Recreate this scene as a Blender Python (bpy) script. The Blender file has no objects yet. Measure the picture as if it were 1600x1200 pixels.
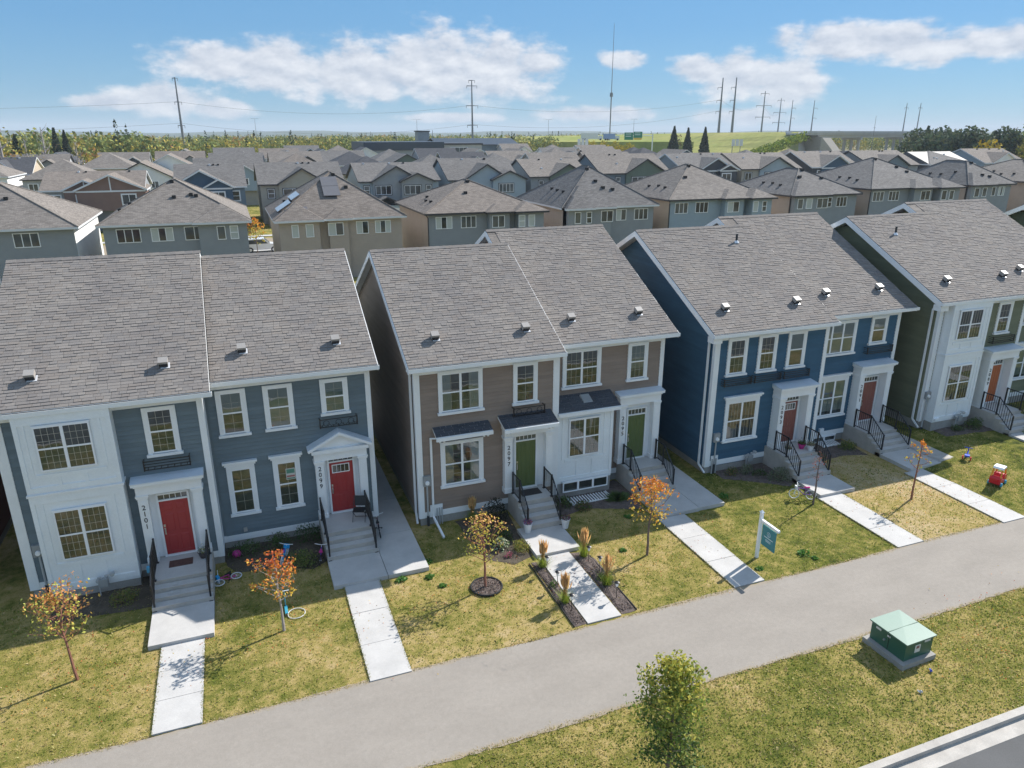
import bpy, math, random
import numpy as np
from mathutils import Vector, Matrix
random.seed(7)
RAD = math.radians
sc = bpy.context.scene
COL = sc.collection

# ------------------------------------------------------------------ camera
cam_d = bpy.data.cameras.new('camera')
cam_d.sensor_width = 36.0
cam_d.lens = 36.0 * 1139.0 / 1600.0
cam_d.clip_start = 0.5
cam_d.clip_end = 20000.0
cam = bpy.data.objects.new('camera', cam_d)
COL.objects.link(cam)
cam.location = (0.0, -25.0, 14.7)
cam.rotation_euler = (RAD(90 - 19.05), 0.0, RAD(-20.746))
sc.camera = cam

# ------------------------------------------------------------------ world, sun, exposure
SUN_DIR = Vector((1.2, 0.46, 1.0)).normalized()
SUN_EL = math.asin(SUN_DIR.z)
SUN_AZ = math.atan2(SUN_DIR.x, SUN_DIR.y)
SKY_STRENGTH = 0.15
world = bpy.data.worlds.new('World')
sc.world = world
world.use_nodes = True
NT = world.node_tree
NT.nodes.clear()


def wn(kind, **kw):
    n = NT.nodes.new(kind)
    for k, v in kw.items():
        setattr(n, k, v)
    return n


def wmath(op, a, b=None, c=None, clamp=False):
    n = wn('ShaderNodeMath', operation=op)
    n.use_clamp = clamp
    for i, q in enumerate((a, b, c)):
        if q is None:
            continue
        if isinstance(q, (int, float)):
            n.inputs[i].default_value = q
        else:
            NT.links.new(q, n.inputs[i])
    return n.outputs[0]


sky = wn('ShaderNodeTexSky', sky_type='NISHITA')
sky.sun_disc = False
sky.sun_elevation = SUN_EL
sky.sun_rotation = SUN_AZ
sky.altitude = 600.0
sky.air_density = 1.0
sky.dust_density = 0.3
sky.ozone_density = 2.2
tc = wn('ShaderNodeTexCoord')
sep = wn('ShaderNodeSeparateXYZ')
NT.links.new(tc.outputs['Generated'], sep.inputs[0])
az = wmath('MULTIPLY', wmath('ARCTAN2', sep.outputs[0], sep.outputs[1]), 57.29578)
el = wmath('MULTIPLY', wmath('ARCSINE', sep.outputs[2]), 57.29578)
ae = wn('ShaderNodeCombineXYZ')
NT.links.new(az, ae.inputs[0])
NT.links.new(el, ae.inputs[1])
AE = ae.outputs[0]
# cloud banks: azimuth, elevation, half width, half height in degrees
CLOUDS = [(0.9, 4.4, 4.4, 1.5), (4.6, 4.2, 6.0, 2.0), (10.0, 3.9, 7.0, 2.2), (15.5, 4.5, 6.0, 2.7), (19.5, 4.2, 4.6, 2.9),
          (-6.3, 1.8, 2.6, 0.6), (-3.3, 2.1, 3.2, 1.2), (0.3, 1.5, 2.3, 0.8),
          (34.2, 4.1, 2.6, 1.1), (37.0, 3.7, 3.6, 1.7), (40.2, 3.2, 3.0, 1.9),
          (44.0, 5.6, 5.4, 1.3), (47.5, 5.2, 4.0, 1.3), (52.8, 5.2, 4.4, 1.1),
          (28.6, 4.9, 1.7, 0.7), (27.0, 1.2, 5.0, 0.6), (37.5, 1.0, 3.4, 0.7), (16.5, 1.0, 4.0, 0.4),
          (-30.0, 9.0, 12.0, 3.6), (75.0, 10.0, 14.0, 3.4), (20.0, 24.0, 13.0, 3.2), (118.0, 12.0, 16.0, 4.0),
          (-80.0, 12.0, 16.0, 4.2), (-130.0, 8.0, 14.0, 3.2), (165.0, 14.0, 16.0, 4.4), (-20.0, 38.0, 16.0, 5.0)]
field = None
rel = None
for (ca, ce, ra, re_) in CLOUDS:
    s = wn('ShaderNodeVectorMath', operation='SUBTRACT')
    NT.links.new(AE, s.inputs[0])
    s.inputs[1].default_value = (ca, ce, 0)
    m = wn('ShaderNodeVectorMath', operation='MULTIPLY')
    NT.links.new(s.outputs[0], m.inputs[0])
    m.inputs[1].default_value = (0.82 / ra, 0.86 / re_, 0)
    ln = wn('ShaderNodeVectorMath', operation='LENGTH')
    NT.links.new(m.outputs[0], ln.inputs[0])
    v = wmath('SUBTRACT', 1.0, ln.outputs['Value'])
    field = v if field is None else wmath('SMOOTH_MAX', field, v, 0.18)
fieldc = wmath('MAXIMUM', field, -1.0)
# unseen broken cloud added overhead and behind to raise the ambient light
n3 = wn('ShaderNodeTexNoise')
n3.inputs['Scale'].default_value = 3.2
n3.inputs['Detail'].default_value = 4.0
NT.links.new(tc.outputs['Generated'], n3.inputs['Vector'])
hi = wn('ShaderNodeMapRange', interpolation_type='SMOOTHSTEP')
NT.links.new(el, hi.inputs[0])
hi.inputs[1].default_value = 9.0
hi.inputs[2].default_value = 22.0
hi.inputs[3].default_value = -1.2
hi.inputs[4].default_value = 0.15
fieldc = wmath('MAXIMUM', fieldc, wmath('ADD', hi.outputs[0], wmath('MULTIPLY', wmath('SUBTRACT', n3.outputs[0], 0.5), 5.0)))
fieldc = wmath('MINIMUM', fieldc, 1.0)


def wnoise(scale, detail, rough, stretch, offs=(0, 0, 0)):
    mp = wn('ShaderNodeMapping')
    NT.links.new(AE, mp.inputs[0])
    mp.inputs['Scale'].default_value = stretch
    mp.inputs['Location'].default_value = offs
    n = wn('ShaderNodeTexNoise')
    n.inputs['Scale'].default_value = scale
    n.inputs['Detail'].default_value = detail
    n.inputs['Roughness'].default_value = rough
    NT.links.new(mp.outputs[0], n.inputs['Vector'])
    return n.outputs[0]


nz = wnoise(0.36, 8.0, 0.58, (1.0, 1.9, 1.0))
nz_up = wnoise(0.36, 8.0, 0.58, (1.0, 1.9, 1.0), (0.35, 0.9, 0.0))
dens = wmath('ADD', fieldc, wmath('MULTIPLY', wmath('SUBTRACT', nz, 0.47), 1.7))
mask = wn('ShaderNodeMapRange', interpolation_type='SMOOTHSTEP')
NT.links.new(dens, mask.inputs[0])
mask.inputs[1].default_value = 0.08
mask.inputs[2].default_value = 0.60
mask.inputs[3].default_value = 0.0
mask.inputs[4].default_value = 0.86
shade = wmath('ADD', wmath('MULTIPLY', wmath('SUBTRACT', nz, nz_up), 2.6), 0.5, clamp=True)
lit = wn('ShaderNodeMixRGB')
NT.links.new(shade, lit.inputs[0])
lit.inputs[1].default_value = (2.15, 2.3, 2.65, 1)
lit.inputs[2].default_value = (3.5, 3.5, 3.6, 1)
dim = wn('ShaderNodeMixRGB', blend_type='MULTIPLY')
dim.inputs[0].default_value = 1.0
NT.links.new(sky.outputs[0], dim.inputs[1])
dim.inputs[2].default_value = (0.30, 0.42, 0.55, 1)
grad = wn('ShaderNodeValToRGB')
grad.color_ramp.elements[0].position = 0.0
grad.color_ramp.elements[0].color = (0.083, 0.165, 0.232, 1)
grad.color_ramp.elements[1].position = 1.0
grad.color_ramp.elements[1].color = (0.066, 0.160, 0.296, 1)
e_ = grad.color_ramp.elements.new(0.12)
e_.color = (0.055, 0.140, 0.240, 1)
NT.links.new(wmath('MAXIMUM', sep.outputs[2], 0.0), grad.inputs[0])
gsc = wn('ShaderNodeVectorMath', operation='SCALE')
NT.links.new(grad.outputs[0], gsc.inputs[0])
gsc.inputs['Scale'].default_value = 10.0
tone = wn('ShaderNodeMixRGB')
tone.inputs[0].default_value = 0.78
NT.links.new(dim.outputs[0], tone.inputs[1])
NT.links.new(gsc.outputs[0], tone.inputs[2])
mixc = wn('ShaderNodeMixRGB')
NT.links.new(mask.outputs[0], mixc.inputs[0])
NT.links.new(tone.outputs[0], mixc.inputs[1])
NT.links.new(lit.outputs[0], mixc.inputs[2])
bg = wn('ShaderNodeBackground')
bg.inputs[1].default_value = SKY_STRENGTH
NT.links.new(mixc.outputs[0], bg.inputs[0])
wo = wn('ShaderNodeOutputWorld')
NT.links.new(bg.outputs[0], wo.inputs[0])

sun_d = bpy.data.lights.new('sun', 'SUN')
sun_d.energy = 4.2
sun_d.angle = RAD(0.55)
sun_d.color = (1.0, 0.955, 0.89)
sun = bpy.data.objects.new('sun', sun_d)
COL.objects.link(sun)
sun.location = (60, 20, 60)
sun.rotation_euler = SUN_DIR.to_track_quat('Z', 'Y').to_euler()

sc.view_settings.view_transform = 'Standard'
sc.view_settings.look = 'None'
sc.view_settings.exposure = 0.86
sc.view_settings.gamma = 1.0
sc.view_settings.use_curve_mapping = False
sc.render.engine = 'CYCLES'
sc.cycles.max_bounces = 5
sc.cycles.diffuse_bounces = 3
sc.cycles.glossy_bounces = 2
sc.cycles.transparent_max_bounces = 8
sc.cycles.transmission_bounces = 3
sc.cycles.use_denoising = True


# ------------------------------------------------------------------ materials
class M:
    pass


def _new(name):
    m = bpy.data.materials.new(name)
    m.use_nodes = True
    nt = m.node_tree
    b = nt.nodes['Principled BSDF']
    return m, nt, b


def node(nt, kind, **kw):
    n = nt.nodes.new(kind)
    for k, v in kw.items():
        setattr(n, k, v)
    return n


def pos_noise(nt, scale, detail=4.0, rough=0.55, stretch=(1, 1, 1), coord='pos', offs=(0, 0, 0)):
    if coord == 'pos':
        g = node(nt, 'ShaderNodeNewGeometry')
        src = g.outputs['Position']
    elif coord == 'uv':
        g = node(nt, 'ShaderNodeTexCoord')
        src = g.outputs['UV']
    else:
        g = node(nt, 'ShaderNodeTexCoord')
        src = g.outputs['Object']
    mp = node(nt, 'ShaderNodeMapping')
    nt.links.new(src, mp.inputs[0])
    mp.inputs['Scale'].default_value = stretch
    mp.inputs['Location'].default_value = offs
    n = node(nt, 'ShaderNodeTexNoise')
    n.inputs['Scale'].default_value = scale
    n.inputs['Detail'].default_value = detail
    n.inputs['Roughness'].default_value = rough
    nt.links.new(mp.outputs[0], n.inputs['Vector'])
    return n.outputs[0]


def ramp(nt, fac, stops, interp='LINEAR'):
    r = node(nt, 'ShaderNodeValToRGB')
    r.color_ramp.interpolation = interp
    els = r.color_ramp.elements
    while len(els) < len(stops):
        els.new(0.5)
    for e, (p, c) in zip(els, stops):
        e.position = p
        e.color = (*c, 1) if len(c) == 3 else c
    nt.links.new(fac, r.inputs[0])
    return r.outputs[0]


def mixc_(nt, fac, a, b, mode='MIX'):
    n = node(nt, 'ShaderNodeMixRGB', blend_type=mode)
    for i, q in enumerate((fac, a, b)):
        if isinstance(q, (int, float)):
            n.inputs[i].default_value = q
        elif isinstance(q, tuple):
            n.inputs[i].default_value = (*q, 1) if len(q) == 3 else q
        else:
            nt.links.new(q, n.inputs[i])
    return n.outputs[0]


def bump(nt, b, height, strength=0.4, dist=0.02):
    n = node(nt, 'ShaderNodeBump')
    n.inputs['Strength'].default_value = strength
    n.inputs['Distance'].default_value = dist
    nt.links.new(height, n.inputs['Height'])
    nt.links.new(n.outputs[0], b.inputs['Normal'])


def sc3(c, k):
    return tuple(min(1.0, x * k) for x in c)


def mat(name, c, rough=0.6, var=0.12, scale=2.0, bmp=0.0, metal=0.0, spec=0.4, fine=0.0, bscale=60.0):
    m, nt, b = _new(name)
    n = pos_noise(nt, scale, 5.0, 0.6)
    col = ramp(nt, n, [(0.3, sc3(c, 1 - var)), (0.7, sc3(c, 1 + var))])
    if fine:
        n2 = pos_noise(nt, bscale, 3.0, 0.6)
        col2 = ramp(nt, n2, [(0.3, (1 - fine,) * 3), (0.7, (1 + fine,) * 3)])
        col = mixc_(nt, 1.0, col, col2, 'MULTIPLY')
    nt.links.new(col, b.inputs['Base Color'])
    b.inputs['Roughness'].default_value = rough
    b.inputs['Metallic'].default_value = metal
    b.inputs['Specular IOR Level'].default_value = spec
    if bmp:
        bump(nt, b, pos_noise(nt, bscale, 4.0, 0.6), bmp, 0.01)
    return m


def siding_mat(name, c, lap=0.15, dirt=0.10):
    """body wall behind the planks and far walls: lap lines follow the wall height"""
    m, nt, b = _new(name)
    n = pos_noise(nt, 0.9, 5.0, 0.6)
    col = ramp(nt, n, [(0.3, sc3(c, 1 - dirt)), (0.7, sc3(c, 1 + dirt))])
    g = node(nt, 'ShaderNodeNewGeometry')
    sp = node(nt, 'ShaderNodeSeparateXYZ')
    nt.links.new(g.outputs['Position'], sp.inputs[0])
    mm = node(nt, 'ShaderNodeMath', operation='FRACT')
    dv = node(nt, 'ShaderNodeMath', operation='DIVIDE')
    nt.links.new(sp.outputs[2], dv.inputs[0])
    dv.inputs[1].default_value = lap
    nt.links.new(dv.outputs[0], mm.inputs[0])
    inv = node(nt, 'ShaderNodeMath', operation='SUBTRACT')
    inv.inputs[0].default_value = 1.0
    nt.links.new(mm.outputs[0], inv.inputs[1])
    nt.links.new(col, b.inputs['Base Color'])
    b.inputs['Roughness'].default_value = 0.6
    b.inputs['Specular IOR Level'].default_value = 0.3
    bump(nt, b, inv.outputs[0], 0.55, 0.02)
    return m


def plank_mat(name, c):
    m, nt, b = _new(name)
    oi = node(nt, 'ShaderNodeObjectInfo')
    n = pos_noise(nt, 1.3, 5.0, 0.6, (0.6, 0.6, 2.0))
    col = ramp(nt, n, [(0.3, sc3(c, 0.90)), (0.7, sc3(c, 1.10))])
    c2 = ramp(nt, oi.outputs['Random'], [(0.0, (0.94,) * 3), (1.0, (1.06,) * 3)])
    col = mixc_(nt, 1.0, col, c2, 'MULTIPLY')
    n3 = pos_noise(nt, 30.0, 3.0, 0.6, (0.15, 0.15, 2.0))
    col = mixc_(nt, 1.0, col, ramp(nt, n3, [(0.3, (0.95,) * 3), (0.7, (1.05,) * 3)]), 'MULTIPLY')
    nt.links.new(col, b.inputs['Base Color'])
    b.inputs['Roughness'].default_value = 0.62
    b.inputs['Specular IOR Level'].default_value = 0.3
    return m


def shingle_mat(name, base=(1, 1, 1)):
    """near roofs: every shingle carries its own tint; the material adds grit and weather"""
    m, nt, b = _new(name)
    a = node(nt, 'ShaderNodeAttribute')
    a.attribute_name = 'tint'
    n = pos_noise(nt, 70.0, 4.0, 0.7)
    col = mixc_(nt, 1.0, a.outputs['Color'], ramp(nt, n, [(0.25, (0.72,) * 3), (0.75, (1.28,) * 3)]), 'MULTIPLY')
    n2 = pos_noise(nt, 0.7, 5.0, 0.6, (1.0, 0.45, 0.6))
    col = mixc_(nt, 1.0, col, ramp(nt, n2, [(0.3, (0.90, 0.90, 0.92)), (0.7, (1.08, 1.07, 1.05))]), 'MULTIPLY')
    col = mixc_(nt, 1.0, col, base, 'MULTIPLY')
    nt.links.new(col, b.inputs['Base Color'])
    b.inputs['Roughness'].default_value = 0.95
    b.inputs['Specular IOR Level'].default_value = 0.15
    bump(nt, b, n, 0.5, 0.006)
    return m


def far_roof_mat(name, c, row=0.15):
    c = tuple(q * 1.0 for q in c)
    m, nt, b = _new(name)
    t = node(nt, 'ShaderNodeTexCoord')
    br = node(nt, 'ShaderNodeTexBrick')
    nt.links.new(t.outputs['UV'], br.inputs['Vector'])
    br.inputs['Color1'].default_value = (*sc3(c, 0.78), 1)
    br.inputs['Color2'].default_value = (*sc3(c, 1.22), 1)
    br.inputs['Mortar'].default_value = (*sc3(c, 0.55), 1)
    br.inputs['Scale'].default_value = 1.0
    br.inputs['Mortar Size'].default_value = 0.010
    br.inputs['Mortar Smooth'].default_value = 0.3
    br.inputs['Brick Width'].default_value = 0.42
    br.inputs['Row Height'].default_value = row
    n = pos_noise(nt, 6.0, 5.0, 0.7)
    col = mixc_(nt, 1.0, br.outputs['Color'], ramp(nt, n, [(0.25, (0.84,) * 3), (0.75, (1.16,) * 3)]), 'MULTIPLY')
    n2 = pos_noise(nt, 0.35, 4.0, 0.6)
    col = mixc_(nt, 1.0, col, ramp(nt, n2, [(0.3, (0.92,) * 3), (0.7, (1.08,) * 3)]), 'MULTIPLY')
    nt.links.new(col, b.inputs['Base Color'])
    b.inputs['Roughness'].default_value = 0.93
    b.inputs['Specular IOR Level'].default_value = 0.2
    bump(nt, b, br.outputs['Fac'], 0.4, -0.01)
    return m


def glass_mat(name, refl=0.16, tint=(0.02, 0.025, 0.03)):
    m = bpy.data.materials.new(name)
    m.use_nodes = True
    nt = m.node_tree
    nt.nodes.remove(nt.nodes['Principled BSDF'])
    out = nt.nodes['Material Output']
    tr = node(nt, 'ShaderNodeBsdfTransparent')
    tr.inputs[0].default_value = (0.62, 0.68, 0.68, 1)
    gl = node(nt, 'ShaderNodeBsdfGlossy')
    gl.inputs['Roughness'].default_value = 0.015
    gl.inputs[0].default_value = (0.95, 0.97, 0.98, 1)
    n = pos_noise(nt, 1.1, 2.0, 0.5)
    bp = node(nt, 'ShaderNodeBump')
    bp.inputs['Strength'].default_value = 0.12
    bp.inputs['Distance'].default_value = 0.03
    nt.links.new(n, bp.inputs['Height'])
    nt.links.new(bp.outputs[0], gl.inputs['Normal'])
    fr = node(nt, 'ShaderNodeFresnel')
    fr.inputs['IOR'].default_value = 1.5
    ad = node(nt, 'ShaderNodeMath', operation='ADD')
    nt.links.new(fr.outputs[0], ad.inputs[0])
    ad.inputs[1].default_value = refl
    mx = node(nt, 'ShaderNodeMixShader')
    nt.links.new(ad.outputs[0], mx.inputs[0])
    nt.links.new(tr.outputs[0], mx.inputs[1])
    nt.links.new(gl.outputs[0], mx.inputs[2])
    nt.links.new(mx.outputs[0], out.inputs[0])
    return m


def far_glass_mat(name):
    m, nt, b = _new(name)
    n = pos_noise(nt, 0.45, 2.0, 0.5)
    nt.links.new(ramp(nt, n, [(0.35, (0.02, 0.025, 0.03)), (0.65, (0.12, 0.13, 0.13))], 'LINEAR'), b.inputs['Base Color'])
    b.inputs['Roughness'].default_value = 0.06
    b.inputs['Specular IOR Level'].default_value = 0.8
    b.inputs['IOR'].default_value = 1.5
    return m


def attr_mat(name, rough=0.8, transl=0.0, spec=0.2, k=1.0):
    m, nt, b = _new(name)
    a = node(nt, 'ShaderNodeAttribute')
    a.attribute_name = 'tint'
    col = a.outputs['Color']
    n = pos_noise(nt, 9.0, 3.0, 0.6)
    col = mixc_(nt, 1.0, col, ramp(nt, n, [(0.3, (0.85 * k,) * 3), (0.7, (1.15 * k,) * 3)]), 'MULTIPLY')
    nt.links.new(col, b.inputs['Base Color'])
    b.inputs['Roughness'].default_value = rough
    b.inputs['Specular IOR Level'].default_value = spec
    if transl:
        out = nt.nodes['Material Output']
        tl = node(nt, 'ShaderNodeBsdfTranslucent')
        nt.links.new(col, tl.inputs[0])
        mx = node(nt, 'ShaderNodeMixShader')
        mx.inputs[0].default_value = transl
        nt.links.new(b.outputs[0], mx.inputs[1])
        nt.links.new(tl.outputs[0], mx.inputs[2])
        nt.links.new(mx.outputs[0], out.inputs[0])
    return m


def lawn_mat(name, green=0.5):
    m, nt, b = _new(name)
    big = pos_noise(nt, 0.33, 4.0, 0.6)
    mid = pos_noise(nt, 1.9, 5.0, 0.62)
    mid2 = pos_noise(nt, 4.3, 5.0, 0.66, (1, 1, 1), 'pos', (17, 3, 0))
    fin = pos_noise(nt, 26.0, 5.0, 0.72)
    mw = node(nt, 'ShaderNodeMath', operation='MULTIPLY_ADD')
    nt.links.new(big, mw.inputs[0])
    mw.inputs[1].default_value = 0.75
    s1 = node(nt, 'ShaderNodeMath', operation='MULTIPLY_ADD')
    nt.links.new(mid, s1.inputs[0])
    s1.inputs[1].default_value = 0.66
    nt.links.new(mw.outputs[0], s1.inputs[2])
    mw.inputs[2].default_value = -0.325 + (0.5 - green) * 0.5
    s2 = node(nt, 'ShaderNodeMath', operation='MULTIPLY_ADD')
    nt.links.new(mid2, s2.inputs[0])
    s2.inputs[1].default_value = 0.50
    nt.links.new(s1.outputs[0], s2.inputs[2])
    s3 = node(nt, 'ShaderNodeMath', operation='MULTIPLY_ADD')
    nt.links.new(fin, s3.inputs[0])
    s3.inputs[1].default_value = 0.62
    nt.links.new(s2.outputs[0], s3.inputs[2])
    s4 = node(nt, 'ShaderNodeMath', operation='SUBTRACT')
    nt.links.new(s3.outputs[0], s4.inputs[0])
    s4.inputs[1].default_value = 0.475
    col = ramp(nt, s4.outputs[0], [(0.12, (0.046, 0.060, 0.018)), (0.28, (0.125, 0.140, 0.028)), (0.42, (0.240, 0.215, 0.060)),
                                   (0.54, (0.375, 0.292, 0.110)), (0.68, (0.46, 0.35, 0.18)), (0.86, (0.56, 0.45, 0.30))])
    sp = pos_noise(nt, 95.0, 3.0, 0.7)
    col = mixc_(nt, 1.0, col, ramp(nt, sp, [(0.30, (0.50,) * 3), (0.52, (1.0,) * 3), (0.74, (1.5, 1.42, 1.3))]), 'MULTIPLY')
    nt.links.new(col, b.inputs['Base Color'])
    b.inputs['Roughness'].default_value = 1.0
    b.inputs['Specular IOR Level'].default_value = 0.05
    bump(nt, b, fin, 0.8, 0.05)
    return m


MA = {}
MA['shingle'] = shingle_mat('asphalt shingle')
MA['shingle_dark'] = shingle_mat('dark asphalt shingle', (0.36, 0.42, 0.52))
MA['far_roof'] = far_roof_mat('weathered shingle roof', (0.205, 0.182, 0.162))
MA['roof_grey'] = far_roof_mat('grey shingle roof', (0.162, 0.153, 0.146))
MA['roof_dark'] = far_roof_mat('charcoal shingle roof', (0.075, 0.077, 0.085))
MA['roof_brown'] = far_roof_mat('brown shingle roof', (0.205, 0.176, 0.153))
MA['white'] = mat('white painted trim', (0.82, 0.83, 0.83), 0.45, 0.035, 1.5, fine=0.02, bscale=20)
MA['panel'] = mat('white board and batten', (0.80, 0.83, 0.84), 0.5, 0.04, 1.2, fine=0.03, bscale=14)
MA['vinyl'] = mat('white vinyl frame', (0.86, 0.87, 0.88), 0.35, 0.02)
MA['grille'] = mat('beige window grille', (0.45, 0.44, 0.38), 0.5, 0.02)
MA['concrete'] = mat('pale poured concrete', (0.48, 0.465, 0.445), 0.85, 0.10, 1.3, bmp=0.15, fine=0.07, bscale=35)
MA['step_concrete'] = mat('weathered step concrete', (0.43, 0.40, 0.36), 0.9, 0.14, 2.2, bmp=0.2, fine=0.08, bscale=35)
MA['foundation'] = mat('parged foundation', (0.33, 0.315, 0.29), 0.95, 0.14, 1.8, bmp=0.3, fine=0.1, bscale=30)
MA['black_iron'] = mat('black powder coated iron', (0.018, 0.018, 0.02), 0.4, 0.1)
MA['cap_metal'] = mat('flashed canopy top', (0.62, 0.68, 0.74), 0.38, 0.06, 1.5, spec=0.6)  # white metal tinted blue, the sky's reflection put into the colour
MA['glass'] = glass_mat('window glass', 0.08)
MA['far_glass'] = far_glass_mat('far window glass')
MA['room'] = mat('dark room behind window', (0.17, 0.18, 0.18), 0.9, 0.6, 1.1)
MA['blind'] = mat('pale window blind', (0.50, 0.53, 0.50), 0.8, 0.08, 0.9)
MA['curtain'] = mat('white curtain', (0.60, 0.60, 0.58), 0.9, 0.1, 3.0)
MA['vent_metal'] = mat('taupe roof vent', (0.34, 0.315, 0.29), 0.45, 0.06, 3.0)
MA['vent_dark'] = mat('dark vent grille', (0.03, 0.03, 0.035), 0.7, 0.1)
MA['flash'] = mat('galvanised flashing', (0.75, 0.76, 0.78), 0.35, 0.05, metal=0.2)
MA['meter'] = mat('grey utility box', (0.30, 0.31, 0.31), 0.5, 0.08)
MA['pvc'] = mat('grey conduit', (0.42, 0.43, 0.43), 0.5, 0.06)
MA['dark_pvc'] = mat('dark conduit boot', (0.04, 0.045, 0.05), 0.6, 0.06)
MA['red_door'] = mat('red painted door', (0.36, 0.035, 0.035), 0.42, 0.05)
MA['green_door'] = mat('green painted door', (0.10, 0.135, 0.045), 0.45, 0.05)
MA['brown_door'] = mat('brown painted door', (0.24, 0.085, 0.065), 0.45, 0.06)
MA['orange_door'] = mat('rust orange painted door', (0.42, 0.12, 0.04), 0.45, 0.06)
MA['brass'] = mat('satin nickel handle', (0.55, 0.54, 0.5), 0.3, 0.02, metal=0.9)
MA['soil'] = mat('dark planting soil', (0.085, 0.068, 0.050), 1.0, 0.3, 3.0, bmp=0.8, fine=0.3, bscale=25)
MA['mulch'] = mat('grey brown mulch', (0.115, 0.090, 0.080), 1.0, 0.35, 6.0, bmp=0.9, fine=0.45, bscale=32)
MA['rubber'] = mat('black rubber', (0.02, 0.02, 0.02), 0.7, 0.1)
MA['bark'] = mat('grey brown bark', (0.18, 0.13, 0.11), 0.9, 0.25, 9.0, bmp=0.5)
MA['bark_pale'] = mat('pale grey bark', (0.36, 0.32, 0.30), 0.9, 0.2, 9.0, bmp=0.5)
MA['bark_red'] = mat('reddish bark', (0.27, 0.12, 0.08), 0.85, 0.2, 9.0, bmp=0.4)
MA['leaf'] = attr_mat('leaves', 0.6, 0.35, 0.3)
MA['forest'] = attr_mat('distant leaves', 0.85, 0.15, 0.1)
MA['blade'] = attr_mat('grass blades', 0.8, 0.5, 0.1, 1.2)
MA['attr'] = attr_mat('painted parts', 0.5, 0.0, 0.4)
MA['lawn'] = lawn_mat('patchy autumn lawn', 0.50)
MA['lawn_dry'] = lawn_mat('straw dry lawn', 0.20)
MA['lawn_green'] = lawn_mat('greener lawn', 0.74)
MA['lawn_verge'] = lawn_mat('verge grass', 0.60)


def path_mat():
    m, nt, b = _new('weathered grey asphalt')
    n1 = pos_noise(nt, 0.5, 5.0, 0.6, (1.0, 2.2, 1))
    n2 = pos_noise(nt, 7.0, 5.0, 0.7)
    n3 = pos_noise(nt, 60.0, 3.0, 0.7)
    col = ramp(nt, n1, [(0.3, (0.268, 0.240, 0.208)), (0.7, (0.308, 0.276, 0.240))])
    col = mixc_(nt, 1.0, col, ramp(nt, n2, [(0.25, (0.92,) * 3), (0.75, (1.08,) * 3)]), 'MULTIPLY')
    col = mixc_(nt, 1.0, col, ramp(nt, n3, [(0.25, (0.82,) * 3), (0.75, (1.18,) * 3)]), 'MULTIPLY')
    v = node(nt, 'ShaderNodeTexVoronoi')
    v.inputs['Scale'].default_value = 0.55
    g = node(nt, 'ShaderNodeNewGeometry')
    nt.links.new(g.outputs['Position'], v.inputs['Vector'])
    st = ramp(nt, v.outputs['Distance'], [(0.0, (1, 1, 1)), (0.10, (1, 1, 1)), (0.16, (0, 0, 0))])
    nm = pos_noise(nt, 1.7, 4.0, 0.6, (1, 1, 1), 'pos', (5, 9, 0))
    st = mixc_(nt, 1.0, st, ramp(nt, nm, [(0.58, (0, 0, 0)), (0.68, (1, 1, 1))]), 'MULTIPLY')
    col = mixc_(nt, st, col, (0.22, 0.20, 0.18))
    nw = pos_noise(nt, 0.9, 6.0, 0.75, (1, 1, 1), 'pos', (31, 7, 0))
    col = mixc_(nt, ramp(nt, nw, [(0.60, (0, 0, 0)), (0.78, (0.35,) * 3)]), col, (0.36, 0.34, 0.31))
    # hairline cracks
    vc = node(nt, 'ShaderNodeTexVoronoi', feature='DISTANCE_TO_EDGE')
    vc.inputs['Scale'].default_value = 0.42
    wv = node(nt, 'ShaderNodeVectorMath', operation='ADD')
    nd = node(nt, 'ShaderNodeTexNoise')
    nd.inputs['Scale'].default_value = 1.4
    nd.inputs['Detail'].default_value = 5.0
    nt.links.new(g.outputs['Position'], nd.inputs['Vector'])
    nt.links.new(g.outputs['Position'], wv.inputs[0])
    nt.links.new(nd.outputs['Color'], wv.inputs[1])
    nt.links.new(wv.outputs[0], vc.inputs['Vector'])
    cr = ramp(nt, vc.outputs['Distance'], [(0.0, (1, 1, 1)), (0.006, (1, 1, 1)), (0.011, (0, 0, 0))])
    cm = pos_noise(nt, 0.35, 2.0, 0.5, (1, 1, 1), 'pos', (3, 40, 0))
    cr = mixc_(nt, 1.0, cr, ramp(nt, cm, [(0.57, (0, 0, 0)), (0.66, (0.4,) * 3)]), 'MULTIPLY')
    col = mixc_(nt, cr, col, (0.13, 0.12, 0.11))
    # soil and dead grass washed over both edges
    sy = node(nt, 'ShaderNodeSeparateXYZ')
    nt.links.new(g.outputs['Position'], sy.inputs[0])
    ab = node(nt, 'ShaderNodeMath', operation='ADD')
    nt.links.new(sy.outputs[1], ab.inputs[0])
    ab.inputs[1].default_value = 9.61
    aa = node(nt, 'ShaderNodeMath', operation='ABSOLUTE')
    nt.links.new(ab.outputs[0], aa.inputs[0])
    ne = pos_noise(nt, 2.6, 6.0, 0.7)
    ad = node(nt, 'ShaderNodeMath', operation='MULTIPLY_ADD')
    nt.links.new(ne, ad.inputs[0])
    ad.inputs[1].default_value = 0.55
    nt.links.new(aa.outputs[0], ad.inputs[2])
    mr = node(nt, 'ShaderNodeMapRange')
    nt.links.new(ad.outputs[0], mr.inputs[0])
    mr.inputs[1].default_value = 1.84
    mr.inputs[2].default_value = 2.06
    mr.inputs[4].default_value = 0.75
    col = mixc_(nt, mr.outputs[0], col, (0.30, 0.235, 0.15))
    nt.links.new(col, b.inputs['Base Color'])
    b.inputs['Roughness'].default_value = 0.9
    b.inputs['Specular IOR Level'].default_value = 0.25
    bump(nt, b, n3, 0.3, 0.006)
    return m


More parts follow.
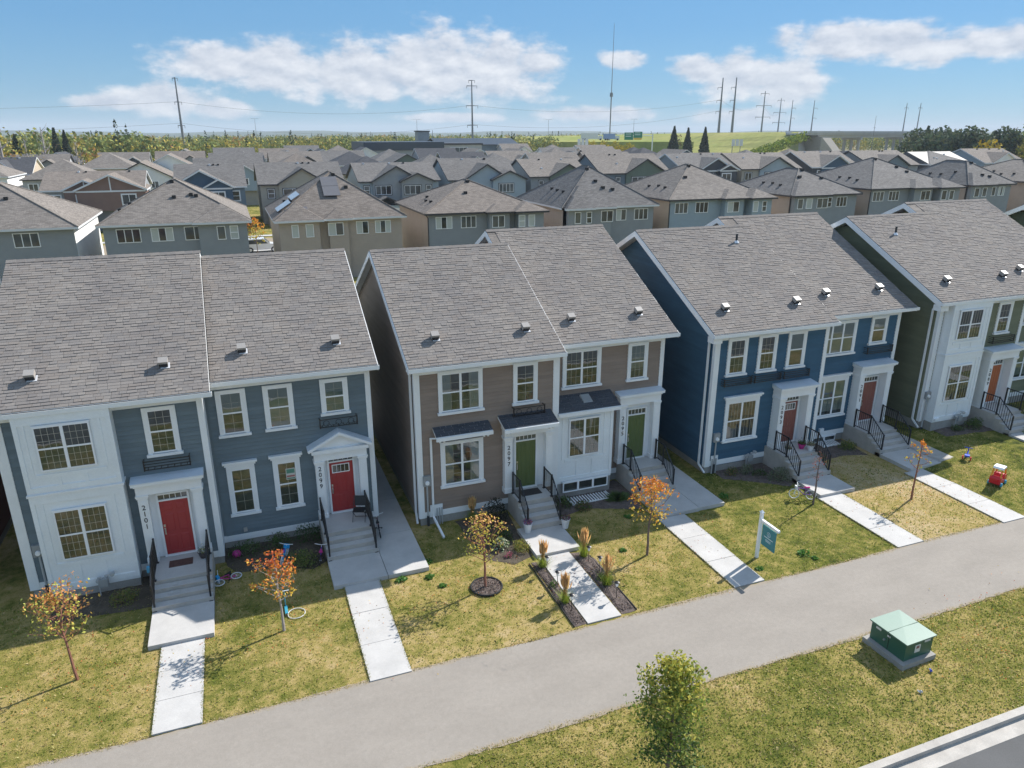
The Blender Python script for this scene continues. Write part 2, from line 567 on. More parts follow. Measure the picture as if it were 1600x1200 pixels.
MA['asphalt'] = path_mat()
MA['road_dark'] = mat('road asphalt', (0.10, 0.10, 0.10), 0.9, 0.12, 0.6, bmp=0.2, fine=0.1, bscale=40)
MA['field'] = mat('dry far fields', (0.16, 0.14, 0.06), 1.0, 0.3, 0.012, fine=0.2, bscale=0.15)
SID = {}


def add_siding(key, c):
    SID[key] = (siding_mat(key + ' lap wall', c), plank_mat(key + ' lap siding', c))


add_siding('slate blue', (0.150, 0.192, 0.215))
add_siding('brown', (0.275, 0.212, 0.170))
add_siding('navy', (0.046, 0.115, 0.182))
add_siding('olive', (0.180, 0.190, 0.120))


# ------------------------------------------------------------------ mesh helpers
LOC = {}


class MB:
    def __init__(s):
        s.v = []
        s.f = []
        s.mi = []
        s.c = []          # per face tint (r,g,b) or None
        s.m = 0
        s.t = None

    def face(s, pts):
        b = len(s.v)
        s.v.extend([tuple(p) for p in pts])
        s.f.append(tuple(range(b, b + len(pts))))
        s.mi.append(s.m)
        s.c.append(s.t)

    def idx(s, pts, faces):
        b = len(s.v)
        s.v.extend([tuple(p) for p in pts])
        for f in faces:
            s.f.append(tuple(b + i for i in f))
            s.mi.append(s.m)
            s.c.append(s.t)

    def box(s, x0, x1, y0, y1, z0, z1):
        if x0 > x1: x0, x1 = x1, x0
        if y0 > y1: y0, y1 = y1, y0
        if z0 > z1: z0, z1 = z1, z0
        p = [(x0, y0, z0), (x1, y0, z0), (x1, y1, z0), (x0, y1, z0), (x0, y0, z1), (x1, y0, z1), (x1, y1, z1), (x0, y1, z1)]
        s.idx(p, [(3, 2, 1, 0), (4, 5, 6, 7), (0, 1, 5, 4), (1, 2, 6, 5), (2, 3, 7, 6), (3, 0, 4, 7)])
        return s

    def prism(s, base, vec):
        """base: list of coplanar points, extruded along vec"""
        n = len(base)
        vec = Vector(vec)
        a = [Vector(p) for p in base]
        b = [p + vec for p in a]
        nrm = Vector((0, 0, 0))
        for i in range(n):
            nrm += a[i].cross(a[(i + 1) % n])
        if nrm.dot(vec) > 0:
            a, b = a[::-1], b[::-1]
        s.idx(a + b, [tuple(range(n)), tuple(range(2 * n - 1, n - 1, -1))] + [((i + 1) % n, i, n + i, n + (i + 1) % n) for i in range(n)])
        return s

    def tube(s, p0, p1, r0, r1=None, n=6, caps=True):
        r1 = r0 if r1 is None else r1
        p0, p1 = Vector(p0), Vector(p1)
        d = (p1 - p0)
        if d.length < 1e-6:
            return s
        d.normalize()
        u = d.orthogonal().normalized()
        w = d.cross(u)
        a, b = [], []
        for i in range(n):
            t = 2 * math.pi * i / n
            o = u * math.cos(t) + w * math.sin(t)
            a.append(p0 + o * r0)
            b.append(p1 + o * r1)
        fs = [(i, (i + 1) % n, n + (i + 1) % n, n + i) for i in range(n)]
        if caps:
            fs += [tuple(range(n - 1, -1, -1)), tuple(range(n, 2 * n))]
        s.idx(a + b, fs)
        return s

    def path(s, pts, r, n=6):
        for a, b in zip(pts[:-1], pts[1:]):
            s.tube(a, b, r, r, n)
        return s

    def lathe(s, cx, cy, prof, n=12):
        """prof: list of (r,z)"""
        pts = []
        for r, z in prof:
            for i in range(n):
                t = 2 * math.pi * i / n
                pts.append((cx + r * math.cos(t), cy + r * math.sin(t), z))
        fs = []
        for k in range(len(prof) - 1):
            for i in range(n):
                fs.append((k * n + i, k * n + (i + 1) % n, (k + 1) * n + (i + 1) % n, (k + 1) * n + i))
        fs.append(tuple(range(n - 1, -1, -1)))
        fs.append(tuple((len(prof) - 1) * n + i for i in range(n)))
        s.idx(pts, fs)
        return s

    def torus(s, c, axis, R, r, n=20, k=6):
        c, axis = Vector(c), Vector(axis).normalized()
        u = axis.orthogonal().normalized()
        w = axis.cross(u)
        pts = []
        for i in range(n):
            t = 2 * math.pi * i / n
            d = u * math.cos(t) + w * math.sin(t)
            for j in range(k):
                q = 2 * math.pi * j / k
                pts.append(c + d * (R + r * math.cos(q)) + axis * (r * math.sin(q)))
        fs = [(i * k + j, ((i + 1) % n) * k + j, ((i + 1) % n) * k + (j + 1) % k, i * k + (j + 1) % k) for i in range(n) for j in range(k)]
        s.idx(pts, fs)
        return s

    def rot(s, c, ang, start=0):
        ca, sa = math.cos(ang), math.sin(ang)
        for i in range(start, len(s.v)):
            x, y, z = s.v[i]
            x -= c[0]
            y -= c[1]
            s.v[i] = (c[0] + x * ca - y * sa, c[1] + x * sa + y * ca, z)
        return s

    def mesh(s, name, mats, off=(0, 0, 0), uv=False, smooth=False):
        me = bpy.data.meshes.new(name)
        v = np.array([tuple(p) for p in s.v], dtype=np.float64).reshape(-1, 3) - np.array(off)
        me.from_pydata(v.tolist(), [], s.f)
        for m in (mats if isinstance(mats, (list, tuple)) else [mats]):
            me.materials.append(m)
        if any(s.mi):
            me.polygons.foreach_set('material_index', s.mi)
        if any(c is not None for c in s.c):
            ca = me.color_attributes.new('tint', 'FLOAT_COLOR', 'CORNER')
            arr = []
            for f, c in zip(s.f, s.c):
                c = c or (0.5, 0.5, 0.5)
                arr.extend([c[0], c[1], c[2], 1.0] * len(f))
            ca.data.foreach_set('color', arr)
        if uv:
            ul = me.uv_layers.new(name='UVMap')
            arr = []
            for f in s.f:
                P = [Vector(s.v[i]) for i in f]
                nr = Vector((0, 0, 0))
                for i in range(len(P)):
                    nr += P[i].cross(P[(i + 1) % len(P)])
                if nr.length < 1e-9:
                    nr = Vector((0, 0, 1))
                nr.normalize()
                hd = Vector((0, 0, 1)).cross(nr)
                hd = Vector((1, 0, 0)) if hd.length < 1e-4 else hd.normalized()
                vd = nr.cross(hd)
                for p in P:
                    arr.extend([p.dot(hd), p.dot(vd)])
            ul.data.foreach_set('uv', arr)
        if smooth:
            me.polygons.foreach_set('use_smooth', [True] * len(me.polygons))
        me.update()
        return me

    def build(s, name, mats, parent=None, uv=False, smooth=False, off=None, **tags):
        """vertices are in world metres; the object sits at its parent's origin"""
        o_ = Vector((0, 0, 0))
        if off is not None:
            o_ = Vector(off)
        elif parent is not None:
            o_ = LOC[parent.name]
        me = s.mesh(name, mats, o_, uv, smooth)
        o = bpy.data.objects.new(name, me)
        COL.objects.link(o)
        if parent is not None:
            o.parent = parent
            o.location = o_ - LOC[parent.name]
        else:
            o.location = o_
        LOC[o.name] = o_.copy()
        for k, v in tags.items():
            o[k] = v
        return o


def thing(name, label, cat, loc, group=None):
    o = bpy.data.objects.new(name, None)
    COL.objects.link(o)
    o.location = loc
    o.empty_display_size = 0.3
    o['label'] = label
    o['category'] = cat
    if group:
        o['group'] = group
    LOC[o.name] = Vector(loc)
    return o


def inst(me, name, parent, loc, scale=(1, 1, 1), rot=(0, 0, 0)):
    """a part that shares its mesh with its likes; loc in world metres"""
    o = bpy.data.objects.new(name, me)
    COL.objects.link(o)
    o.parent = parent
    o.location = Vector(loc) - LOC[parent.name]
    o.scale = scale
    o.rotation_euler = rot
    LOC[o.name] = Vector(loc)
    return o


def text_part(txt, parent, x, y, z, size, m, rotx=math.pi / 2, rotz=0.0, name='digit'):
    cu = bpy.data.curves.new(name, 'FONT')
    cu.body = txt
    cu.size = size
    cu.extrude = 0.006
    cu.align_x = 'CENTER'
    cu.align_y = 'CENTER'
    cu.resolution_u = 2
    cu.materials.append(m)
    o = bpy.data.objects.new(name, cu)
    me = bpy.data.meshes.new_from_object(o)
    me.name = name
    bpy.data.objects.remove(o)
    o = bpy.data.objects.new(name, me)
    COL.objects.link(o)
    o.parent = parent
    o.location = Vector((x, y, z)) - LOC[parent.name]
    o.rotation_euler = (rotx, 0, rotz)
    LOC[o.name] = Vector((x, y, z))
    return o


# ------------------------------------------------------------------ ground, paths, road
def sstep(a, b, x):
    t = max(0.0, min(1.0, (x - a) / (b - a)))
    return t * t * (3 - 2 * t)


def gz(x, y):
    return 0.33 * sstep(27.6, 31.6, x) * sstep(-7.4, -3.6, y)


def struct(mb, name, m, uv=False, **kw):
    return mb.build(name, m, uv=uv, kind='structure', **kw)


g = MB()
N = 24
xs = [-9000, -3000, -1000, -300, -60, 60, 300, 1000, 3000, 9000]
ys = [-3000, -300, -60, -24.5]
for i in range(len(xs) - 1):
    for j in range(len(ys) - 1):
        g.face([(xs[i], ys[j], -0.30), (xs[i + 1], ys[j], -0.30), (xs[i + 1], ys[j + 1], -0.30), (xs[i], ys[j + 1], -0.30)])
ys = [-24.5, 20, 300, 1000, 3000, 9000]
for i in range(len(xs) - 1):
    for j in range(len(ys) - 1):
        g.face([(xs[i], ys[j], -0.30), (xs[i + 1], ys[j], -0.30), (xs[i + 1], ys[j + 1], -0.30), (xs[i], ys[j + 1], -0.30)])
struct(g, 'ground', MA['field'])


def sheet(name, m, x0, x1, y0, y1, dx=0.5, zf=gz, dz=0.0, jit=0.0, skirt=0.35):
    nx, ny = max(1, round((x1 - x0) / dx)), max(1, round((y1 - y0) / dx))
    pts = []
    for j in range(ny + 1):
        for i in range(nx + 1):
            x = x0 + (x1 - x0) * i / nx
            y = y0 + (y1 - y0) * j / ny
            if jit and j in (0, ny):
                y += random.uniform(-jit, jit)
            pts.append((x, y, zf(x, y) + dz))
    fs = [(j * (nx + 1) + i, j * (nx + 1) + i + 1, (j + 1) * (nx + 1) + i + 1, (j + 1) * (nx + 1) + i) for j in range(ny) for i in range(nx)]
    mb = MB()
    mb.idx(pts, fs)
    if skirt:
        ring = [(x0, y0), (x1, y0), (x1, y1), (x0, y1)]
        for (a, b) in zip(ring, ring[1:] + ring[:1]):
            mb.face([(a[0], a[1], zf(*a) + dz), (a[0], a[1], zf(*a) + dz - skirt), (b[0], b[1], zf(*b) + dz - skirt), (b[0], b[1], zf(*b) + dz)])
    return struct(mb, name, m)


LOTS = [(-26, -2.9, 'lawn'), (-2.9, 2.75, 'lawn'), (2.75, 9.6, 'lawn'), (9.6, 15.2, 'lawn'), (15.2, 22.6, 'lawn_green'), (22.6, 28.0, 'lawn_dry'), (28.0, 62, 'lawn_green')]
for a, b, k in LOTS:
    sheet('lawn', MA[k], a, b, -7.92, 19.0, 0.45)
flat = lambda x, y: 0.0
sheet('verge_lawn', MA['lawn_verge'], -40, 80, -15.12, -11.28, 1.0, flat)
sheet('far_verge_lawn', MA['lawn_verge'], -60, 90, -60, -24.5, 4.0, flat, -0.02)
pm = MB()
P0, P1 = [], []
x = -40.0
while x < 80:
    wob = 0.05 * math.sin(x * 0.6) + random.uniform(-0.028, 0.028)
    wob2 = 0.05 * math.sin(x * 0.5 + 2) + random.uniform(-0.035, 0.035)
    P0.append((x, -11.34 + wob2, 0.012))
    P1.append((x, -7.88 + wob, 0.012))
    x += 0.22
for i in range(len(P0) - 1):
    pm.face([P0[i], P0[i + 1], P1[i + 1], P1[i]])
struct(pm, 'asphalt_path', MA['asphalt'])
k = MB()
k.box(-40, 80, -15.32, -15.12, -0.35, 0.03)
struct(k, 'kerb', MA['step_concrete'])
k = MB()
k.box(-40, 80, -15.72, -15.32, -0.35, -0.105)
struct(k, 'gutter', MA['step_concrete'])
sheet('road', MA['road_dark'], -60, 90, -24.5, -15.72, 5.0, flat, -0.11, skirt=0.2)


def walkway(x0, x1, y0, y1, n, tilt=0.0):
    root = MB()
    root.box(x0 + 0.03, x1 - 0.03, y0 + 0.03, y1, -0.2, 0.015)
    r = root.build('walkway', MA['step_concrete'], kind='structure')
    h = (y1 - y0) / n
    sh = MB()
    sh.box(-(x1 - x0) / 2, (x1 - x0) / 2, -h / 2 + 0.008, h / 2 - 0.008, -0.08, 0.045)
    me = sh.mesh('slab', MA['concrete'])
    for i in range(n):
        inst(me, 'slab', r, ((x0 + x1) / 2, y0 + h * (i + 0.5), random.uniform(-0.004, 0.004)))


walkway(-3.44, -2.22, -7.9, -4.20, 3)
walkway(2.18, 3.38, -7.95, -3.10, 3)
walkway(9.08, 10.27, -7.82, -3.72, 3)
walkway(14.62, 15.86, -7.85, -2.90, 3)
walkway(21.92, 23.2, -7.9, -3.68, 3)
walkway(27.35, 28.6, -8.0, -3.2, 3)
walkway(34.9, 36.1, -8.0, -3.8, 3)
walkway(41.2, 42.4, -8.0, -3.0, 3)

# side walks between the houses
for x0, x1, y0 in ((3.70, 5.15, -3.12), (16.62, 17.85, -2.85), (29.62, 30.95, -3.15)):
    r = MB().box(x0 + 0.02, x1 - 0.02, y0 + 0.04, 18.9, -0.2, 0.10 + gz(x0, 0)).build('side_walk', MA['step_concrete'], kind='structure')
    n = 8
    h = (19.0 - y0) / n
    sh = MB()
    sh.box(-(x1 - x0) / 2, (x1 - x0) / 2, -h / 2 + 0.008, h / 2 - 0.008, -0.3, 0.15)
    me = sh.mesh('slab', MA['concrete'])
    for i in range(n):
        inst(me, 'slab', r, ((x0 + x1) / 2, y0 + h * (i + 0.5), gz(x0, 0) * 0.6))


def bed(pts, m='soil', dz=0.02, name='planting_bed'):
    """a soil patch with a soft mounded middle"""
    mb = MB()
    cx = sum(p[0] for p in pts) / len(pts)
    cy = sum(p[1] for p in pts) / len(pts)
    ring = []
    n = len(pts)
    for i in range(n):
        a, b = pts[i], pts[(i + 1) % n]
        L = math.dist(a, b)
        kk = max(1, int(L / 0.25))
        for j in range(kk):
            t = j / kk
            ring.append((a[0] + (b[0] - a[0]) * t + random.uniform(-.03, .03), a[1] + (b[1] - a[1]) * t + random.uniform(-.03, .03)))
    fs = [1.0, 0.72, 0.4, 0.12]
    P = []
    for f in fs:
        for q in ring:
            x, y = cx + (q[0] - cx) * f, cy + (q[1] - cy) * f
            P.append((x, y, gz(x, y) + dz * (0.35 if f == 1.0 else 1.0) + (0.0 if f == 1 else random.uniform(0, 0.035))))
    R = len(ring)
    F = []
    for k_ in range(len(fs) - 1):
        for i in range(R):
            F.append((k_ * R + i, k_ * R + (i + 1) % R, (k_ + 1) * R + (i + 1) % R, (k_ + 1) * R + i))
    F.append(tuple((len(fs) - 1) * R + i for i in range(R)))
    mb.idx(P, F)
    return struct(mb, name, MA[m])


bed([(-6.9, -1.75), (-3.85, -1.95), (-3.85, 0.1), (-6.9, 0.1)])
bed([(-1.55, -0.3), (-1.2, -0.9), (0.3, -1.0), (1.3, -1.6), (1.84, -1.2), (1.84, 1.0), (-1.85, 1.0)])
bed([(7.1, -1.5), (7.3, -3.2), (8.1, -3.85), (8.98, -3.55), (9.0, -2.0), (9.2, -0.2), (7.0, -0.1)])
bed([(11.2, -1.3), (12.3, -1.0), (14.5, -1.9), (14.85, -0.8), (14.7, 0.9), (11.2, 0.4)], 'mulch')
bed([(19.3, -0.75), (20.2, -1.3), (21.6, -2.4), (22.1, -2.2), (22.1, 0.1), (19.3, 0.1)], 'mulch')
bed([(24.1, -0.9), (26.3, -0.7), (27.4, -1.1), (27.6, 0.9), (24.1, 0.9)], 'mulch')
bed([(32.2, -1.3), (35.6, -1.6), (35.9, -0.1), (32.2, -0.1)], 'mulch')
bed([(8.62, -7.8), (9.04, -7.8), (9.04, -3.95), (8.72, -3.95)], 'mulch', 0.03)
bed([(10.32, -7.75), (10.86, -7.7), (11.0, -4.6), (10.85, -3.9), (10.32, -3.9)], 'mulch', 0.03)

# ------------------------------------------------------------------ front duplex houses
SLOPE = 0.5


def wedge_plank():
    """unit clapboard along +x, lower edge proud (towards -y)"""
    mb = MB()
    p = [(0, 0, 0), (0, -0.028, 0), (0, -0.028, 0.012), (0, -0.003, 0.151), (0, 0, 0.151)]
    mb.prism(p, (1, 0, 0))
    return mb


PLANK = {}
for kname, (bm_, pm_) in SID.items():
    PLANK[kname] = wedge_plank().mesh('siding_plank', pm_)

TINTS = [(0.222, 0.201, 0.185), (0.21, 0.191, 0.177), (0.232, 0.21, 0.191), (0.218, 0.194, 0.175), (0.201, 0.185, 0.173), (0.24, 0.219, 0.201), (0.225, 0.2, 0.18), (0.213, 0.197, 0.185), (0.246, 0.223, 0.203)]


def shingle_pts(w, t, ex=0.143):
    """one shingle tab in local roof coords (x along, s up the slope, h off the deck)"""
    return [(0.004, 0, 0), (w - 0.004, 0, 0), (w - 0.004, ex + 0.03, 0), (0.004, ex + 0.03, 0), (0.004, 0, t), (w - 0.004, 0, t), (w - 0.004, ex + 0.03, 0.004), (0.004, ex + 0.03, 0.004)]


SH_F = [(0, 1, 5, 4), (1, 2, 6, 5), (3, 0, 4, 7), (4, 5, 6, 7)]
SH_W = [0.22, 0.30, 0.38]
SH_MESH = {}
_sl = math.atan(SLOPE)
UP = Vector((0, math.cos(_sl), math.sin(_sl)))
NRM = Vector((0, -math.sin(_sl), math.cos(_sl)))


def get_shingle(wi, ti, tk, mk='shingle'):
    key = (wi, ti, tk, mk)
    if key not in SH_MESH:
        mb = MB()
        mb.t = TINTS[ti]
        P = shingle_pts(SH_W[wi], (0.013, 0.024)[tk])
        mb.idx([tuple(Vector((1, 0, 0)) * a + UP * s + NRM * h) for a, s, h in P], SH_F)
        SH_MESH[key] = mb.mesh('shingle', MA[mk])
    return SH_MESH[key]


def lay_shingles(roof, x0, x1, ye, ze, yr, budget, mk='shingle', rng=None, zslope=SLOPE):
    """courses of tabs over the front slope; the lowest ones as parts of their own, the rest joined"""
    rng = rng or random
    L = (yr - ye) / UP.y
    n = int(L / 0.143)
    E0 = Vector((0, ye, ze)) + NRM * 0.006
    ex = 0.143
    joined = MB()
    cnt = 0
    for c in range(n + 1):
        s = c * ex - 0.012
        x = x0
        first = True
        while x < x1 - 0.05:
            wi = rng.randrange(3)
            w = SH_W[wi]
            if first:
                w = SH_W[wi] * rng.uniform(0.4, 1.0)
                first = False
                wi = -1
            if x + w > x1:
                w = x1 - x
                wi = -1
            ti = rng.randrange(len(TINTS))
            tk = rng.random() < 0.45
            if wi >= 0 and cnt < budget:
                inst(get_shingle(wi, ti, int(tk), mk), 'shingle', roof, E0 + Vector((x, 0, 0)) + UP * s)
                cnt += 1
            else:
                joined.t = TINTS[ti]
                P = shingle_pts(w, 0.024 if tk else 0.013)
                if s + ex + 0.03 > L:
                    P = [(a, min(b, L - s), h) for a, b, h in P]
                joined.idx([tuple(E0 + Vector((x + a, 0, 0)) + UP * (s + b) + NRM * h) for a, b, h in P], SH_F)
            x += w
    o = joined.build('shingle', MA[mk], roof)
    o['kind'] = 'stuff'
    return cnt


def ridge_caps(roof, x0, x1, yr, zr, mk='shingle'):
    mb = MB()
    x = x0
    while x < x1 - 0.02:
        w = min(0.30, x1 - x)
        mb.t = random.choice(TINTS)
        t = 0.03
        d = 0.16
        a = [(x, yr - d, zr - d * SLOPE + t), (x, yr, zr + t + 0.01), (x, yr + d, zr - d * SLOPE + t)]
        b = [(x + w + 0.02, q[1], q[2] + 0.012) for q in a]
        mb.idx(a + b, [(0, 3, 4, 1), (1, 4, 5, 2), (0, 1, 2), (5, 4, 3)])
        x += w
    o = mb.build('ridge_cap', MA[mk], roof)
    o['kind'] = 'stuff'


def planks_front(wall, key, x0, x1, yw, z0, z1, gaps=()):
    n = int(round((z1 - z0) / 0.15))
    me = PLANK[key]
    for i in range(n):
        inst(me, 'siding_plank', wall, (x0, yw, z0 + i * 0.15), ((x1 - x0), 1, 1))


def planks_side(wall, key, xw, y0, y1, z0, zeave, yr, zr):
    """left gable wall facing -X"""
    z = z0
    me = PLANK[key]
    while z < zr - 0.25:
        zt = z + 0.15
        if zt <= zeave:
            a, b = y0, y1
        else:
            a = y0 + (zt - zeave) / SLOPE
            b = y1 - (zt - zeave) / SLOPE
        if b - a < 0.2:
            break
        inst(me, 'siding_plank', wall, (xw, b, z), (b - a, 1, 1), (0, 0, -math.pi / 2))
        z += 0.15


def vent(root, x, ye, yv=None, up=1.35, ze=6.7):
    """square roof vent set level-ish on the slope"""
    if yv is None:
        yv = ye + up
    z = ze + (yv - ye) * SLOPE
    mb = MB()
    c = Vector((x, yv, z)) + NRM * 0.02

    def blk(a0, a1, b0, b1, h0, h1, m):
        mb.m = m
        a0, a1, b0, b1, h0, h1 = a0 * .8, a1 * .8, b0 * .8, b1 * .8, h0 * .85, h1 * .85
        P = [(a0, b0, h0), (a1, b0, h0), (a1, b1, h0), (a0, b1, h0), (a0, b0, h1), (a1, b0, h1), (a1, b1, h1), (a0, b1, h1)]
        mb.idx([tuple(c + Vector((1, 0, 0)) * a + UP * b + NRM * h) for a, b, h in P],
               [(3, 2, 1, 0), (4, 5, 6, 7), (0, 1, 5, 4), (1, 2, 6, 5), (2, 3, 7, 6), (3, 0, 4, 7)])
    blk(-0.12, 0.235, -0.215, 0.12, 0.0, 0.02, 1)
    blk(-0.165, 0.165, -0.15, 0.15, 0.02, 0.12, 2)
    blk(-0.185, 0.185, -0.17, 0.17, 0.10, 0.30, 0)
    blk(-0.165, 0.165, -0.175, -0.168, 0.10, 0.20, 2)
    mb.build('roof_vent', [MA['vent_metal'], MA['flash'], MA['vent_dark']], root)


def vent_pipe(root, x, y, z, h=0.5):
    mb = MB()
    mb.m = 1
    mb.tube((x, y, z - 0.02), (x, y, z + 0.10), 0.15, 0.07, 10)
    mb.m = 0
    mb.tube((x, y, z), (x, y, z + h), 0.055, 0.055, 10)
    mb.build('vent_pipe', [MA['dark_pvc'], MA['flash']], root)


def window(root, x0, x1, z0, z1, yw, cols=1, casing=0.11, head='plain', grille=(3, 2), fill='room', sill=True, split=None, upblind=0.0, name='window', poster=False, head_h=0.16):
    """double-hung windows: casing boards, vinyl frame, panes, grilles, sill and what hangs behind"""
    yf = yw - 0.025
    mb = MB()
    if casing:
        mb.box(x0 - casing, x0, yf - 0.05, yw + 0.01, z0 - 0.02, z1 + 0.001)
        mb.box(x1, x1 + casing, yf - 0.05, yw + 0.01, z0 - 0.02, z1 + 0.001)
        mb.box(x0 - casing, x1 + casing, yf - 0.055, yw + 0.01, z1 + 0.001, z1 + (0.10 if head == 'plain' else head_h))
    else:
        mb.box(x0 - 0.03, x1 + 0.03, yf - 0.03, yw, z1, z1 + 0.03)
    w = mb.build(name, MA['white'], root)
    if head == 'crown':
        c = MB()
        zz = z1 + head_h
        c.box(x0 - casing - 0.05, x1 + casing + 0.05, yf - 0.10, yw + 0.01, zz + 0.001, zz + 0.09)
        c.box(x0 - casing - 0.11, x1 + casing + 0.11, yf - 0.15, yw + 0.01, zz + 0.092, zz + 0.17)
        c.build('header', MA['white'], w)
    if sill:
        s = MB()
        s.box(x0 - casing - 0.05, x1 + casing + 0.05, yf - 0.11, yw + 0.01, z0 - 0.11, z0 - 0.021)
        s.build('sill', MA['white'], w)
    f = MB()
    fr = 0.045
    W = (x1 - x0) / cols
    yq = yf - 0.035
    zm = (z0 + z1) / 2 if split is None else split
    for c_ in range(cols):
        a, b = x0 + c_ * W, x0 + (c_ + 1) * W
        f.box(a, a + fr, yq, yw, z0, z1)
        f.box(b - fr, b, yq, yw, z0, z1)
        f.box(a + fr, b - fr, yq, yw, z0, z0 + fr)
        f.box(a + fr, b - fr, yq, yw, z1 - fr, z1)
        f.box(a + fr, b - fr, yq + 0.004, yw, zm - fr * 0.6, zm + fr * 0.6)
    f.build('frame', MA['vinyl'], w)
    yg = yf - 0.018
    bk = MB()
    bk.box(x0 + 0.01, x1 - 0.01, yw - 0.0285, yw + 0.01, z0 + 0.01, z1 - 0.01)
    bk.build('room_board', MA['room'], w)
    for c_ in range(cols):
        a, b = x0 + c_ * W + fr, x0 + (c_ + 1) * W - fr
        for (q0, q1) in ((z0 + fr, zm - fr * 0.6), (zm + fr * 0.6, z1 - fr)):
            p = MB()
            tl = random.uniform(-0.0035, 0.0035)
            tv = random.uniform(-0.0035, 0.0035)
            p.face([(a, yg - tl, q0), (b, yg + tl, q0), (b, yg + tl + tv, q1), (a, yg - tl + tv, q1)])
            p.build('pane', MA['glass'], w)
    if grille:
        gr = MB()
        gx, gy = grille
        for c_ in range(cols):
            a, b = x0 + c_ * W + fr, x0 + (c_ + 1) * W - fr
            for (q0, q1) in ((z0 + fr, zm - fr * 0.6), (zm + fr * 0.6, z1 - fr)):
                for i in range(1, gx):
                    xx = a + (b - a) * i / gx
                    gr.box(xx - 0.0055, xx + 0.0055, yg - 0.010, yg - 0.004, q0, q1)
                for i in range(1, gy):
                    zz = q0 + (q1 - q0) * i / gy
                    gr.box(a, b, yg - 0.0101, yg - 0.0041, zz - 0.0055, zz + 0.0055)
        gr.build('grille', MA['grille'], w)
    if fill == 'blind':
        b_ = MB()
        zb = z0 + (z1 - z0) * upblind
        z = zb
        while z < z1 - 0.02:
            b_.face([(x0 + 0.03, yw - 0.034, z), (x1 - 0.03, yw - 0.034, z), (x1 - 0.03, yw - 0.029, z + 0.048), (x0 + 0.03, yw - 0.029, z + 0.048)])
            z += 0.05
        b_.build('blind', MA['blind'], w)
    if fill == 'curtain':
        for (a, b) in ((x0 + 0.03, x0 + 0.03 + (x1 - x0) * 0.22), (x1 - 0.03 - (x1 - x0) * 0.26, x1 - 0.03)):
            c = MB()
            n = 10
            P = []
            for i in range(n + 1):
                xx = a + (b - a) * i / n
                yy = yw - 0.035 + 0.006 * (i % 2)
                P += [(xx, yy, z0 + 0.03), (xx, yy, z1 - 0.03)]
            c.idx(P, [(2 * i, 2 * i + 2, 2 * i + 3, 2 * i + 1) for i in range(n)])
            c.build('curtain', MA['curtain'], w)
    if poster:
        pb = MB()
        pb.m = 0
        xa, xb, za, zb = x0 + 0.30, x0 + 0.63, z1 - 0.72, z1 - 0.27
        ys_ = yg - 0.014
        pb.box(xa, xb, ys_ - 0.003, ys_, za, zb)
        pb.m = 1
        pb.box(xa + 0.02, xb - 0.02, ys_ - 0.006, ys_ - 0.0031, zb - 0.20, zb - 0.03)
        pb.m = 2
        pb.box(xa + 0.02, xb - 0.02, ys_ - 0.006, ys_ - 0.0031, za + 0.10, za + 0.17)
        pb.m = 1
        pb.box(xa + 0.02, xb - 0.02, ys_ - 0.006, ys_ - 0.0031, za + 0.02, za + 0.07)
        pb.build('poster', [mat('poster paper', (0.62, 0.60, 0.55), 0.7), mat('poster green print', (0.12, 0.28, 0.20), 0.7), mat('poster red print', (0.42, 0.16, 0.14), 0.7)], w)
    return w


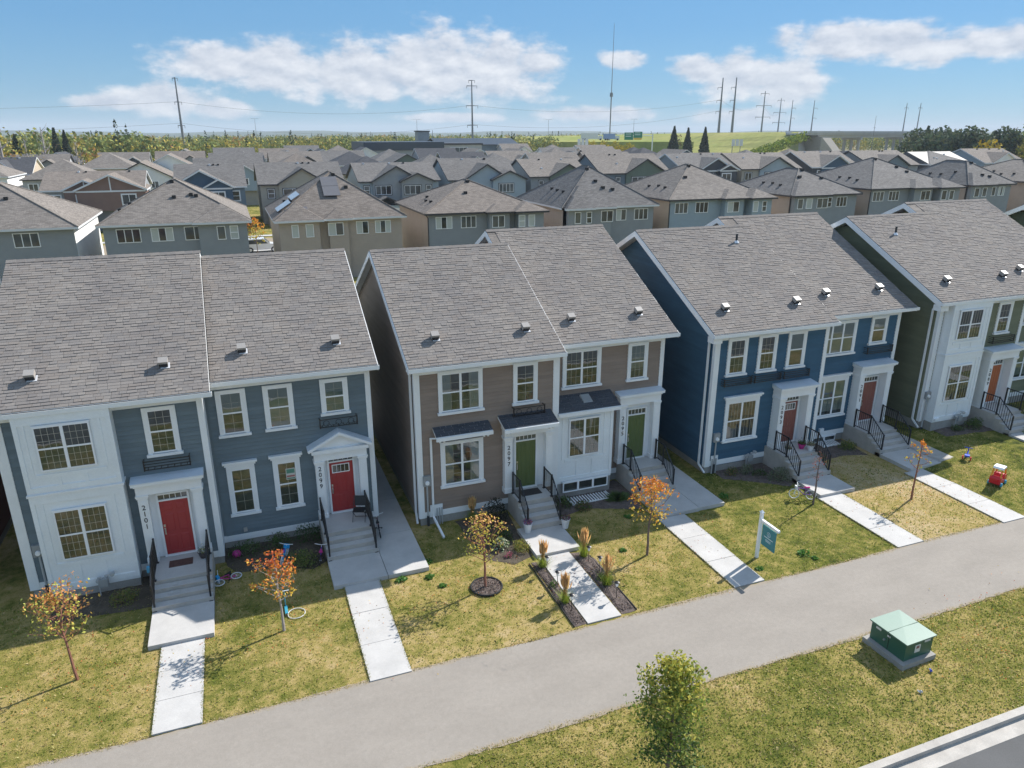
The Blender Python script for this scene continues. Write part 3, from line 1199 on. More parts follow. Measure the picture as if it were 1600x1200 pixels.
def door(root, x0, x1, z0, z1, yw, m, style='six', transom=0.22, yd=0.08, handle='left'):
    """door leaf standing back in its frame, with transom light above"""
    y = yw - 0.055
    fr = MB()
    fr.box(x0 - 0.07, x0 - 0.004, y - 0.06, y + 0.05, z0 - 0.03, z1 + transom + 0.08)
    fr.box(x1 + 0.004, x1 + 0.07, y - 0.06, y + 0.05, z0 - 0.03, z1 + transom + 0.08)
    fr.box(x0 - 0.004, x1 + 0.004, y - 0.06, y + 0.05, z1 + 0.004, z1 + 0.06)
    fr.box(x0 - 0.004, x1 + 0.004, y - 0.06, y + 0.05, z1 + transom + 0.02, z1 + transom + 0.08)
    fr.box(x0 - 0.07, x1 + 0.07, y - 0.10, y + 0.05, z0 - 0.05, z0 - 0.006)
    fo = fr.build('door_frame', MA['white'], root)
    d = MB()
    d.box(x0, x1, y - 0.02, y + 0.02, z0, z1)
    do = d.build('door', m, root)
    p = MB()
    W, H = x1 - x0, z1 - z0
    if style == 'six':
        rows = [(0.05, 0.36), (0.42, 0.76), (0.82, 0.94)]
        cs = [(0.13, 0.44), (0.56, 0.87)]
    elif style == 'lite':
        rows = [(0.06, 0.34), (0.40, 0.74)]
        cs = [(0.13, 0.29), (0.33, 0.48), (0.52, 0.67), (0.71, 0.87)]
        rows = [(0.06, 0.34), (0.38, 0.74)]
    else:
        rows = [(0.06, 0.94)]
        cs = [(0.06, 0.27), (0.29, 0.49), (0.51, 0.71), (0.73, 0.94)]
    for (a, b) in rows:
        for (c, e) in cs:
            X0, X1, Z0, Z1 = x0 + W * c, x0 + W * e, z0 + H * a, z0 + H * b
            p = MB()
            t = 0.013
            yy = y - 0.02
            p.idx([(X0, yy, Z0), (X1, yy, Z0), (X1, yy, Z1), (X0, yy, Z1), (X0 + 0.03, yy - t, Z0 + 0.03), (X1 - 0.03, yy - t, Z0 + 0.03), (X1 - 0.03, yy - t, Z1 - 0.03), (X0 + 0.03, yy - t, Z1 - 0.03)],
                  [(4, 5, 6, 7), (0, 1, 5, 4), (1, 2, 6, 5), (2, 3, 7, 6), (3, 0, 4, 7)])
            p.build('door_panel', m, do)
    if style == 'lite':
        l = MB()
        a, b, c, e = x0 + W * 0.14, x0 + W * 0.82, z0 + H * 0.80, z0 + H * 0.94
        l.box(a - 0.03, b + 0.03, y - 0.032, y - 0.021, c - 0.03, c)
        l.box(a - 0.03, b + 0.03, y - 0.032, y - 0.021, e, e + 0.03)
        l.box(a - 0.03, a, y - 0.032, y - 0.021, c, e)
        l.box(b, b + 0.03, y - 0.032, y - 0.021, c, e)
        for i in range(1, 4):
            xx = a + (b - a) * i / 4
            l.box(xx - 0.006, xx + 0.006, y - 0.030, y - 0.025, c, e)
        l.build('light_frame', MA['vinyl'], do)
        l = MB()
        l.box(a, b, y - 0.024, y - 0.021, c, e)
        l.build('pane', MA['far_glass'], do)
    h = MB()
    hx = x0 + 0.06 if handle == 'left' else x1 - 0.06
    h.box(hx - 0.03, hx + 0.03, y - 0.035, y - 0.021, z0 + 1.08, z0 + 1.17)
    h.box(hx - 0.022, hx + 0.022, y - 0.032, y - 0.021, z0 + 0.78, z0 + 1.04)
    h.tube((hx, y - 0.03, z0 + 0.80), (hx, y - 0.075, z0 + 0.84), 0.011)
    h.tube((hx, y - 0.075, z0 + 0.84), (hx, y - 0.075, z0 + 0.97), 0.011)
    h.tube((hx, y - 0.075, z0 + 0.97), (hx, y - 0.03, z0 + 1.01), 0.011)
    h.build('handle', MA['brass'], do)
    t = MB()
    t.box(x0, x1, y - 0.015, y + 0.01, z1 + 0.062, z1 + transom + 0.018)
    to = t.build('transom_pane', MA['far_glass'], root)
    t = MB()
    for i in range(1, 5):
        xx = x0 + (x1 - x0) * i / 5
        t.box(xx - 0.009, xx + 0.009, y - 0.024, y - 0.0155, z1 + 0.062, z1 + transom + 0.018)
    t.build('grille', MA['vinyl'], to)


def portico(root, xl, xr, zf, ztop, yw, depth, kind, x_door0, x_door1, num, numx, znum, capd=0.15):
    """pilasters, entablature and canopy round a door"""
    yo = yw - depth
    pw = 0.30
    for a, b in ((xl, xl + pw), (xr - pw, xr)):
        p = MB()
        p.box(a, b, yo, yw + 0.005, zf, ztop - 0.50)
        o = p.build('pilaster', MA['white'], root)
        c = MB()
        c.box(a - 0.03, b + 0.03, yo - 0.03, yw + 0.004, zf + 0.001, zf + 0.2)
        c.build('plinth', MA['white'], o)
        c = MB()
        c.box(a - 0.03, b + 0.03, yo - 0.03, yw + 0.004, ztop - 0.60, ztop - 0.54)
        c.box(a - 0.05, b + 0.05, yo - 0.05, yw + 0.004, ztop - 0.539, ztop - 0.48)
        c.build('capital', MA['white'], o)
        if depth > 0.25:
            r = MB()
            ia = b if a == xl else a
            r.box(a + 0.05, b - 0.05, yo - 0.012, yo - 0.001, zf + 0.3, ztop - 0.7)
            r.build('raised_board', MA['white'], o)
    e = MB()
    zc = ztop - 0.479
    e.box(xl - 0.02, xr + 0.02, yo - 0.02, yw + 0.004, zc, ztop - 0.16)
    e.build('entablature', MA['white'], root)
    j = MB()
    j.box(xl + pw + 0.001, xr - pw - 0.001, yw - 0.032, yw - 0.026, zf, zc)
    # side and head boards of the opening: leave the door bay open
    j.v, j.f, j.mi, j.c = [], [], [], []
    for (ja, jb, jz) in ((xl + pw, x_door0 - 0.072, zf), (x_door1 + 0.072, xr - pw, zf), (x_door0 - 0.072, x_door1 + 0.072, zf + 2.40)):
        if jb - ja > 0.01:
            MB().box(ja, jb, yw - 0.04, yw + 0.02, jz, zc).build('surround_board', MA['white'], root)
    if kind == 'flat':
        c = MB()
        c.box(xl - 0.06, xr + 0.06, yo - 0.07, yw + 0.004, ztop - 0.16, ztop - 0.09)
        c.box(xl - 0.12, xr + 0.12, yo - capd, yw + 0.004, ztop - 0.089, ztop)
        co = c.build('cornice', MA['white'], root)
        c = MB()
        c.prism([(xl - 0.13, yo - capd - 0.01, ztop + 0.001), (xl - 0.13, yw, ztop + 0.001), (xl - 0.13, yw, ztop + 0.10), (xl - 0.13, yo - capd - 0.01, ztop + 0.03)], (xr - xl + 0.26, 0, 0))
        c.build('canopy_top', MA['cap_metal'], root)
    elif kind == 'pediment':
        c = MB()
        c.box(xl - 0.10, xr + 0.10, yo - 0.12, yw + 0.004, ztop - 0.16, ztop - 0.02)
        c.build('cornice', MA['white'], root)
        xm = (xl + xr) / 2
        hw = (xr - xl) / 2 + 0.1
        c = MB()
        c.prism([(xm - hw + 0.05, yo + 0.02, ztop - 0.019), (xm + hw - 0.05, yo + 0.02, ztop - 0.019), (xm, yo + 0.02, ztop + 0.50)], (0, depth - 0.03, 0))
        c.build('tympanum', MA['white'], root)
        for s in (-1, 1):
            c = MB()
            c.prism([(xm + s * (hw + 0.10), yo - 0.14, ztop - 0.04), (xm, yo - 0.14, ztop + 0.54), (xm, yo - 0.14, ztop + 0.64), (xm + s * (hw + 0.14), yo - 0.14, ztop + 0.045)], (0, depth + 0.14, 0))
            c.build('canopy_top', MA['cap_metal'], root)
            c = MB()
            c.prism([(xm + s * (hw + 0.10), yo - 0.155, ztop - 0.06), (xm, yo - 0.155, ztop + 0.52), (xm, yo - 0.155, ztop + 0.61), (xm + s * (hw + 0.14), yo - 0.155, ztop + 0.02)], (0, 0.014, 0))
            c.build('rake_moulding', MA['white'], root)
    # street number, one digit above the other on the left pilaster
    for i, ch in enumerate(num):
        text_part(ch, root, numx, yo - (0.022 if depth > 0.25 else 0.012), znum - 0.235 * i, 0.25, MA['black_iron'])


def shed_roof(root, x0, x1, yw, zt, yo, zb, mk='shingle_dark', brackets=True, name='canopy_roof'):
    mb = MB()
    mb.prism([(x0, yw, zt - 0.10), (x0, yo, zb - 0.10), (x0, yo, zb), (x0, yw, zt)], (x1 - x0, 0, 0))
    r = mb.build(name, MA['white'], root)
    sl = Vector((0, yw - yo, zt - zb))
    L = sl.length
    u = sl.normalized()
    nn = Vector((0, -u.z, u.y))
    j = MB()
    n = max(2, int(L / 0.143))
    ex = L / n
    for c in range(n):
        x = x0 - 0.01
        while x < x1 - 0.02:
            w = min(random.choice(SH_W), x1 + 0.01 - x)
            j.t = random.choice(TINTS)
            P = shingle_pts(w, 0.016, ex)
            P = [(a, min(b, L - c * ex), h) for a, b, h in P]
            j.idx([tuple(Vector((x + a, yo, zb + 0.003)) + u * (c * ex - 0.01 + b) + nn * h) for a, b, h in P], SH_F)
            x += w
    o = j.build('shingle', MA[mk], r)
    o['kind'] = 'stuff'
    g_ = MB()
    g_.box(x0 - 0.01, x1 + 0.01, yo - 0.06, yo, zb - 0.17, zb - 0.02)
    g_.build('gutter', MA['white'], r)
    if brackets:
        for xx in (x0 + 0.14, x0 + 0.30, x1 - 0.34, x1 - 0.18):
            b = MB()
            b.box(xx, xx + 0.07, yo + 0.10, yw, zb - 0.30, zb - 0.171)
            b.build('bracket', MA['white'], r)


def steps(root, x0, x1, yl, zl, yw, zp, ypf, pad=True, padx=None):
    """landing, three treads and the pad in front"""
    mb = MB()
    mb.box(x0, x1, yl, yw + 0.002, -0.1, zl)
    mb.build('landing', MA['step_concrete'], root)
    n = 3
    rise = (zl - zp) / 4
    for i in range(n):
        t = MB()
        t.box(x0, x1, yl - 0.30 * (i + 1), yl - 0.30 * i - 0.002, -0.1, zl - rise * (i + 1))
        to = t.build('step', MA['step_concrete'], root)
        nn = MB()
        nn.box(x0 + 0.02, x1 - 0.02, yl - 0.30 * (i + 1) - 0.012, yl - 0.30 * (i + 1) + 0.27, zl - rise * (i + 1) + 0.001, zl - rise * (i + 1) + 0.012)
        nn.build('tread', MA['concrete'], to)
    nn = MB()
    nn.box(x0 + 0.02, x1 - 0.02, yl - 0.012, yw - 0.15, zl + 0.001, zl + 0.012)
    nn.build('landing_top', MA['concrete'], root)
    if pad:
        p = MB()
        a, b = padx or (x0, x1)
        p.box(a, b, ypf, yl - 0.60, -0.15, zp)
        p.build('pad', MA['concrete'], root)


def railing(root, x, yb, yl, zl, zp, name='railing'):
    """iron handrail: level over the landing, raked down the steps"""
    yf = yl - 0.86
    zf = zp + 0.02
    H = 0.92
    mb = MB()
    mb.box(x - 0.02, x + 0.02, yl - 0.02, yb, zl + H - 0.02, zl + H + 0.02)
    mb.box(x - 0.015, x + 0.015, yl - 0.02, yb, zl + 0.09, zl + 0.12)
    zb = zl - (zl - zp)
    mb.prism([(x - 0.02, yl, zl + H - 0.02), (x - 0.02, yf, zf + H - 0.02), (x - 0.02, yf, zf + H + 0.02), (x - 0.02, yl, zl + H + 0.02)], (0.04, 0, 0))
    mb.prism([(x - 0.015, yl, zl + 0.09), (x - 0.015, yf, zf + 0.14), (x - 0.015, yf, zf + 0.17), (x - 0.015, yl, zl + 0.12)], (0.03, 0, 0))
    r = mb.build(name, MA['black_iron'], root)
    for (yy, z0) in ((yb - 0.03, zl), (yl + 0.02, zl), (yf, zp)):
        p = MB()
        p.box(x - 0.028, x + 0.028, yy - 0.028, yy + 0.028, z0, z0 + H + 0.04)
        p.box(x - 0.06, x + 0.06, yy - 0.06, yy + 0.06, z0, z0 + 0.02)
        p.build('post', MA['black_iron'], r)
    bal = MB()
    bal.box(-0.009, 0.009, -0.009, 0.009, 0, 1)
    me = bal.mesh('baluster', MA['black_iron'])
    y = yl + 0.14
    while y < yb - 0.08:
        inst(me, 'baluster', r, (x, y, zl + 0.11), (1, 1, H - 0.12))
        y += 0.115
    n = 7
    for i in range(1, n):
        t = i / n
        y = yl + (yf - yl) * t
        zt = zl + (zf - zl) * t
        inst(me, 'baluster', r, (x, y, zt + 0.10 + 0.03 * t), (1, 1, H - 0.12 - 0.03 * t))


def flower_basket(root, x0, x1, yw, z0, z1, curly=False):
    """black iron window balconette under an upper window"""
    mb = MB()
    y = yw - 0.26
    for z in (z0, z1):
        mb.box(x0, x1, y - 0.012, y + 0.012, z - 0.014, z + 0.014)
        for xx in (x0, x1):
            mb.box(xx - 0.012, xx + 0.012, y, yw - 0.01, z - 0.014, z + 0.014)
    for xx in (x0, x1):
        mb.box(xx - 0.02, xx + 0.02, y - 0.02, y + 0.02, z0 - 0.03, z1 + 0.05)
    o = mb.build('window_basket', MA['black_iron'], root)
    if curly:
        n = 3
        w = (x1 - x0) / n
        for i in range(n):
            b = MB()
            cx = x0 + w * (i + 0.5)
            b.torus((cx, y, (z0 + z1) / 2), (0, 1, 0), (z1 - z0) * 0.36, 0.010, 14, 5)
            b.tube((cx - w / 2, y, z0), (cx - 0.06, y, (z0 + z1) / 2), 0.009)
            b.tube((cx + w / 2, y, z0), (cx + 0.06, y, (z0 + z1) / 2), 0.009)
            b.build('scroll', MA['black_iron'], o)
    else:
        for kx in (1, 2):
            z = z0 + (z1 - z0) * kx / 3
            b = MB()
            b.box(x0, x1, y - 0.008, y + 0.008, z - 0.012, z + 0.012)
            for xx in (x0, x1):
                b.box(xx - 0.008, xx + 0.008, y, yw - 0.01, z - 0.012, z + 0.012)
            b.build('bar', MA['black_iron'], o)
    b = MB()
    for i in range(7):
        xx = x0 + (x1 - x0) * (i + 0.5) / 7
        b.box(xx - 0.012, xx + 0.012, y, yw - 0.01, z0 - 0.004, z0 + 0.004)
    b.build('basket_floor', MA['black_iron'], o)


def downspout(root, x, yw, ztop, zbot, kick=(0, -0.6), m='white'):
    mb = MB()
    mb.box(x - 0.04, x + 0.04, yw - 0.09, yw - 0.015, zbot, ztop)
    mb.prism([(x - 0.04, yw - 0.015, ztop), (x - 0.04, yw - 0.09, ztop), (x - 0.04, yw - 0.42, ztop + 0.22), (x - 0.04, yw - 0.35, ztop + 0.28)], (0.08, 0, 0))
    o = mb.build('downspout', MA[m], root)
    k_ = MB()
    a = Vector((x, yw - 0.05, zbot))
    b = Vector((x + kick[0], yw - 0.05 + kick[1], 0.08 + gz(x, yw)))
    k_.tube(a, b, 0.05, 0.05, 4)
    k_.build('spout_end', MA[m], o)


def white_bay(root, x0, x1, yw, depth, z0, z1, zmid=None, win=(), base=0.3):
    """projecting white panelled bay, one or two storeys"""
    yo = yw - depth
    mb = MB()
    mb.box(x0, x1, yo, yw + 0.003, z0, z1)
    b = mb.build('bay', MA['panel'], root)

    def strip(a, c, d, e, t=0.018):
        t *= 1.7
        s = MB()
        s.box(a, c, yo - t, yo - 0.0005, d, e)
        s.build('batten', MA['panel'], b)
    levels = [(z0, z1)] if zmid is None else [(z0, zmid), (zmid, z1)]
    for (a, c), (w0, w1, v0, v1) in zip(levels, win):
        bw = 0.13
        strip(x0, x0 + bw, a + 0.1, c)
        strip(x1 - bw, x1, a + 0.1, c)
        strip(x0 + bw + 0.001, x1 - bw - 0.001, c - 0.30, c, 0.017)
        strip(x0 + bw + 0.001, x1 - bw - 0.001, a + 0.1, a + 0.28, 0.017)
        strip(x0 + 0.35, x1 - 0.35, v0 - 0.24, v0 - 0.12, 0.016)
        for xx in (w0 - 0.30, w1 + 0.22):
            strip(xx, xx + 0.08, v0 - 0.1, c - 0.301, 0.015)
        for t in (0.36, 0.64):
            xx = x0 + (x1 - x0) * t
            strip(xx - 0.04, xx + 0.04, a + 0.281, v0 - 0.241, 0.015)
    if zmid is not None:
        m_ = MB()
        m_.box(x0 - 0.04, x1 + 0.04, yo - 0.06, yw, zmid - 0.03, zmid + 0.04)
        m_.build('belt_moulding', MA['white'], b)
    f = MB()
    f.box(x0 + 0.02, x1 - 0.02, yo + 0.02, yw, -0.15, z0 - 0.001)
    f.build('bay_foundation', MA['foundation'], b)


def unit(root, wall, key, x0, x1, yw, yb, ye, ze, yr, base, corners=(True, True), gut=None, plank_to=None, rake=None, zshift=0.0):
    """front face of one dwelling: siding, boards, gutter"""
    zt = ze - 0.42
    if plank_to:
        planks_front(wall, key, plank_to[0], plank_to[1], yw, base + 0.25, zt)
    else:
        planks_front(wall, key, x0 + 0.1, x1 - 0.1, yw, base + 0.25, zt)
    bd = MB()
    bd.box(x0, x1, yw - 0.035, yw, base, base + 0.25)
    bd.build('base_board', MA['white'], root)
    fz = MB()
    fz.box(x0, x1, yw - 0.045, yw, zt - 0.02, ze - 0.16)
    fz.build('frieze_board', MA['white'], root)
    gx0, gx1 = gut or (x0 - 0.25, x1 + 0.1)
    so = MB()
    so.box(gx0 + 0.02, gx1 - 0.02, ye + 0.005, yw - 0.046, ze - 0.22, ze - 0.165)
    so.build('soffit', MA['white'], root)
    gt = MB()
    gt.box(gx0, gx1, ye - 0.115, ye - 0.10, ze - 0.17, ze - 0.025)
    gt.box(gx0, gx1, ye - 0.10, ye - 0.0, ze - 0.17, ze - 0.155)
    gt.box(gx0, gx0 + 0.01, ye - 0.10, ye, ze - 0.155, ze - 0.03)
    gt.box(gx1 - 0.01, gx1, ye - 0.10, ye, ze - 0.155, ze - 0.03)
    gt.box(gx0, gx1, ye - 0.0, ye + 0.004, ze - 0.20, ze - 0.03)
    gt.build('gutter', MA['white'], root)


def corner_board(root, x0, x1, y0, y1, z0, z1):
    mb = MB()
    mb.box(x0, x1, y0, y1, z0, z1)
    mb.build('corner_board', MA['white'], root)


def body(root, key, x0, x1, y0, y1, z0, ze_w, yr, zr, name='wall'):
    """gabled solid, ridge along X"""
    mb = MB()
    mb.prism([(x0, y0, z0), (x0, y1, z0), (x0, y1, ze_w), (x0, yr, zr), (x0, y0, ze_w)], (x1 - x0, 0, 0))
    w = mb.build(name, SID[key][0], root)
    f = MB()
    f.box(x0 + 0.02, x1 - 0.02, y0 + 0.02, y1 - 0.02, -0.3, z0 - 0.001)
    f.build('foundation', MA['foundation'], root)
    return w


def roof_solid(root, x0, x1, ye, ze, yr, yb, th=0.2, name='roof'):
    zr = ze + (yr - ye) * SLOPE
    zb = zr - (yb - yr) * SLOPE
    mb = MB()
    mb.m = 0
    mb.prism([(x0, ye, ze - th), (x0, yr, zr - th), (x0, yb, zb - th), (x0, yb, zb - 0.012), (x0, yr, zr - 0.012), (x0, ye, ze - 0.012)], (x1 - x0, 0, 0))
    # covering on the rear slope and the deck on the front one
    mb.m = 1
    mb.face([(x0, yr, zr), (x1, yr, zr), (x1, yb, zb), (x0, yb, zb)])
    mb.face([(x0, ye, ze), (x1, ye, ze), (x1, yr, zr), (x0, yr, zr)])
    mb.face([(x1, ye, ze - 0.012), (x1, yr, zr - 0.012), (x1, yr, zr), (x1, ye, ze)])
    mb.face([(x0, ye, ze), (x0, yr, zr), (x0, yr, zr - 0.012), (x0, ye, ze - 0.012)])
    mb.face([(x0, ye, ze), (x0, ye, ze - 0.012), (x1, ye, ze - 0.012), (x1, ye, ze)])
    r = mb.build(name, [MA['white'], MA['far_roof']], root, uv=True)
    return r, zr


def rake_boards(root, x, ye, ze, yr, yb, side=-1, d=0.24):
    """board under the sloping roof edge, both slopes"""
    zr = ze + (yr - ye) * SLOPE
    zb = zr - (yb - yr) * SLOPE
    xa = x - 0.03 if side < 0 else x
    for (p, q) in (((ye, ze), (yr, zr)), ((yr, zr), (yb, zb))):
        mb = MB()
        mb.prism([(xa, p[0], p[1] - 0.02), (xa, q[0], q[1] - 0.02), (xa, q[0], q[1] - d), (xa, p[0], p[1] - d)], (0.03 - 0.001, 0, 0))
        mb.build('rake_board', MA['white'], root)


def meter_box(root, x, yw, z, boot=True, h=0.42):
    mb = MB()
    mb.m = 0
    mb.box(x - 0.15, x + 0.15, yw - 0.14, yw - 0.02, z, z + h)
    mb.m = 1
    mb.tube((x, yw - 0.14, z + 0.15), (x, yw - 0.20, z + 0.15), 0.085, 0.075, 14)
    mb.m = 2
    mb.tube((x, yw - 0.08, z), (x, yw - 0.08, 0.2), 0.035, 0.035, 8)
    mb.m = 3
    mb.tube((x, yw - 0.08, 0.45), (x, yw - 0.08, -0.02 + gz(x, yw)), 0.05, 0.05, 8)
    mb.build('electric_meter', [MA['meter'], MA['vinyl'], MA['pvc'], MA['dark_pvc']], root)


def gas_meter(root, x, yw, z):
    mb = MB()
    mb.m = 0
    mb.box(x - 0.13, x + 0.13, yw - 0.30, yw - 0.12, z + 0.28, z + 0.56)
    mb.m = 1
    y = yw - 0.2
    mb.path([(x - 0.16, y, z - 0.1), (x - 0.16, y, z + 0.62), (x - 0.06, y, z + 0.62), (x - 0.06, y, z + 0.56)], 0.022)
    mb.path([(x + 0.06, y, z + 0.56), (x + 0.06, y, z + 0.66), (x + 0.3, y, z + 0.66), (x + 0.3, yw - 0.02, z + 0.66)], 0.022)
    mb.tube((x - 0.16, y - 0.05, z + 0.5), (x - 0.16, y + 0.05, z + 0.5), 0.07, 0.07, 10)
    mb.tube((x + 0.28, y - 0.05, z + 0.66), (x + 0.28, y + 0.05, z + 0.66), 0.07, 0.07, 10)
    mb.build('gas_meter', [MA['meter'], MA['pvc']], root)


def doormat(x, y, z, w, d, label, m):
    mb = MB()
    mb.box(x - w / 2, x + w / 2, y - d / 2, y + d / 2, z + 0.001, z + 0.018)
    mb.build('doormat', m, off=(x, y, z), label=label, category='doormat')


rng = random.Random(11)

# ---- building A: slate blue, 2101 and 2099
A = thing('duplex_house', 'slate blue duplex with two red front doors, numbers 2101 and 2099', 'house', (-1.6, 0, 0), 'duplex houses facing the asphalt path')
wA = body(A, 'slate blue', -7.6, -1.6, 0, 13.2, 0.30, 6.62, 6.6, 9.98)
wA2 = body(A, 'slate blue', -1.6, 4.13, 0.95, 13.2, 0.28, 6.62, 7.0, 9.72)
rA, zr = roof_solid(A, -7.88, -1.30, -0.45, 6.7, 6.6, 13.65, 0.07)
lay_shingles(rA, -7.88, -1.30, -0.45, 6.7, 6.6, 170, rng=rng)
ridge_caps(rA, -7.88, -1.30, 6.6, zr)
rA2, zr2 = roof_solid(A, -1.60, 4.40, 0.5, 6.7, 7.0, 13.65)
lay_shingles(rA2, -1.29, 4.40, 0.5, 6.7, 7.0, 120, rng=rng)
ridge_caps(rA2, -1.29, 4.40, 7.0, zr2)
rake_boards(A, -1.325, -0.45, 6.7, 6.6, 13.65, 1, 0.16)
rake_boards(A, 4.40, 0.5, 6.7, 7.0, 13.65, 1)
unit(A, wA, 'slate blue', -7.6, -1.6, 0.0, 13, -0.45, 6.7, 6.6, 0.30, gut=(-7.9, -1.24), plank_to=(-7.5, -1.7))
unit(A, wA2, 'slate blue', -1.6, 4.13, 0.95, 13, 0.5, 6.7, 7.0, 0.28, gut=(-1.30, 4.45))
corner_board(A, -7.64, -7.35, -0.053, 0.12, 0.3, 6.5)
corner_board(A, -1.78, -1.585, -0.053, 0.95, 0.3, 6.5)
corner_board(A, 3.96, 4.15, 0.897, 1.1, 0.28, 6.5)
white_bay(A, -6.95, -4.28, 0.0, 0.50, 0.32, 6.54, 3.88, [(-6.38, -4.88, 1.50, 3.28), (-6.42, -4.88, 4.69, 6.18)])
window(A, -6.38, -4.88, 1.50, 3.28, -0.525, 2, 0.0, grille=(4, 3), sill=False)
window(A, -6.42, -4.88, 4.69, 6.18, -0.525, 2, 0.0, grille=(4, 3), sill=False)
window(A, -3.32, -2.57, 4.60, 6.12, 0.0, 1, 0.13, grille=(3, 3))
flower_basket(A, -3.62, -2.22, 0.0, 4.12, 4.42)
window(A, -1.09, -0.37, 4.57, 6.11, 0.95, 1, 0.14, grille=(2, 2), fill='blind', upblind=0.5)
window(A, 0.48, 1.22, 4.59, 6.11, 0.95, 1, 0.14, grille=(2, 2), fill='blind', upblind=0.0)
window(A, 2.46, 3.18, 4.92, 6.11, 0.95, 1, 0.14, grille=(2, 2), fill='blind', upblind=0.0)
flower_basket(A, 2.20, 3.55, 0.95, 4.42, 4.72, True)
window(A, -1.06, -0.37, 1.43, 3.17, 0.95, 1, 0.14, 'crown', grille=(2, 2))
window(A, 0.53, 1.22, 1.41, 3.18, 0.95, 1, 0.14, 'crown', grille=(2, 2), poster=True)
steps(A, -3.80, -1.95, -1.60, 0.72, 0.0, 0.15, -4.26)
steps(A, 1.84, 3.68, -0.60, 0.76, 0.95, 0.15, -3.12)
door(A, -3.40, -2.50, 0.78, 2.84, 0.0, MA['red_door'], 'six', 0.22, 0.06)
door(A, 2.40, 3.28, 0.82, 2.89, 0.95, MA['red_door'], 'lite', 0.22, 0.06)
portico(A, -3.98, -1.99, 0.72, 3.76, 0.0, 0.36, 'flat', -3.40, -2.50, '2101', -3.83, 2.83)
portico(A, 1.88, 3.78, 0.76, 3.62, 0.95, 0.36, 'pediment', 2.40, 3.28, '2099', 2.03, 2.83)
railing(A, -3.72, -0.42, -1.60, 0.72, 0.15)
railing(A, -2.04, -0.42, -1.60, 0.72, 0.15)
railing(A, 1.93, 0.50, -0.60, 0.76, 0.15)
railing(A, 3.60, 0.50, -0.60, 0.76, 0.15)
for x, u in ((-6.49, 0), (-2.65, 0), (-0.17, 1), (3.1, 1)):
    vent(A, x, -0.45 if not u else 0.5, 0.82 if not u else 1.74)
meter_box(A, -7.15, 0.0, 1.55)
gas_meter(A, -5.35, -0.5, 0.1)
mb = MB()
mb.box(-0.88, -0.75, 0.86, 0.93, 0.63, 0.78)
mb.build('outlet_cover', MA['step_concrete'], A)

# ---- building B: brown, 2097 and 2095
B = thing('duplex_house', 'brown duplex with two olive green front doors, numbers 2097 and 2095', 'house', (11.4, 0, 0), 'duplex houses facing the asphalt path')
wB = body(B, 'brown', 5.62, 11.45, 0, 12.6, 0.32, 6.62, 6.08, 9.72)
wB2 = body(B, 'brown', 11.45, 16.82, 0.95, 14.6, 0.32, 6.62, 7.8, 10.1)
planks_side(wB, 'brown', 5.62, 0.0, 12.6, 0.45, 6.62, 6.08, 9.72)
rB, zr = roof_solid(B, 5.33, 11.52, -0.45, 6.7, 6.08, 12.9)
lay_shingles(rB, 5.33, 11.52, -0.45, 6.7, 6.08, 170, rng=rng)
ridge_caps(rB, 5.33, 11.52, 6.08, zr)
rB2, zr2 = roof_solid(B, 11.10, 17.20, 0.5, 6.7, 7.8, 15.1)
lay_shingles(rB2, 11.52, 17.20, 0.5, 6.7, 7.8, 120, rng=rng)
ridge_caps(rB2, 11.10, 17.20, 7.8, zr2)
rake_boards(B, 5.33, -0.45, 6.7, 6.08, 12.9, -1)
rake_boards(B, 11.10, 5.6, 6.7 + 5.1 * .5, 7.8, 15.1, -1, 0.26)
rake_boards(B, 11.52, -0.45, 6.7, 6.08, 12.9, 1, 0.2)
rake_boards(B, 17.20, 0.5, 6.7, 7.8, 15.1, 1)
unit(B, wB, 'brown', 5.62, 11.45, 0.0, 13, -0.45, 6.7, 6.08, 0.34, gut=(5.30, 11.55))
unit(B, wB2, 'brown', 11.45, 16.82, 0.95, 13, 0.5, 6.7, 7.8, 0.34, gut=(11.46, 17.24))
corner_board(B, 5.575, 5.80, -0.053, 0.12, 0.34, 6.5)
corner_board(B, 11.20, 11.465, -0.053, 0.95, 0.34, 6.5)
corner_board(B, 16.65, 16.84, 0.897, 1.1, 0.34, 6.5)
window(B, 6.62, 8.13, 4.70, 6.21, 0.0, 2, 0.12, grille=(2, 2), fill='curtain')
window(B, 9.63, 10.39, 4.70, 6.21, 0.0, 1, 0.13, grille=(2, 2))
flower_basket(B, 9.45, 10.75, 0.0, 4.22, 4.52, True)
window(B, 6.65, 8.10, 1.64, 3.36, 0.0, 2, 0.14, 'plain', grille=(2, 2), fill='curtain')
shed_roof(B, 6.24, 8.47, 0.0, 4.12, -0.55, 3.92)
window(B, 12.17, 13.65, 4.72, 6.20, 0.95, 2, 0.14, grille=(3, 2))
window(B, 15.19, 15.90, 4.71, 6.20, 0.95, 1, 0.13, grille=(3, 2), fill='blind', upblind=0.3)
white_bay(B, 11.50, 14.05, 0.95, 0.85, 0.72, 3.98, None, [(12.0, 13.4, 1.92, 3.58)])
window(B, 12.0, 13.4, 1.92, 3.58, 0.075, 2, 0.0, grille=(3, 2), sill=False)
shed_roof(B, 11.45, 14.28, 0.95, 4.36, -0.08, 3.98, brackets=False)
mb = MB()
mb.idx([(12.75, 0.30, 4.11), (13.2, 0.30, 4.11), (13.2, 0.75, 4.30), (12.75, 0.75, 4.30), (12.78, 0.34, 4.19), (13.17, 0.34, 4.19), (13.17, 0.73, 4.36), (12.78, 0.73, 4.36)],
       [(4, 5, 6, 7), (0, 1, 5, 4), (1, 2, 6, 5), (2, 3, 7, 6), (3, 0, 4, 7)])
mb.build('bathroom_vent', MA['meter'], B)
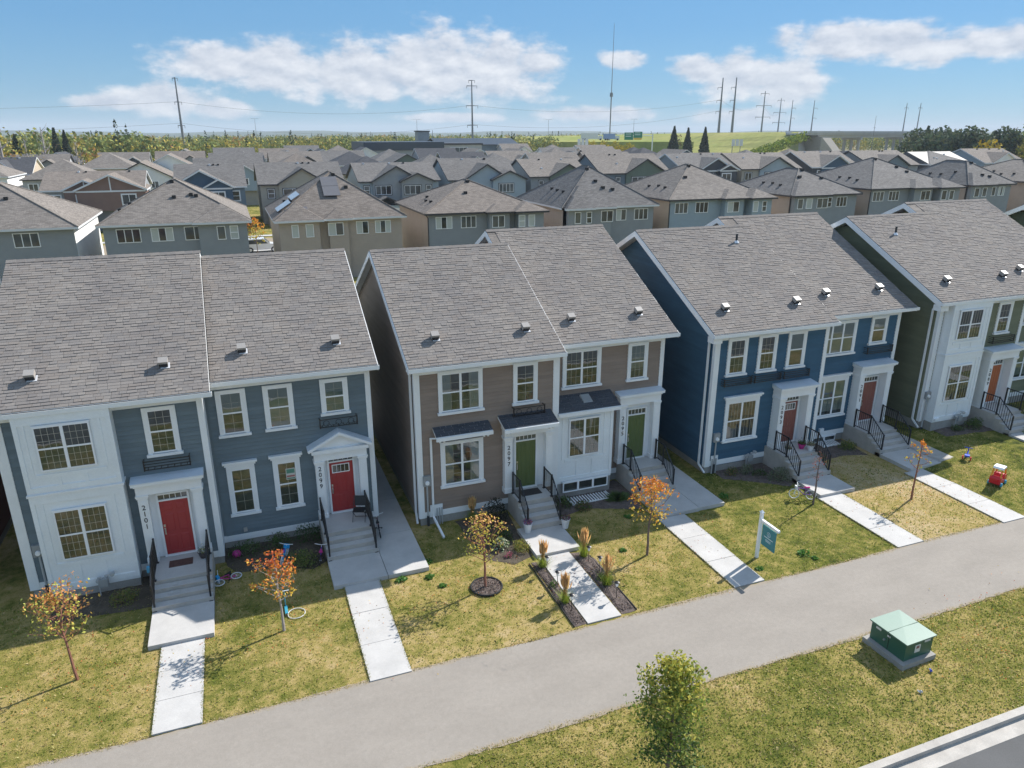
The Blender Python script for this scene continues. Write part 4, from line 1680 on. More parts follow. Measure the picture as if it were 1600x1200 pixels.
steps(B, 9.28, 10.80, -1.18, 0.94, 0.0, 0.15, -3.78, padx=(9.0, 10.73))
steps(B, 14.78, 16.60, -0.15, 0.92, 0.95, 0.15, -2.87)
door(B, 9.60, 10.45, 1.01, 3.03, 0.0, MA['green_door'], 'plank', 0.22, 0.06)
door(B, 15.21, 16.05, 0.99, 3.01, 0.95, MA['green_door'], 'plank', 0.26, 0.06)
portico(B, 9.06, 11.12, 0.94, 3.86, 0.0, 0.30, 'none', 9.60, 10.45, '2097', 9.22, 2.93)
shed_roof(B, 8.86, 11.10, 0.0, 4.24, -0.85, 3.98)
portico(B, 14.66, 16.62, 0.92, 4.12, 0.95, 0.34, 'flat', 15.21, 16.05, '2095', 14.81, 3.05)
railing(B, 9.36, -0.36, -1.18, 0.94, 0.15)
railing(B, 10.72, -0.36, -1.18, 0.94, 0.15)
railing(B, 14.88, 0.55, -0.15, 0.92, 0.15)
railing(B, 16.50, 0.55, -0.15, 0.92, 0.15)
for x, u in ((6.66, 0), (10.32, 0), (12.72, 1), (15.9, 1)):
    vent(B, x, -0.45 if not u else 0.5, 0.84 if not u else 1.75)
downspout(B, 5.52, 0.35, 6.2, 0.5, (0.0, -0.2))
mb = MB()
mb.box(6.10, 6.18, -0.09, -0.02, 0.32, 3.72)
mb.tube((6.14, -0.06, 3.70), (6.34, -0.5, 3.85), 0.04, 0.04, 4)
mb.tube((6.14, -0.06, 0.34), (6.22, -1.25, 0.07), 0.055, 0.055, 4)
mb.build('downspout', MA['white'], B)
meter_box(B, 5.92, 0.0, 1.75)
mb = MB()
mb.box(6.02, 6.52, -0.06, -0.025, 0.50, 0.86)
mb.build('utility_board', MA['white'], B)
mb = MB()
for xx in (6.28, 6.38, 6.48):
    mb.tube((xx, -0.09, 0.72), (xx, -0.09, 0.0), 0.022, 0.022, 8)
mb.build('conduit', MA['pvc'], B)
# basement window and its corrugated well
window(B, 11.75, 13.85, 0.34, 0.80, 0.93 - 0.90, 3, 0.0, grille=None, sill=False, split=0.36, name='basement_window')
mb = MB()
n = 14
for i in range(n):
    z = -0.05 - 0 * i
    x = 12.0 + 1.7 * i / (n - 1)
    mb.box(x - 0.025, x + 0.025, -0.62, -0.02, 0.04, 0.07)
mb.box(11.95, 13.75, -0.65, -0.62, -0.1, 0.09)
mb.box(11.92, 11.95, -0.65, -0.01, -0.1, 0.09)
mb.box(13.75, 13.78, -0.65, -0.01, -0.1, 0.09)
mb.build('window_well', MA['vinyl'], B)

# ---- building C: navy, 2093 and 2091
Cc = thing('duplex_house', 'navy blue duplex with brown front doors and four iron window baskets, numbers 2093 and 2091', 'house', (24.9, 0, 0), 'duplex houses facing the asphalt path')
wC = body(Cc, 'navy', 18.80, 24.90, 0, 13.0, 0.32, 6.62, 6.5, 9.92)
wC2 = body(Cc, 'navy', 24.90, 30.24, 0.95, 15.0, 0.32, 6.62, 7.97, 10.18)
planks_side(wC, 'navy', 18.80, 0.0, 13.0, 0.45, 6.62, 6.5, 9.92)
rC, zr = roof_solid(Cc, 18.34, 24.98, -0.45, 6.7, 6.5, 13.45)
lay_shingles(rC, 18.34, 24.98, -0.45, 6.7, 6.5, 170, rng=rng)
ridge_caps(rC, 18.34, 24.98, 6.5, zr)
rC2, zr2 = roof_solid(Cc, 24.15, 30.72, 0.5, 6.7, 7.97, 15.4)
lay_shingles(rC2, 24.98, 30.72, 0.5, 6.7, 7.97, 120, rng=rng)
ridge_caps(rC2, 24.15, 30.72, 7.97, zr2)
rake_boards(Cc, 18.34, -0.45, 6.7, 6.5, 13.45, -1, 0.28)
rake_boards(Cc, 24.15, 6.0, 6.7 + 5.5 * .5, 7.97, 15.4, -1, 0.28)
rake_boards(Cc, 24.98, -0.45, 6.7, 6.5, 13.45, 1, 0.2)
rake_boards(Cc, 30.72, 0.5, 6.7, 7.97, 15.4, 1)
unit(Cc, wC, 'navy', 18.80, 24.90, 0.0, 13, -0.45, 6.7, 6.5, 0.36, gut=(18.30, 25.02))
unit(Cc, wC2, 'navy', 24.90, 30.24, 0.95, 13, 0.5, 6.7, 7.97, 0.36, gut=(24.92, 30.80))
corner_board(Cc, 18.755, 19.02, -0.053, 0.12, 0.34, 6.5)
corner_board(Cc, 24.72, 24.915, -0.053, 0.95, 0.34, 6.5)
corner_board(Cc, 30.06, 30.26, 0.897, 1.1, 0.34, 6.5)
for (a, b, fl, ub) in ((19.55, 20.32, 'room', 0), (21.16, 21.91, 'room', 0), (22.76, 23.52, 'blind', 0.45)):
    window(Cc, a, b, 4.70, 6.22, 0.0, 1, 0.13, grille=(3, 2) if fl == 'room' else None, fill=fl, upblind=ub)
    flower_basket(Cc, a - 0.30, b + 0.34, 0.0, 4.22, 4.50)
window(Cc, 19.74, 21.26, 1.54, 3.31, 0.0, 2, 0.15, 'crown', grille=(4, 1))
window(Cc, 25.38, 27.40, 4.66, 6.15, 0.95, 3, 0.13, grille=None, fill='blind', upblind=0.0)
window(Cc, 25.38, 27.36, 1.47, 3.26, 0.95, 3, 0.14, 'crown', grille=None, fill='blind', upblind=0.12)
window(Cc, 28.55, 29.33, 4.98, 6.20, 0.95, 1, 0.13, grille=None, fill='blind', upblind=0.5)
flower_basket(Cc, 28.22, 29.80, 0.95, 4.50, 4.78)
steps(Cc, 22.05, 23.92, -1.40, 0.90, 0.0, 0.15, -3.75)
steps(Cc, 27.72, 29.62, -0.55, 0.84, 0.95, 0.17, -3.22)
door(Cc, 22.80, 23.60, 0.98, 2.98, 0.0, MA['brown_door'], 'lite', 0.24, 0.08)
door(Cc, 28.50, 29.35, 0.90, 2.93, 0.95, MA['brown_door'], 'plank', 0.24, 0.08)
portico(Cc, 22.19, 24.08, 0.90, 3.86, 0.0, 0.52, 'flat', 22.80, 23.60, '2093', 22.34, 2.93)
portico(Cc, 27.78, 29.80, 0.84, 3.98, 0.95, 0.50, 'flat', 28.50, 29.35, '2091', 27.94, 2.93)
railing(Cc, 22.14, -0.55, -1.40, 0.90, 0.15)
railing(Cc, 23.82, -0.55, -1.40, 0.90, 0.15)
railing(Cc, 27.82, 0.42, -0.55, 0.84, 0.17)
railing(Cc, 29.52, 0.42, -0.55, 0.84, 0.17)
for x, u in ((19.71, 0), (23.57, 0), (26.14, 1), (29.46, 1)):
    vent(Cc, x, -0.45 if not u else 0.5, 0.88 if not u else 1.84)
vent_pipe(Cc, 23.35, 5.2, 9.53, 0.42)
downspout(Cc, 18.68, 0.35, 6.2, 0.4, (0.1, -0.35))
mb = MB()
mb.box(18.36, 18.79, -0.44, 0.0, 6.28, 6.50)
mb.build('eave_return', MA['white'], Cc)
meter_box(Cc, 19.25, 0.0, 1.55)
mb = MB()
mb.box(19.08, 19.45, -0.06, -0.025, 0.55, 0.85)
mb.build('utility_board', MA['white'], Cc)
mb = MB()
for xx in (19.14, 19.34):
    mb.tube((xx, -0.09, 0.72), (xx, -0.09, 0.0), 0.03, 0.03, 8)
mb.build('conduit', MA['pvc'], Cc)
gas_meter(Cc, 21.1, 0.0, 0.1)
window(Cc, 25.8, 27.2, 0.05, 0.34, 0.93, 2, 0.0, grille=None, sill=False, split=0.06, name='basement_window')
mb = MB()
mb.box(26.1, 26.35, 0.82, 0.92, 0.62, 0.80)
mb.build('dryer_vent', MA['vinyl'], Cc)
mb = MB()
for i in range(8):
    x = 26.0 + 1.0 * i / 7
    mb.box(x - 0.03, x + 0.03, 0.35, 0.90, 0.06, 0.09)
mb.box(25.95, 27.05, 0.32, 0.35, -0.05, 0.11)
mb.build('window_well', MA['vinyl'], Cc)

# ---- building D: olive, 2089 and the next dwelling
ZD = 0.35
D = thing('duplex_house', 'olive green duplex with white two storey bay and rust orange door, number 2089', 'house', (37.7, 0, 0), 'duplex houses facing the asphalt path')
wD = body(D, 'olive', 31.70, 37.70, 0, 12.8, 0.72, 6.97, 6.2, 10.02)
wD2 = body(D, 'olive', 37.70, 43.30, 0.95, 15.0, 0.72, 6.97, 7.95, 10.42)
planks_side(wD, 'olive', 31.70, 0.0, 12.8, 0.78, 6.97, 6.2, 10.02)
rD, zr = roof_solid(D, 31.16, 37.80, -0.45, 7.05, 6.2, 13.0)
lay_shingles(rD, 31.16, 37.80, -0.45, 7.05, 6.2, 170, rng=rng)
ridge_caps(rD, 31.16, 37.80, 6.2, zr)
rD2, zr2 = roof_solid(D, 37.15, 43.75, 0.5, 7.05, 7.95, 15.4)
lay_shingles(rD2, 37.80, 43.75, 0.5, 7.05, 7.95, 60, rng=rng)
ridge_caps(rD2, 37.15, 43.75, 7.95, zr2)
rake_boards(D, 31.16, -0.45, 7.05, 6.2, 13.0, -1, 0.30)
rake_boards(D, 37.15, 5.8, 7.05 + 5.3 * .5, 7.95, 15.4, -1, 0.3)
rake_boards(D, 37.80, -0.45, 7.05, 6.2, 13.0, 1, 0.2)
rake_boards(D, 43.75, 0.5, 7.05, 7.95, 15.4, 1)
unit(D, wD, 'olive', 31.70, 37.70, 0.0, 13, -0.45, 7.05, 6.2, 0.74, gut=(31.12, 37.85))
unit(D, wD2, 'olive', 37.70, 43.30, 0.95, 13, 0.5, 7.05, 7.95, 0.74, gut=(37.72, 43.8))
corner_board(D, 31.655, 31.92, -0.053, 0.12, 0.74, 6.85)
corner_board(D, 37.50, 37.715, -0.053, 0.95, 0.74, 6.85)
corner_board(D, 43.1, 43.32, 0.897, 1.1, 0.74, 6.85)
mb = MB()
mb.box(31.18, 31.69, -0.44, 0.0, 6.60, 6.84)
mb.build('eave_return', MA['white'], D)
white_bay(D, 31.98, 34.55, 0.0, 0.50, 0.80, 6.90, 4.34, [(32.42, 33.99, 1.90, 3.74), (32.43, 33.95, 5.10, 6.58)])
window(D, 32.42, 33.97, 1.90, 3.74, -0.525, 2, 0.0, grille=(4, 1), sill=False)
window(D, 32.43, 33.95, 5.10, 6.56, -0.525, 2, 0.0, grille=(4, 1), sill=False)
window(D, 35.83, 36.58, 5.05, 6.52, 0.0, 1, 0.13, grille=(3, 2))
flower_basket(D, 35.5, 37.0, 0.0, 4.55, 4.85)
steps(D, 35.15, 37.05, -1.45, 1.14, 0.0, 0.42, -3.85)
door(D, 35.98, 36.80, 1.22, 3.25, 0.0, MA['orange_door'], 'plank', 0.24, 0.08)
portico(D, 35.25, 37.25, 1.14, 4.22, 0.0, 0.52, 'flat', 35.98, 36.80, '2089', 35.40, 3.2)
railing(D, 35.24, -0.55, -1.45, 1.14, 0.42)
railing(D, 36.95, -0.55, -1.45, 1.14, 0.42)
window(D, 38.6, 40.6, 1.85, 3.6, 0.95, 3, 0.14, 'crown', grille=None, fill='blind', upblind=0.1)
window(D, 38.6, 40.6, 5.0, 6.5, 0.95, 3, 0.13, grille=None, fill='blind', upblind=0.3)
steps(D, 40.9, 42.8, -0.55, 1.14, 0.95, 0.42, -3.2)
door(D, 41.4, 42.25, 1.22, 3.25, 0.95, MA['orange_door'], 'plank', 0.24, 0.08)
portico(D, 40.9, 42.9, 1.14, 4.22, 0.95, 0.5, 'flat', 41.4, 42.25, '', 41.0, 3.2)
for x, u in ((32.75, 0), (36.67, 0), (39.2, 1)):
    vent(D, x, -0.45 if not u else 0.5, 0.87 if not u else 1.82, ze=7.05)
vent_pipe(D, 33.05, 4.55, 9.55, 0.42)
downspout(D, 31.58, 0.35, 6.55, 0.8, (0.1, -0.35))
meter_box(D, 31.82, -0.04, 2.0, h=0.36)
gas_meter(D, 33.6, -0.5, 0.5)
mb = MB()
mb.box(32.05, 32.35, -0.62, -0.51, 0.93, 1.05)
mb.build('dryer_vent', MA['vinyl'], D)

# ---- building E: green gable beyond the right edge
E_ = thing('duplex_house', 'sage green duplex at the far end of the row, only its gable side showing', 'house', (51, 0, 0), 'duplex houses facing the asphalt path')
add_siding('sage', (0.10, 0.125, 0.09))
PLANK['sage'] = wedge_plank().mesh('siding_plank', SID['sage'][1])
wE = body(E_, 'sage', 45.5, 56.5, 0, 13.0, 0.72, 7.1, 6.3, 10.25)
planks_side(wE, 'sage', 45.5, 0.0, 13.0, 0.78, 7.1, 6.3, 10.25)
rE, zr = roof_solid(E_, 45.0, 57.0, -0.45, 7.2, 6.3, 13.1)
lay_shingles(rE, 45.0, 57.0, -0.45, 7.2, 6.3, 0, rng=rng)
ridge_caps(rE, 45.0, 57.0, 6.3, zr)
rake_boards(E_, 45.0, -0.45, 7.2, 6.3, 13.1, -1, 0.30)
unit(E_, wE, 'sage', 45.5, 56.5, 0.0, 13, -0.45, 7.2, 6.3, 0.74)
corner_board(E_, 45.455, 45.7, -0.053, 0.12, 0.74, 6.9)

# ---- building F: dark red neighbour at the left edge
F_ = thing('duplex_house', 'dark red duplex at the left end of the row, barely in view', 'house', (-15.3, 0, 0), 'duplex houses facing the asphalt path')
add_siding('barn red', (0.14, 0.045, 0.04))
PLANK['barn red'] = wedge_plank().mesh('siding_plank', SID['barn red'][1])
wF = body(F_, 'barn red', -21.0, -9.5, 0.95, 13.6, 0.3, 6.62, 7.2, 9.8)
rF, zr = roof_solid(F_, -21.3, -9.2, 0.5, 6.7, 7.2, 14.0)
lay_shingles(rF, -21.3, -9.2, 0.5, 6.7, 7.2, 0, rng=rng)
ridge_caps(rF, -21.3, -9.2, 7.2, zr)
rake_boards(F_, -9.2, 0.5, 6.7, 7.2, 14.0, 1)
unit(F_, wF, 'barn red', -21.0, -9.5, 0.95, 13, 0.5, 6.7, 7.2, 0.3, gut=(-21.3, -9.15))
corner_board(F_, -9.7, -9.47, 0.897, 1.1, 0.3, 6.5)
for xw in (-12.2, -14.6, -18.4):
    window(F_, xw, xw + 0.76, 4.6, 6.1, 0.95, 1, 0.13, grille=(2, 2))
    window(F_, xw, xw + 0.76, 1.45, 3.15, 0.95, 1, 0.14, 'crown', grille=(2, 2))


# ------------------------------------------------------------------ plants and yard things
def quad_leaf(mb, c, s, rng, tint, flat=0.0):
    u = Vector((rng.gauss(0, 1), rng.gauss(0, 1), rng.gauss(0, 1) * (1 - flat))).normalized()
    v = u.orthogonal().normalized()
    w = u.cross(v)
    a = rng.uniform(0, 6.28)
    d = v * math.cos(a) + w * math.sin(a)
    e = u
    mb.t = tint
    p = Vector(c)
    mb.face([p - d * s * 0.5, p + e * s * 0.32, p + d * s * 0.55, p - e * s * 0.32])


def jitter(c, rng, k=0.18):
    m = 1 + rng.uniform(-k, k)
    return tuple(max(0.002, q * m * (1 + rng.uniform(-0.06, 0.06))) for q in c)


def young_tree(x, y, h, rad, hclear, leafcols, nleaf, label, bark='bark', lean=(0, 0), leaf=0.085, seed=1, nbr=16, category='tree', spread=1.0, group='young trees along the path', clump=0.10, z0=None, hump=0.75, leafy=(0.35, 1.0)):
    r = random.Random(seed)
    z0 = gz(x, y) if z0 is None else z0
    t = thing('young_tree', label, category, (x, y, z0), group)
    tr = MB()
    base = Vector((x, y, z0 - 0.02))
    pts = [base]
    n = 7
    for i in range(1, n + 1):
        f = i / n
        pts.append(Vector((x + lean[0] * f + r.uniform(-.02, .02), y + lean[1] * f + r.uniform(-.02, .02), z0 + h * f * 0.92)))
    r0 = 0.035 + h * 0.005
    for i in range(n):
        tr.tube(pts[i], pts[i + 1], r0 * (1 - 0.80 * i / n), r0 * (1 - 0.80 * (i + 1) / n), 6)
    tips = []

    def on(f):
        f = max(0, min(0.999, f)) * n
        i = int(f)
        return pts[i].lerp(pts[i + 1], f - i)
    for b in range(nbr):
        f = hclear / h + (0.97 - hclear / h) * (b / nbr) ** 0.9
        p = on(f)
        ang = b * 2.399 + r.uniform(-.4, .4)
        rel = (f - hclear / h) / (1 - hclear / h)
        reach = rad * spread * (math.sin(min(1.0, rel * 0.75 + 0.28) * math.pi) ** hump) * r.uniform(0.8, 1.05)
        rise = r.uniform(0.55, 1.1) * reach
        q1 = p + Vector((math.cos(ang), math.sin(ang), 0)) * reach * 0.55 + Vector((0, 0, rise * 0.4))
        q2 = p + Vector((math.cos(ang + .15), math.sin(ang + .15), 0)) * reach + Vector((0, 0, rise))
        rb = r0 * 0.34 * (1 - 0.5 * rel)
        tr.tube(p, q1, rb, rb * 0.65, 5)
        tr.tube(q1, q2, rb * 0.65, rb * 0.3, 4)
        segs = [(p, q1), (q1, q2)]
        for k_ in range(4):
            s0, s1 = segs[r.randrange(2)]
            a = s0.lerp(s1, r.uniform(0.3, 1))
            d = Vector((r.gauss(0, 1), r.gauss(0, 1), r.uniform(0.1, 1.2))).normalized()
            e = a + d * reach * r.uniform(0.25, 0.5)
            tr.tube(a, e, rb * 0.4, rb * 0.16, 3, False)
            segs.append((a, e))
        tips += segs[1:]
    tr.build('trunk', MA[bark], t)
    cr = MB()
    for i in range(nleaf):
        s0, s1 = tips[r.randrange(len(tips))]
        c = s0.lerp(s1, r.uniform(*leafy)) + Vector((r.gauss(0, clump), r.gauss(0, clump), r.gauss(0, clump * 0.8)))
        hf = (c.z - z0 - hclear) / max(0.3, h - hclear)
        col = leafcols[min(len(leafcols) - 1, max(0, int((hf + r.gauss(0, 0.28)) * len(leafcols))))]
        quad_leaf(cr, c, leaf * r.uniform(0.7, 1.35), r, jitter(col, r))
    cr.build('crown', MA['leaf'], t)
    return t


OR, RED, YEL, YG, GR, DG = (0.74, 0.27, 0.05), (0.58, 0.11, 0.05), (0.74, 0.52, 0.08), (0.50, 0.50, 0.10), (0.15, 0.22, 0.04), (0.07, 0.115, 0.035)
young_tree(-5.58, -4.88, 3.1, 0.92, 1.35, [YG, (0.65, 0.42, 0.1), YG, (0.65, 0.30, 0.1)], 720, 'sparse young tree with reddish branches and yellow green leaves before house 2101', 'bark_red', (-0.18, 0.2), 0.085, 3, 28, spread=0.92)
young_tree(0.08, -4.71, 2.75, 0.72, 1.15, [YEL, (0.6, 0.35, 0.06), OR, OR, (0.58, 0.14, 0.04)], 520, 'young maple with bright orange and red leaves between houses 2101 and 2099', 'bark_pale', (-0.05, 0.1), 0.095, 5, 18, clump=0.07)
young_tree(6.68, -4.80, 2.9, 0.86, 1.05, [YG, YG, YEL, (0.65, 0.36, 0.14)], 560, 'thin young tree with pink brown twigs in a round black edged bed', 'bark_red', (-0.02, 0.1), 0.08, 7, 26, spread=0.92)
young_tree(12.9, -4.97, 3.2, 0.85, 1.35, [YEL, YEL, (0.6, 0.35, 0.06), OR, OR], 900, 'young maple with yellow, orange and red crown on the lawn of house 2095', 'bark', (0.12, 0.12), 0.095, 9, 18, clump=0.10)
young_tree(21.4, -4.05, 2.7, 0.26, 1.1, [(0.45, 0.16, 0.10), (0.42, 0.14, 0.10)], 60, 'very slim young tree with few reddish leaves beside the purple bicycle', 'bark', (0.05, 0.05), 0.07, 11, 9)
young_tree(25.61, -5.17, 3.0, 0.55, 1.3, [(0.40, 0.42, 0.08), (0.55, 0.42, 0.08), OR, OR], 150, 'slender young tree with tufts of yellow and orange leaves on the straw coloured lawn', 'bark_red', (0.10, 0.08), 0.095, 13, 10, spread=0.9, clump=0.06)
# the bushy green tree on the verge
young_tree(8.15, -13.85, 3.9, 0.80, 0.5, [DG, GR, (0.17, 0.24, 0.045), (0.32, 0.36, 0.07), (0.50, 0.45, 0.08)], 6500, 'bushy green young tree with a few yellow leaves on the grass verge by the path', 'bark', (0.0, 0.0), 0.082, 17, 34, spread=1.0, clump=0.12, group='young trees along the path', hump=0.6, leafy=(0.2, 1.05))


def leaf_mound(x, y, rx, ry, h, n, cols, label, size=0.06, seed=1, name='shrub', cat='shrub', group=None, spiky=False, z0=None, stems=True):
    r = random.Random(seed)
    z0 = gz(x, y) if z0 is None else z0
    t = thing(name, label, cat, (x, y, z0), group)
    if stems:
        st = MB()
        for i in range(7):
            a = r.uniform(0, 6.28)
            st.tube((x, y, z0), (x + math.cos(a) * rx * 0.6, y + math.sin(a) * ry * 0.6, z0 + h * r.uniform(0.5, 0.8)), 0.012, 0.005, 4, False)
        st.build('stem', MA['bark'], t)
    cr = MB()
    lumps = [(r.uniform(-.5, .5), r.uniform(-.5, .5), r.uniform(0.2, 0.6), r.uniform(0.35, 0.6)) for _ in range(6)]
    for i in range(n):
        if r.random() < 0.55:
            lx, ly, lz, lr = lumps[r.randrange(6)]
            d = Vector((r.gauss(0, 1), r.gauss(0, 1), r.gauss(0, 1))).normalized() * lr * r.uniform(0.75, 1.05)
            px, py, pz = lx + d.x, ly + d.y, max(0.02, lz + d.z * 0.8)
        else:
            d = Vector((r.gauss(0, 1), r.gauss(0, 1), abs(r.gauss(0, 1)))).normalized() * r.uniform(0.6, 1.0)
            px, py, pz = d.x, d.y, d.z
        c = (x + px * rx, y + py * ry, z0 + pz * h)
        if spiky:
            cr.t = jitter(cols[r.randrange(len(cols))], r)
            b = Vector((x + px * rx * 0.35, y + py * ry * 0.35, z0 + pz * h * 0.3))
            e = Vector(c)
            sd = (e - b).orthogonal().normalized() * size * 0.18
            cr.face([b - sd, b + sd, e])
        else:
            quad_leaf(cr, c, size * r.uniform(0.7, 1.3), r, jitter(cols[r.randrange(len(cols))], r))
    cr.build('foliage', MA['leaf'], t)
    return t


g1, g2, g3, olive = (0.07, 0.12, 0.035), (0.10, 0.16, 0.04), (0.17, 0.22, 0.05), (0.22, 0.22, 0.07)
gp = 'shrubs in the beds before the houses'
leaf_mound(-4.75, -1.35, 0.50, 0.42, 0.50, 700, [g3, olive, (0.25, 0.2, 0.06)], 'low yellow green shrub beside the gas meter of house 2101', 0.06, 21, group=gp)
leaf_mound(-0.95, 0.2, 0.65, 0.5, 0.6, 700, [g1, g2], 'dark green shrub at the wall under the left window of house 2099', 0.06, 22, group=gp)
leaf_mound(0.25, 0.35, 0.6, 0.5, 0.65, 700, [g1, g2, g1], 'dark green shrub between the two lower windows of house 2099', 0.06, 23, group=gp)
leaf_mound(1.35, 0.45, 0.55, 0.45, 0.75, 700, [g1, (0.05, 0.10, 0.03)], 'dark feathery shrub tucked against the steps of house 2099', 0.06, 24, group=gp)
leaf_mound(0.95, -1.15, 0.62, 0.50, 0.62, 1200, [g3, olive, g2], 'round yellow green shrub in the shade before house 2099', 0.06, 25, group=gp)
leaf_mound(8.45, -0.75, 0.55, 0.5, 1.15, 900, [(0.025, 0.03, 0.02), (0.04, 0.05, 0.03)], 'nearly black tall shrub beside the steps of house 2097', 0.07, 26, group=gp)
leaf_mound(8.2, -2.1, 0.55, 0.45, 0.55, 900, [g1, g2, (0.08, 0.10, 0.05)], 'dark green spreading shrub in the bed left of the flower pots', 0.06, 27, group=gp)
leaf_mound(8.72, -3.05, 0.36, 0.36, 0.46, 1000, [(0.25, 0.28, 0.05), (0.36, 0.28, 0.06), (0.20, 0.24, 0.05)], 'dense round golden green shrub at the edge of the bed of house 2097', 0.045, 28, group=gp)
leaf_mound(8.02, -2.65, 0.36, 0.32, 0.50, 420, [(0.12, 0.2, 0.07), (0.3, 0.36, 0.22), (0.6, 0.62, 0.45)], 'hydrangea with pale cream heads beside the round golden shrub', 0.085, 29, 'hydrangea', 'flower', None)
leaf_mound(8.08, -3.30, 0.17, 0.15, 0.20, 200, [(0.55, 0.12, 0.22), (0.6, 0.25, 0.3), (0.10, 0.14, 0.05)], 'small clump of pink flowers at the front of the bed', 0.05, 30, 'pink_flower_clump', 'flower', None, stems=False)
leaf_mound(11.55, -0.55, 0.45, 0.38, 0.5, 700, [g1, g2], 'dark green shrub right beside the railing of house 2097', 0.06, 31, group=gp)
leaf_mound(12.25, -1.0, 0.42, 0.35, 0.38, 700, [g2, (0.2, 0.13, 0.06)], 'brownish green low shrub before the window well', 0.055, 32, group=gp)
leaf_mound(13.95, -0.75, 0.75, 0.5, 0.42, 900, [g1, g2, g2], 'spreading dark green juniper between window well and steps of house 2095', 0.13, 33, group=gp, spiky=True)
leaf_mound(19.9, -0.55, 0.38, 0.3, 0.42, 420, [g2, (0.3, 0.2, 0.08)], 'small shrub with browning leaves by the meter of house 2093', 0.055, 34, group=gp)
leaf_mound(20.65, -0.65, 0.42, 0.35, 0.52, 650, [(0.16, 0.19, 0.11), (0.22, 0.24, 0.16)], 'rounded grey green shrub before the gas meter of house 2093', 0.055, 35, group=gp)
leaf_mound(21.6, -1.75, 0.62, 0.50, 0.68, 1300, [(0.16, 0.19, 0.11), (0.23, 0.25, 0.17), (0.12, 0.16, 0.08)], 'large grey green shrub beside the steps of house 2093', 0.055, 36, group=gp)
leaf_mound(21.05, -1.0, 0.45, 0.3, 0.32, 400, [g1, g1], 'low dark green shrub between the two grey green ones', 0.055, 37, group=gp)
leaf_mound(24.6, -0.7, 0.48, 0.38, 0.5, 700, [g2, (0.25, 0.16, 0.06), g1], 'green shrub with rusty tips right of the steps of house 2093', 0.055, 38, group=gp)
leaf_mound(27.0, -0.15, 0.55, 0.4, 0.5, 800, [g3, g2, (0.3, 0.3, 0.06)], 'yellow green shrub left of the steps of house 2091', 0.055, 39, group=gp)
leaf_mound(34.4, -0.95, 0.62, 0.42, 0.55, 900, [g2, g1, g3], 'broad green shrub under the white bay of house 2089', 0.06, 40, group=gp)
leaf_mound(33.4, -0.95, 0.42, 0.3, 0.36, 500, [g1, g2], 'small dark shrub beside the gas meter of house 2089', 0.055, 41, group=gp)
leaf_mound(36.3, -2.4, 0.45, 0.45, 0.35, 300, [g2, g3], 'small shrub at the foot of the steps of house 2089', 0.06, 42, group=gp)
# weeds in the lawns
wd = 'weeds growing in the lawns'
for i, (x, y, s_, lb) in enumerate([(4.1, -3.35, 0.26, 'bright green weed at the corner of the wide pad of house 2099'), (5.05, -3.55, 0.20, 'small green weed right of the pad of house 2099'), (5.35, -4.2, 0.16, 'flat green weed on the lawn before the bed of house 2097'),
                                    (18.35, -6.98, 0.30, 'dark green weed near the path before house 2093'), (18.5, -7.35, 0.14, 'tiny weed at the path edge before house 2093'), (12.2, -4.4, 0.17, 'green weed left of the orange maple'),
                                    (18.3, -2.2, 0.3, 'dark green weed in the shade beside the side walk of house 2095'), (16.15, -7.2, 0.16, 'small weed between sign post and path'), (5.2, -2.6, 0.22, 'weed beside the end of the side walk'), (13.6, -2.3, 0.2, 'green weed in the shaded lawn of house 2095')]):
    leaf_mound(x, y, s_, s_ * 0.8, s_ * 0.45, 90, [(0.08, 0.2, 0.04), (0.13, 0.26, 0.05)], lb, 0.10, 60 + i, 'weed', 'weed', wd, stems=False)


def feather_grass(x, y, h, label, seed):
    r = random.Random(seed)
    z0 = gz(x, y)
    t = thing('feather_reed_grass', label, 'ornamental grass', (x, y, z0), 'feather reed grasses along the walk of house 2097')
    a = MB()
    for i in range(420):
        an, rr = r.uniform(0, 6.28), abs(r.gauss(0, 0.22))
        b = Vector((x + r.gauss(0, .05), y + r.gauss(0, .05), z0))
        e = Vector((x + math.cos(an) * rr, y + math.sin(an) * rr, z0 + h * r.uniform(0.25, 0.55)))
        sd = Vector((math.sin(an), -math.cos(an), 0)) * 0.008
        a.t = jitter((0.32, 0.40, 0.06), r)
        a.face([b - sd, b + sd, e])
    a.build('leaves', MA['leaf'], t)
    p = MB()
    for i in range(130):
        an, rr = r.uniform(0, 6.28), abs(r.gauss(0, 0.10))
        b = Vector((x + r.gauss(0, .03), y + r.gauss(0, .03), z0 + 0.1))
        e = Vector((x + math.cos(an) * rr, y + math.sin(an) * rr, z0 + h * r.uniform(0.85, 1.22)))
        p.t = jitter((0.45, 0.32, 0.12), r)
        sd = Vector((0.004, 0.003, 0))
        p.face([b - sd, b + sd, e])
        c = b.lerp(e, 0.58)
        p.t = jitter((0.78, 0.53, 0.25), r)
        d = (e - c)
        for sd in (Vector((0.026, 0.012, 0)), Vector((-0.012, 0.026, 0))):
            p.face([c, c + d * 0.4 + sd, e, c + d * 0.4 - sd])
    p.build('plumes', MA['leaf'], t)


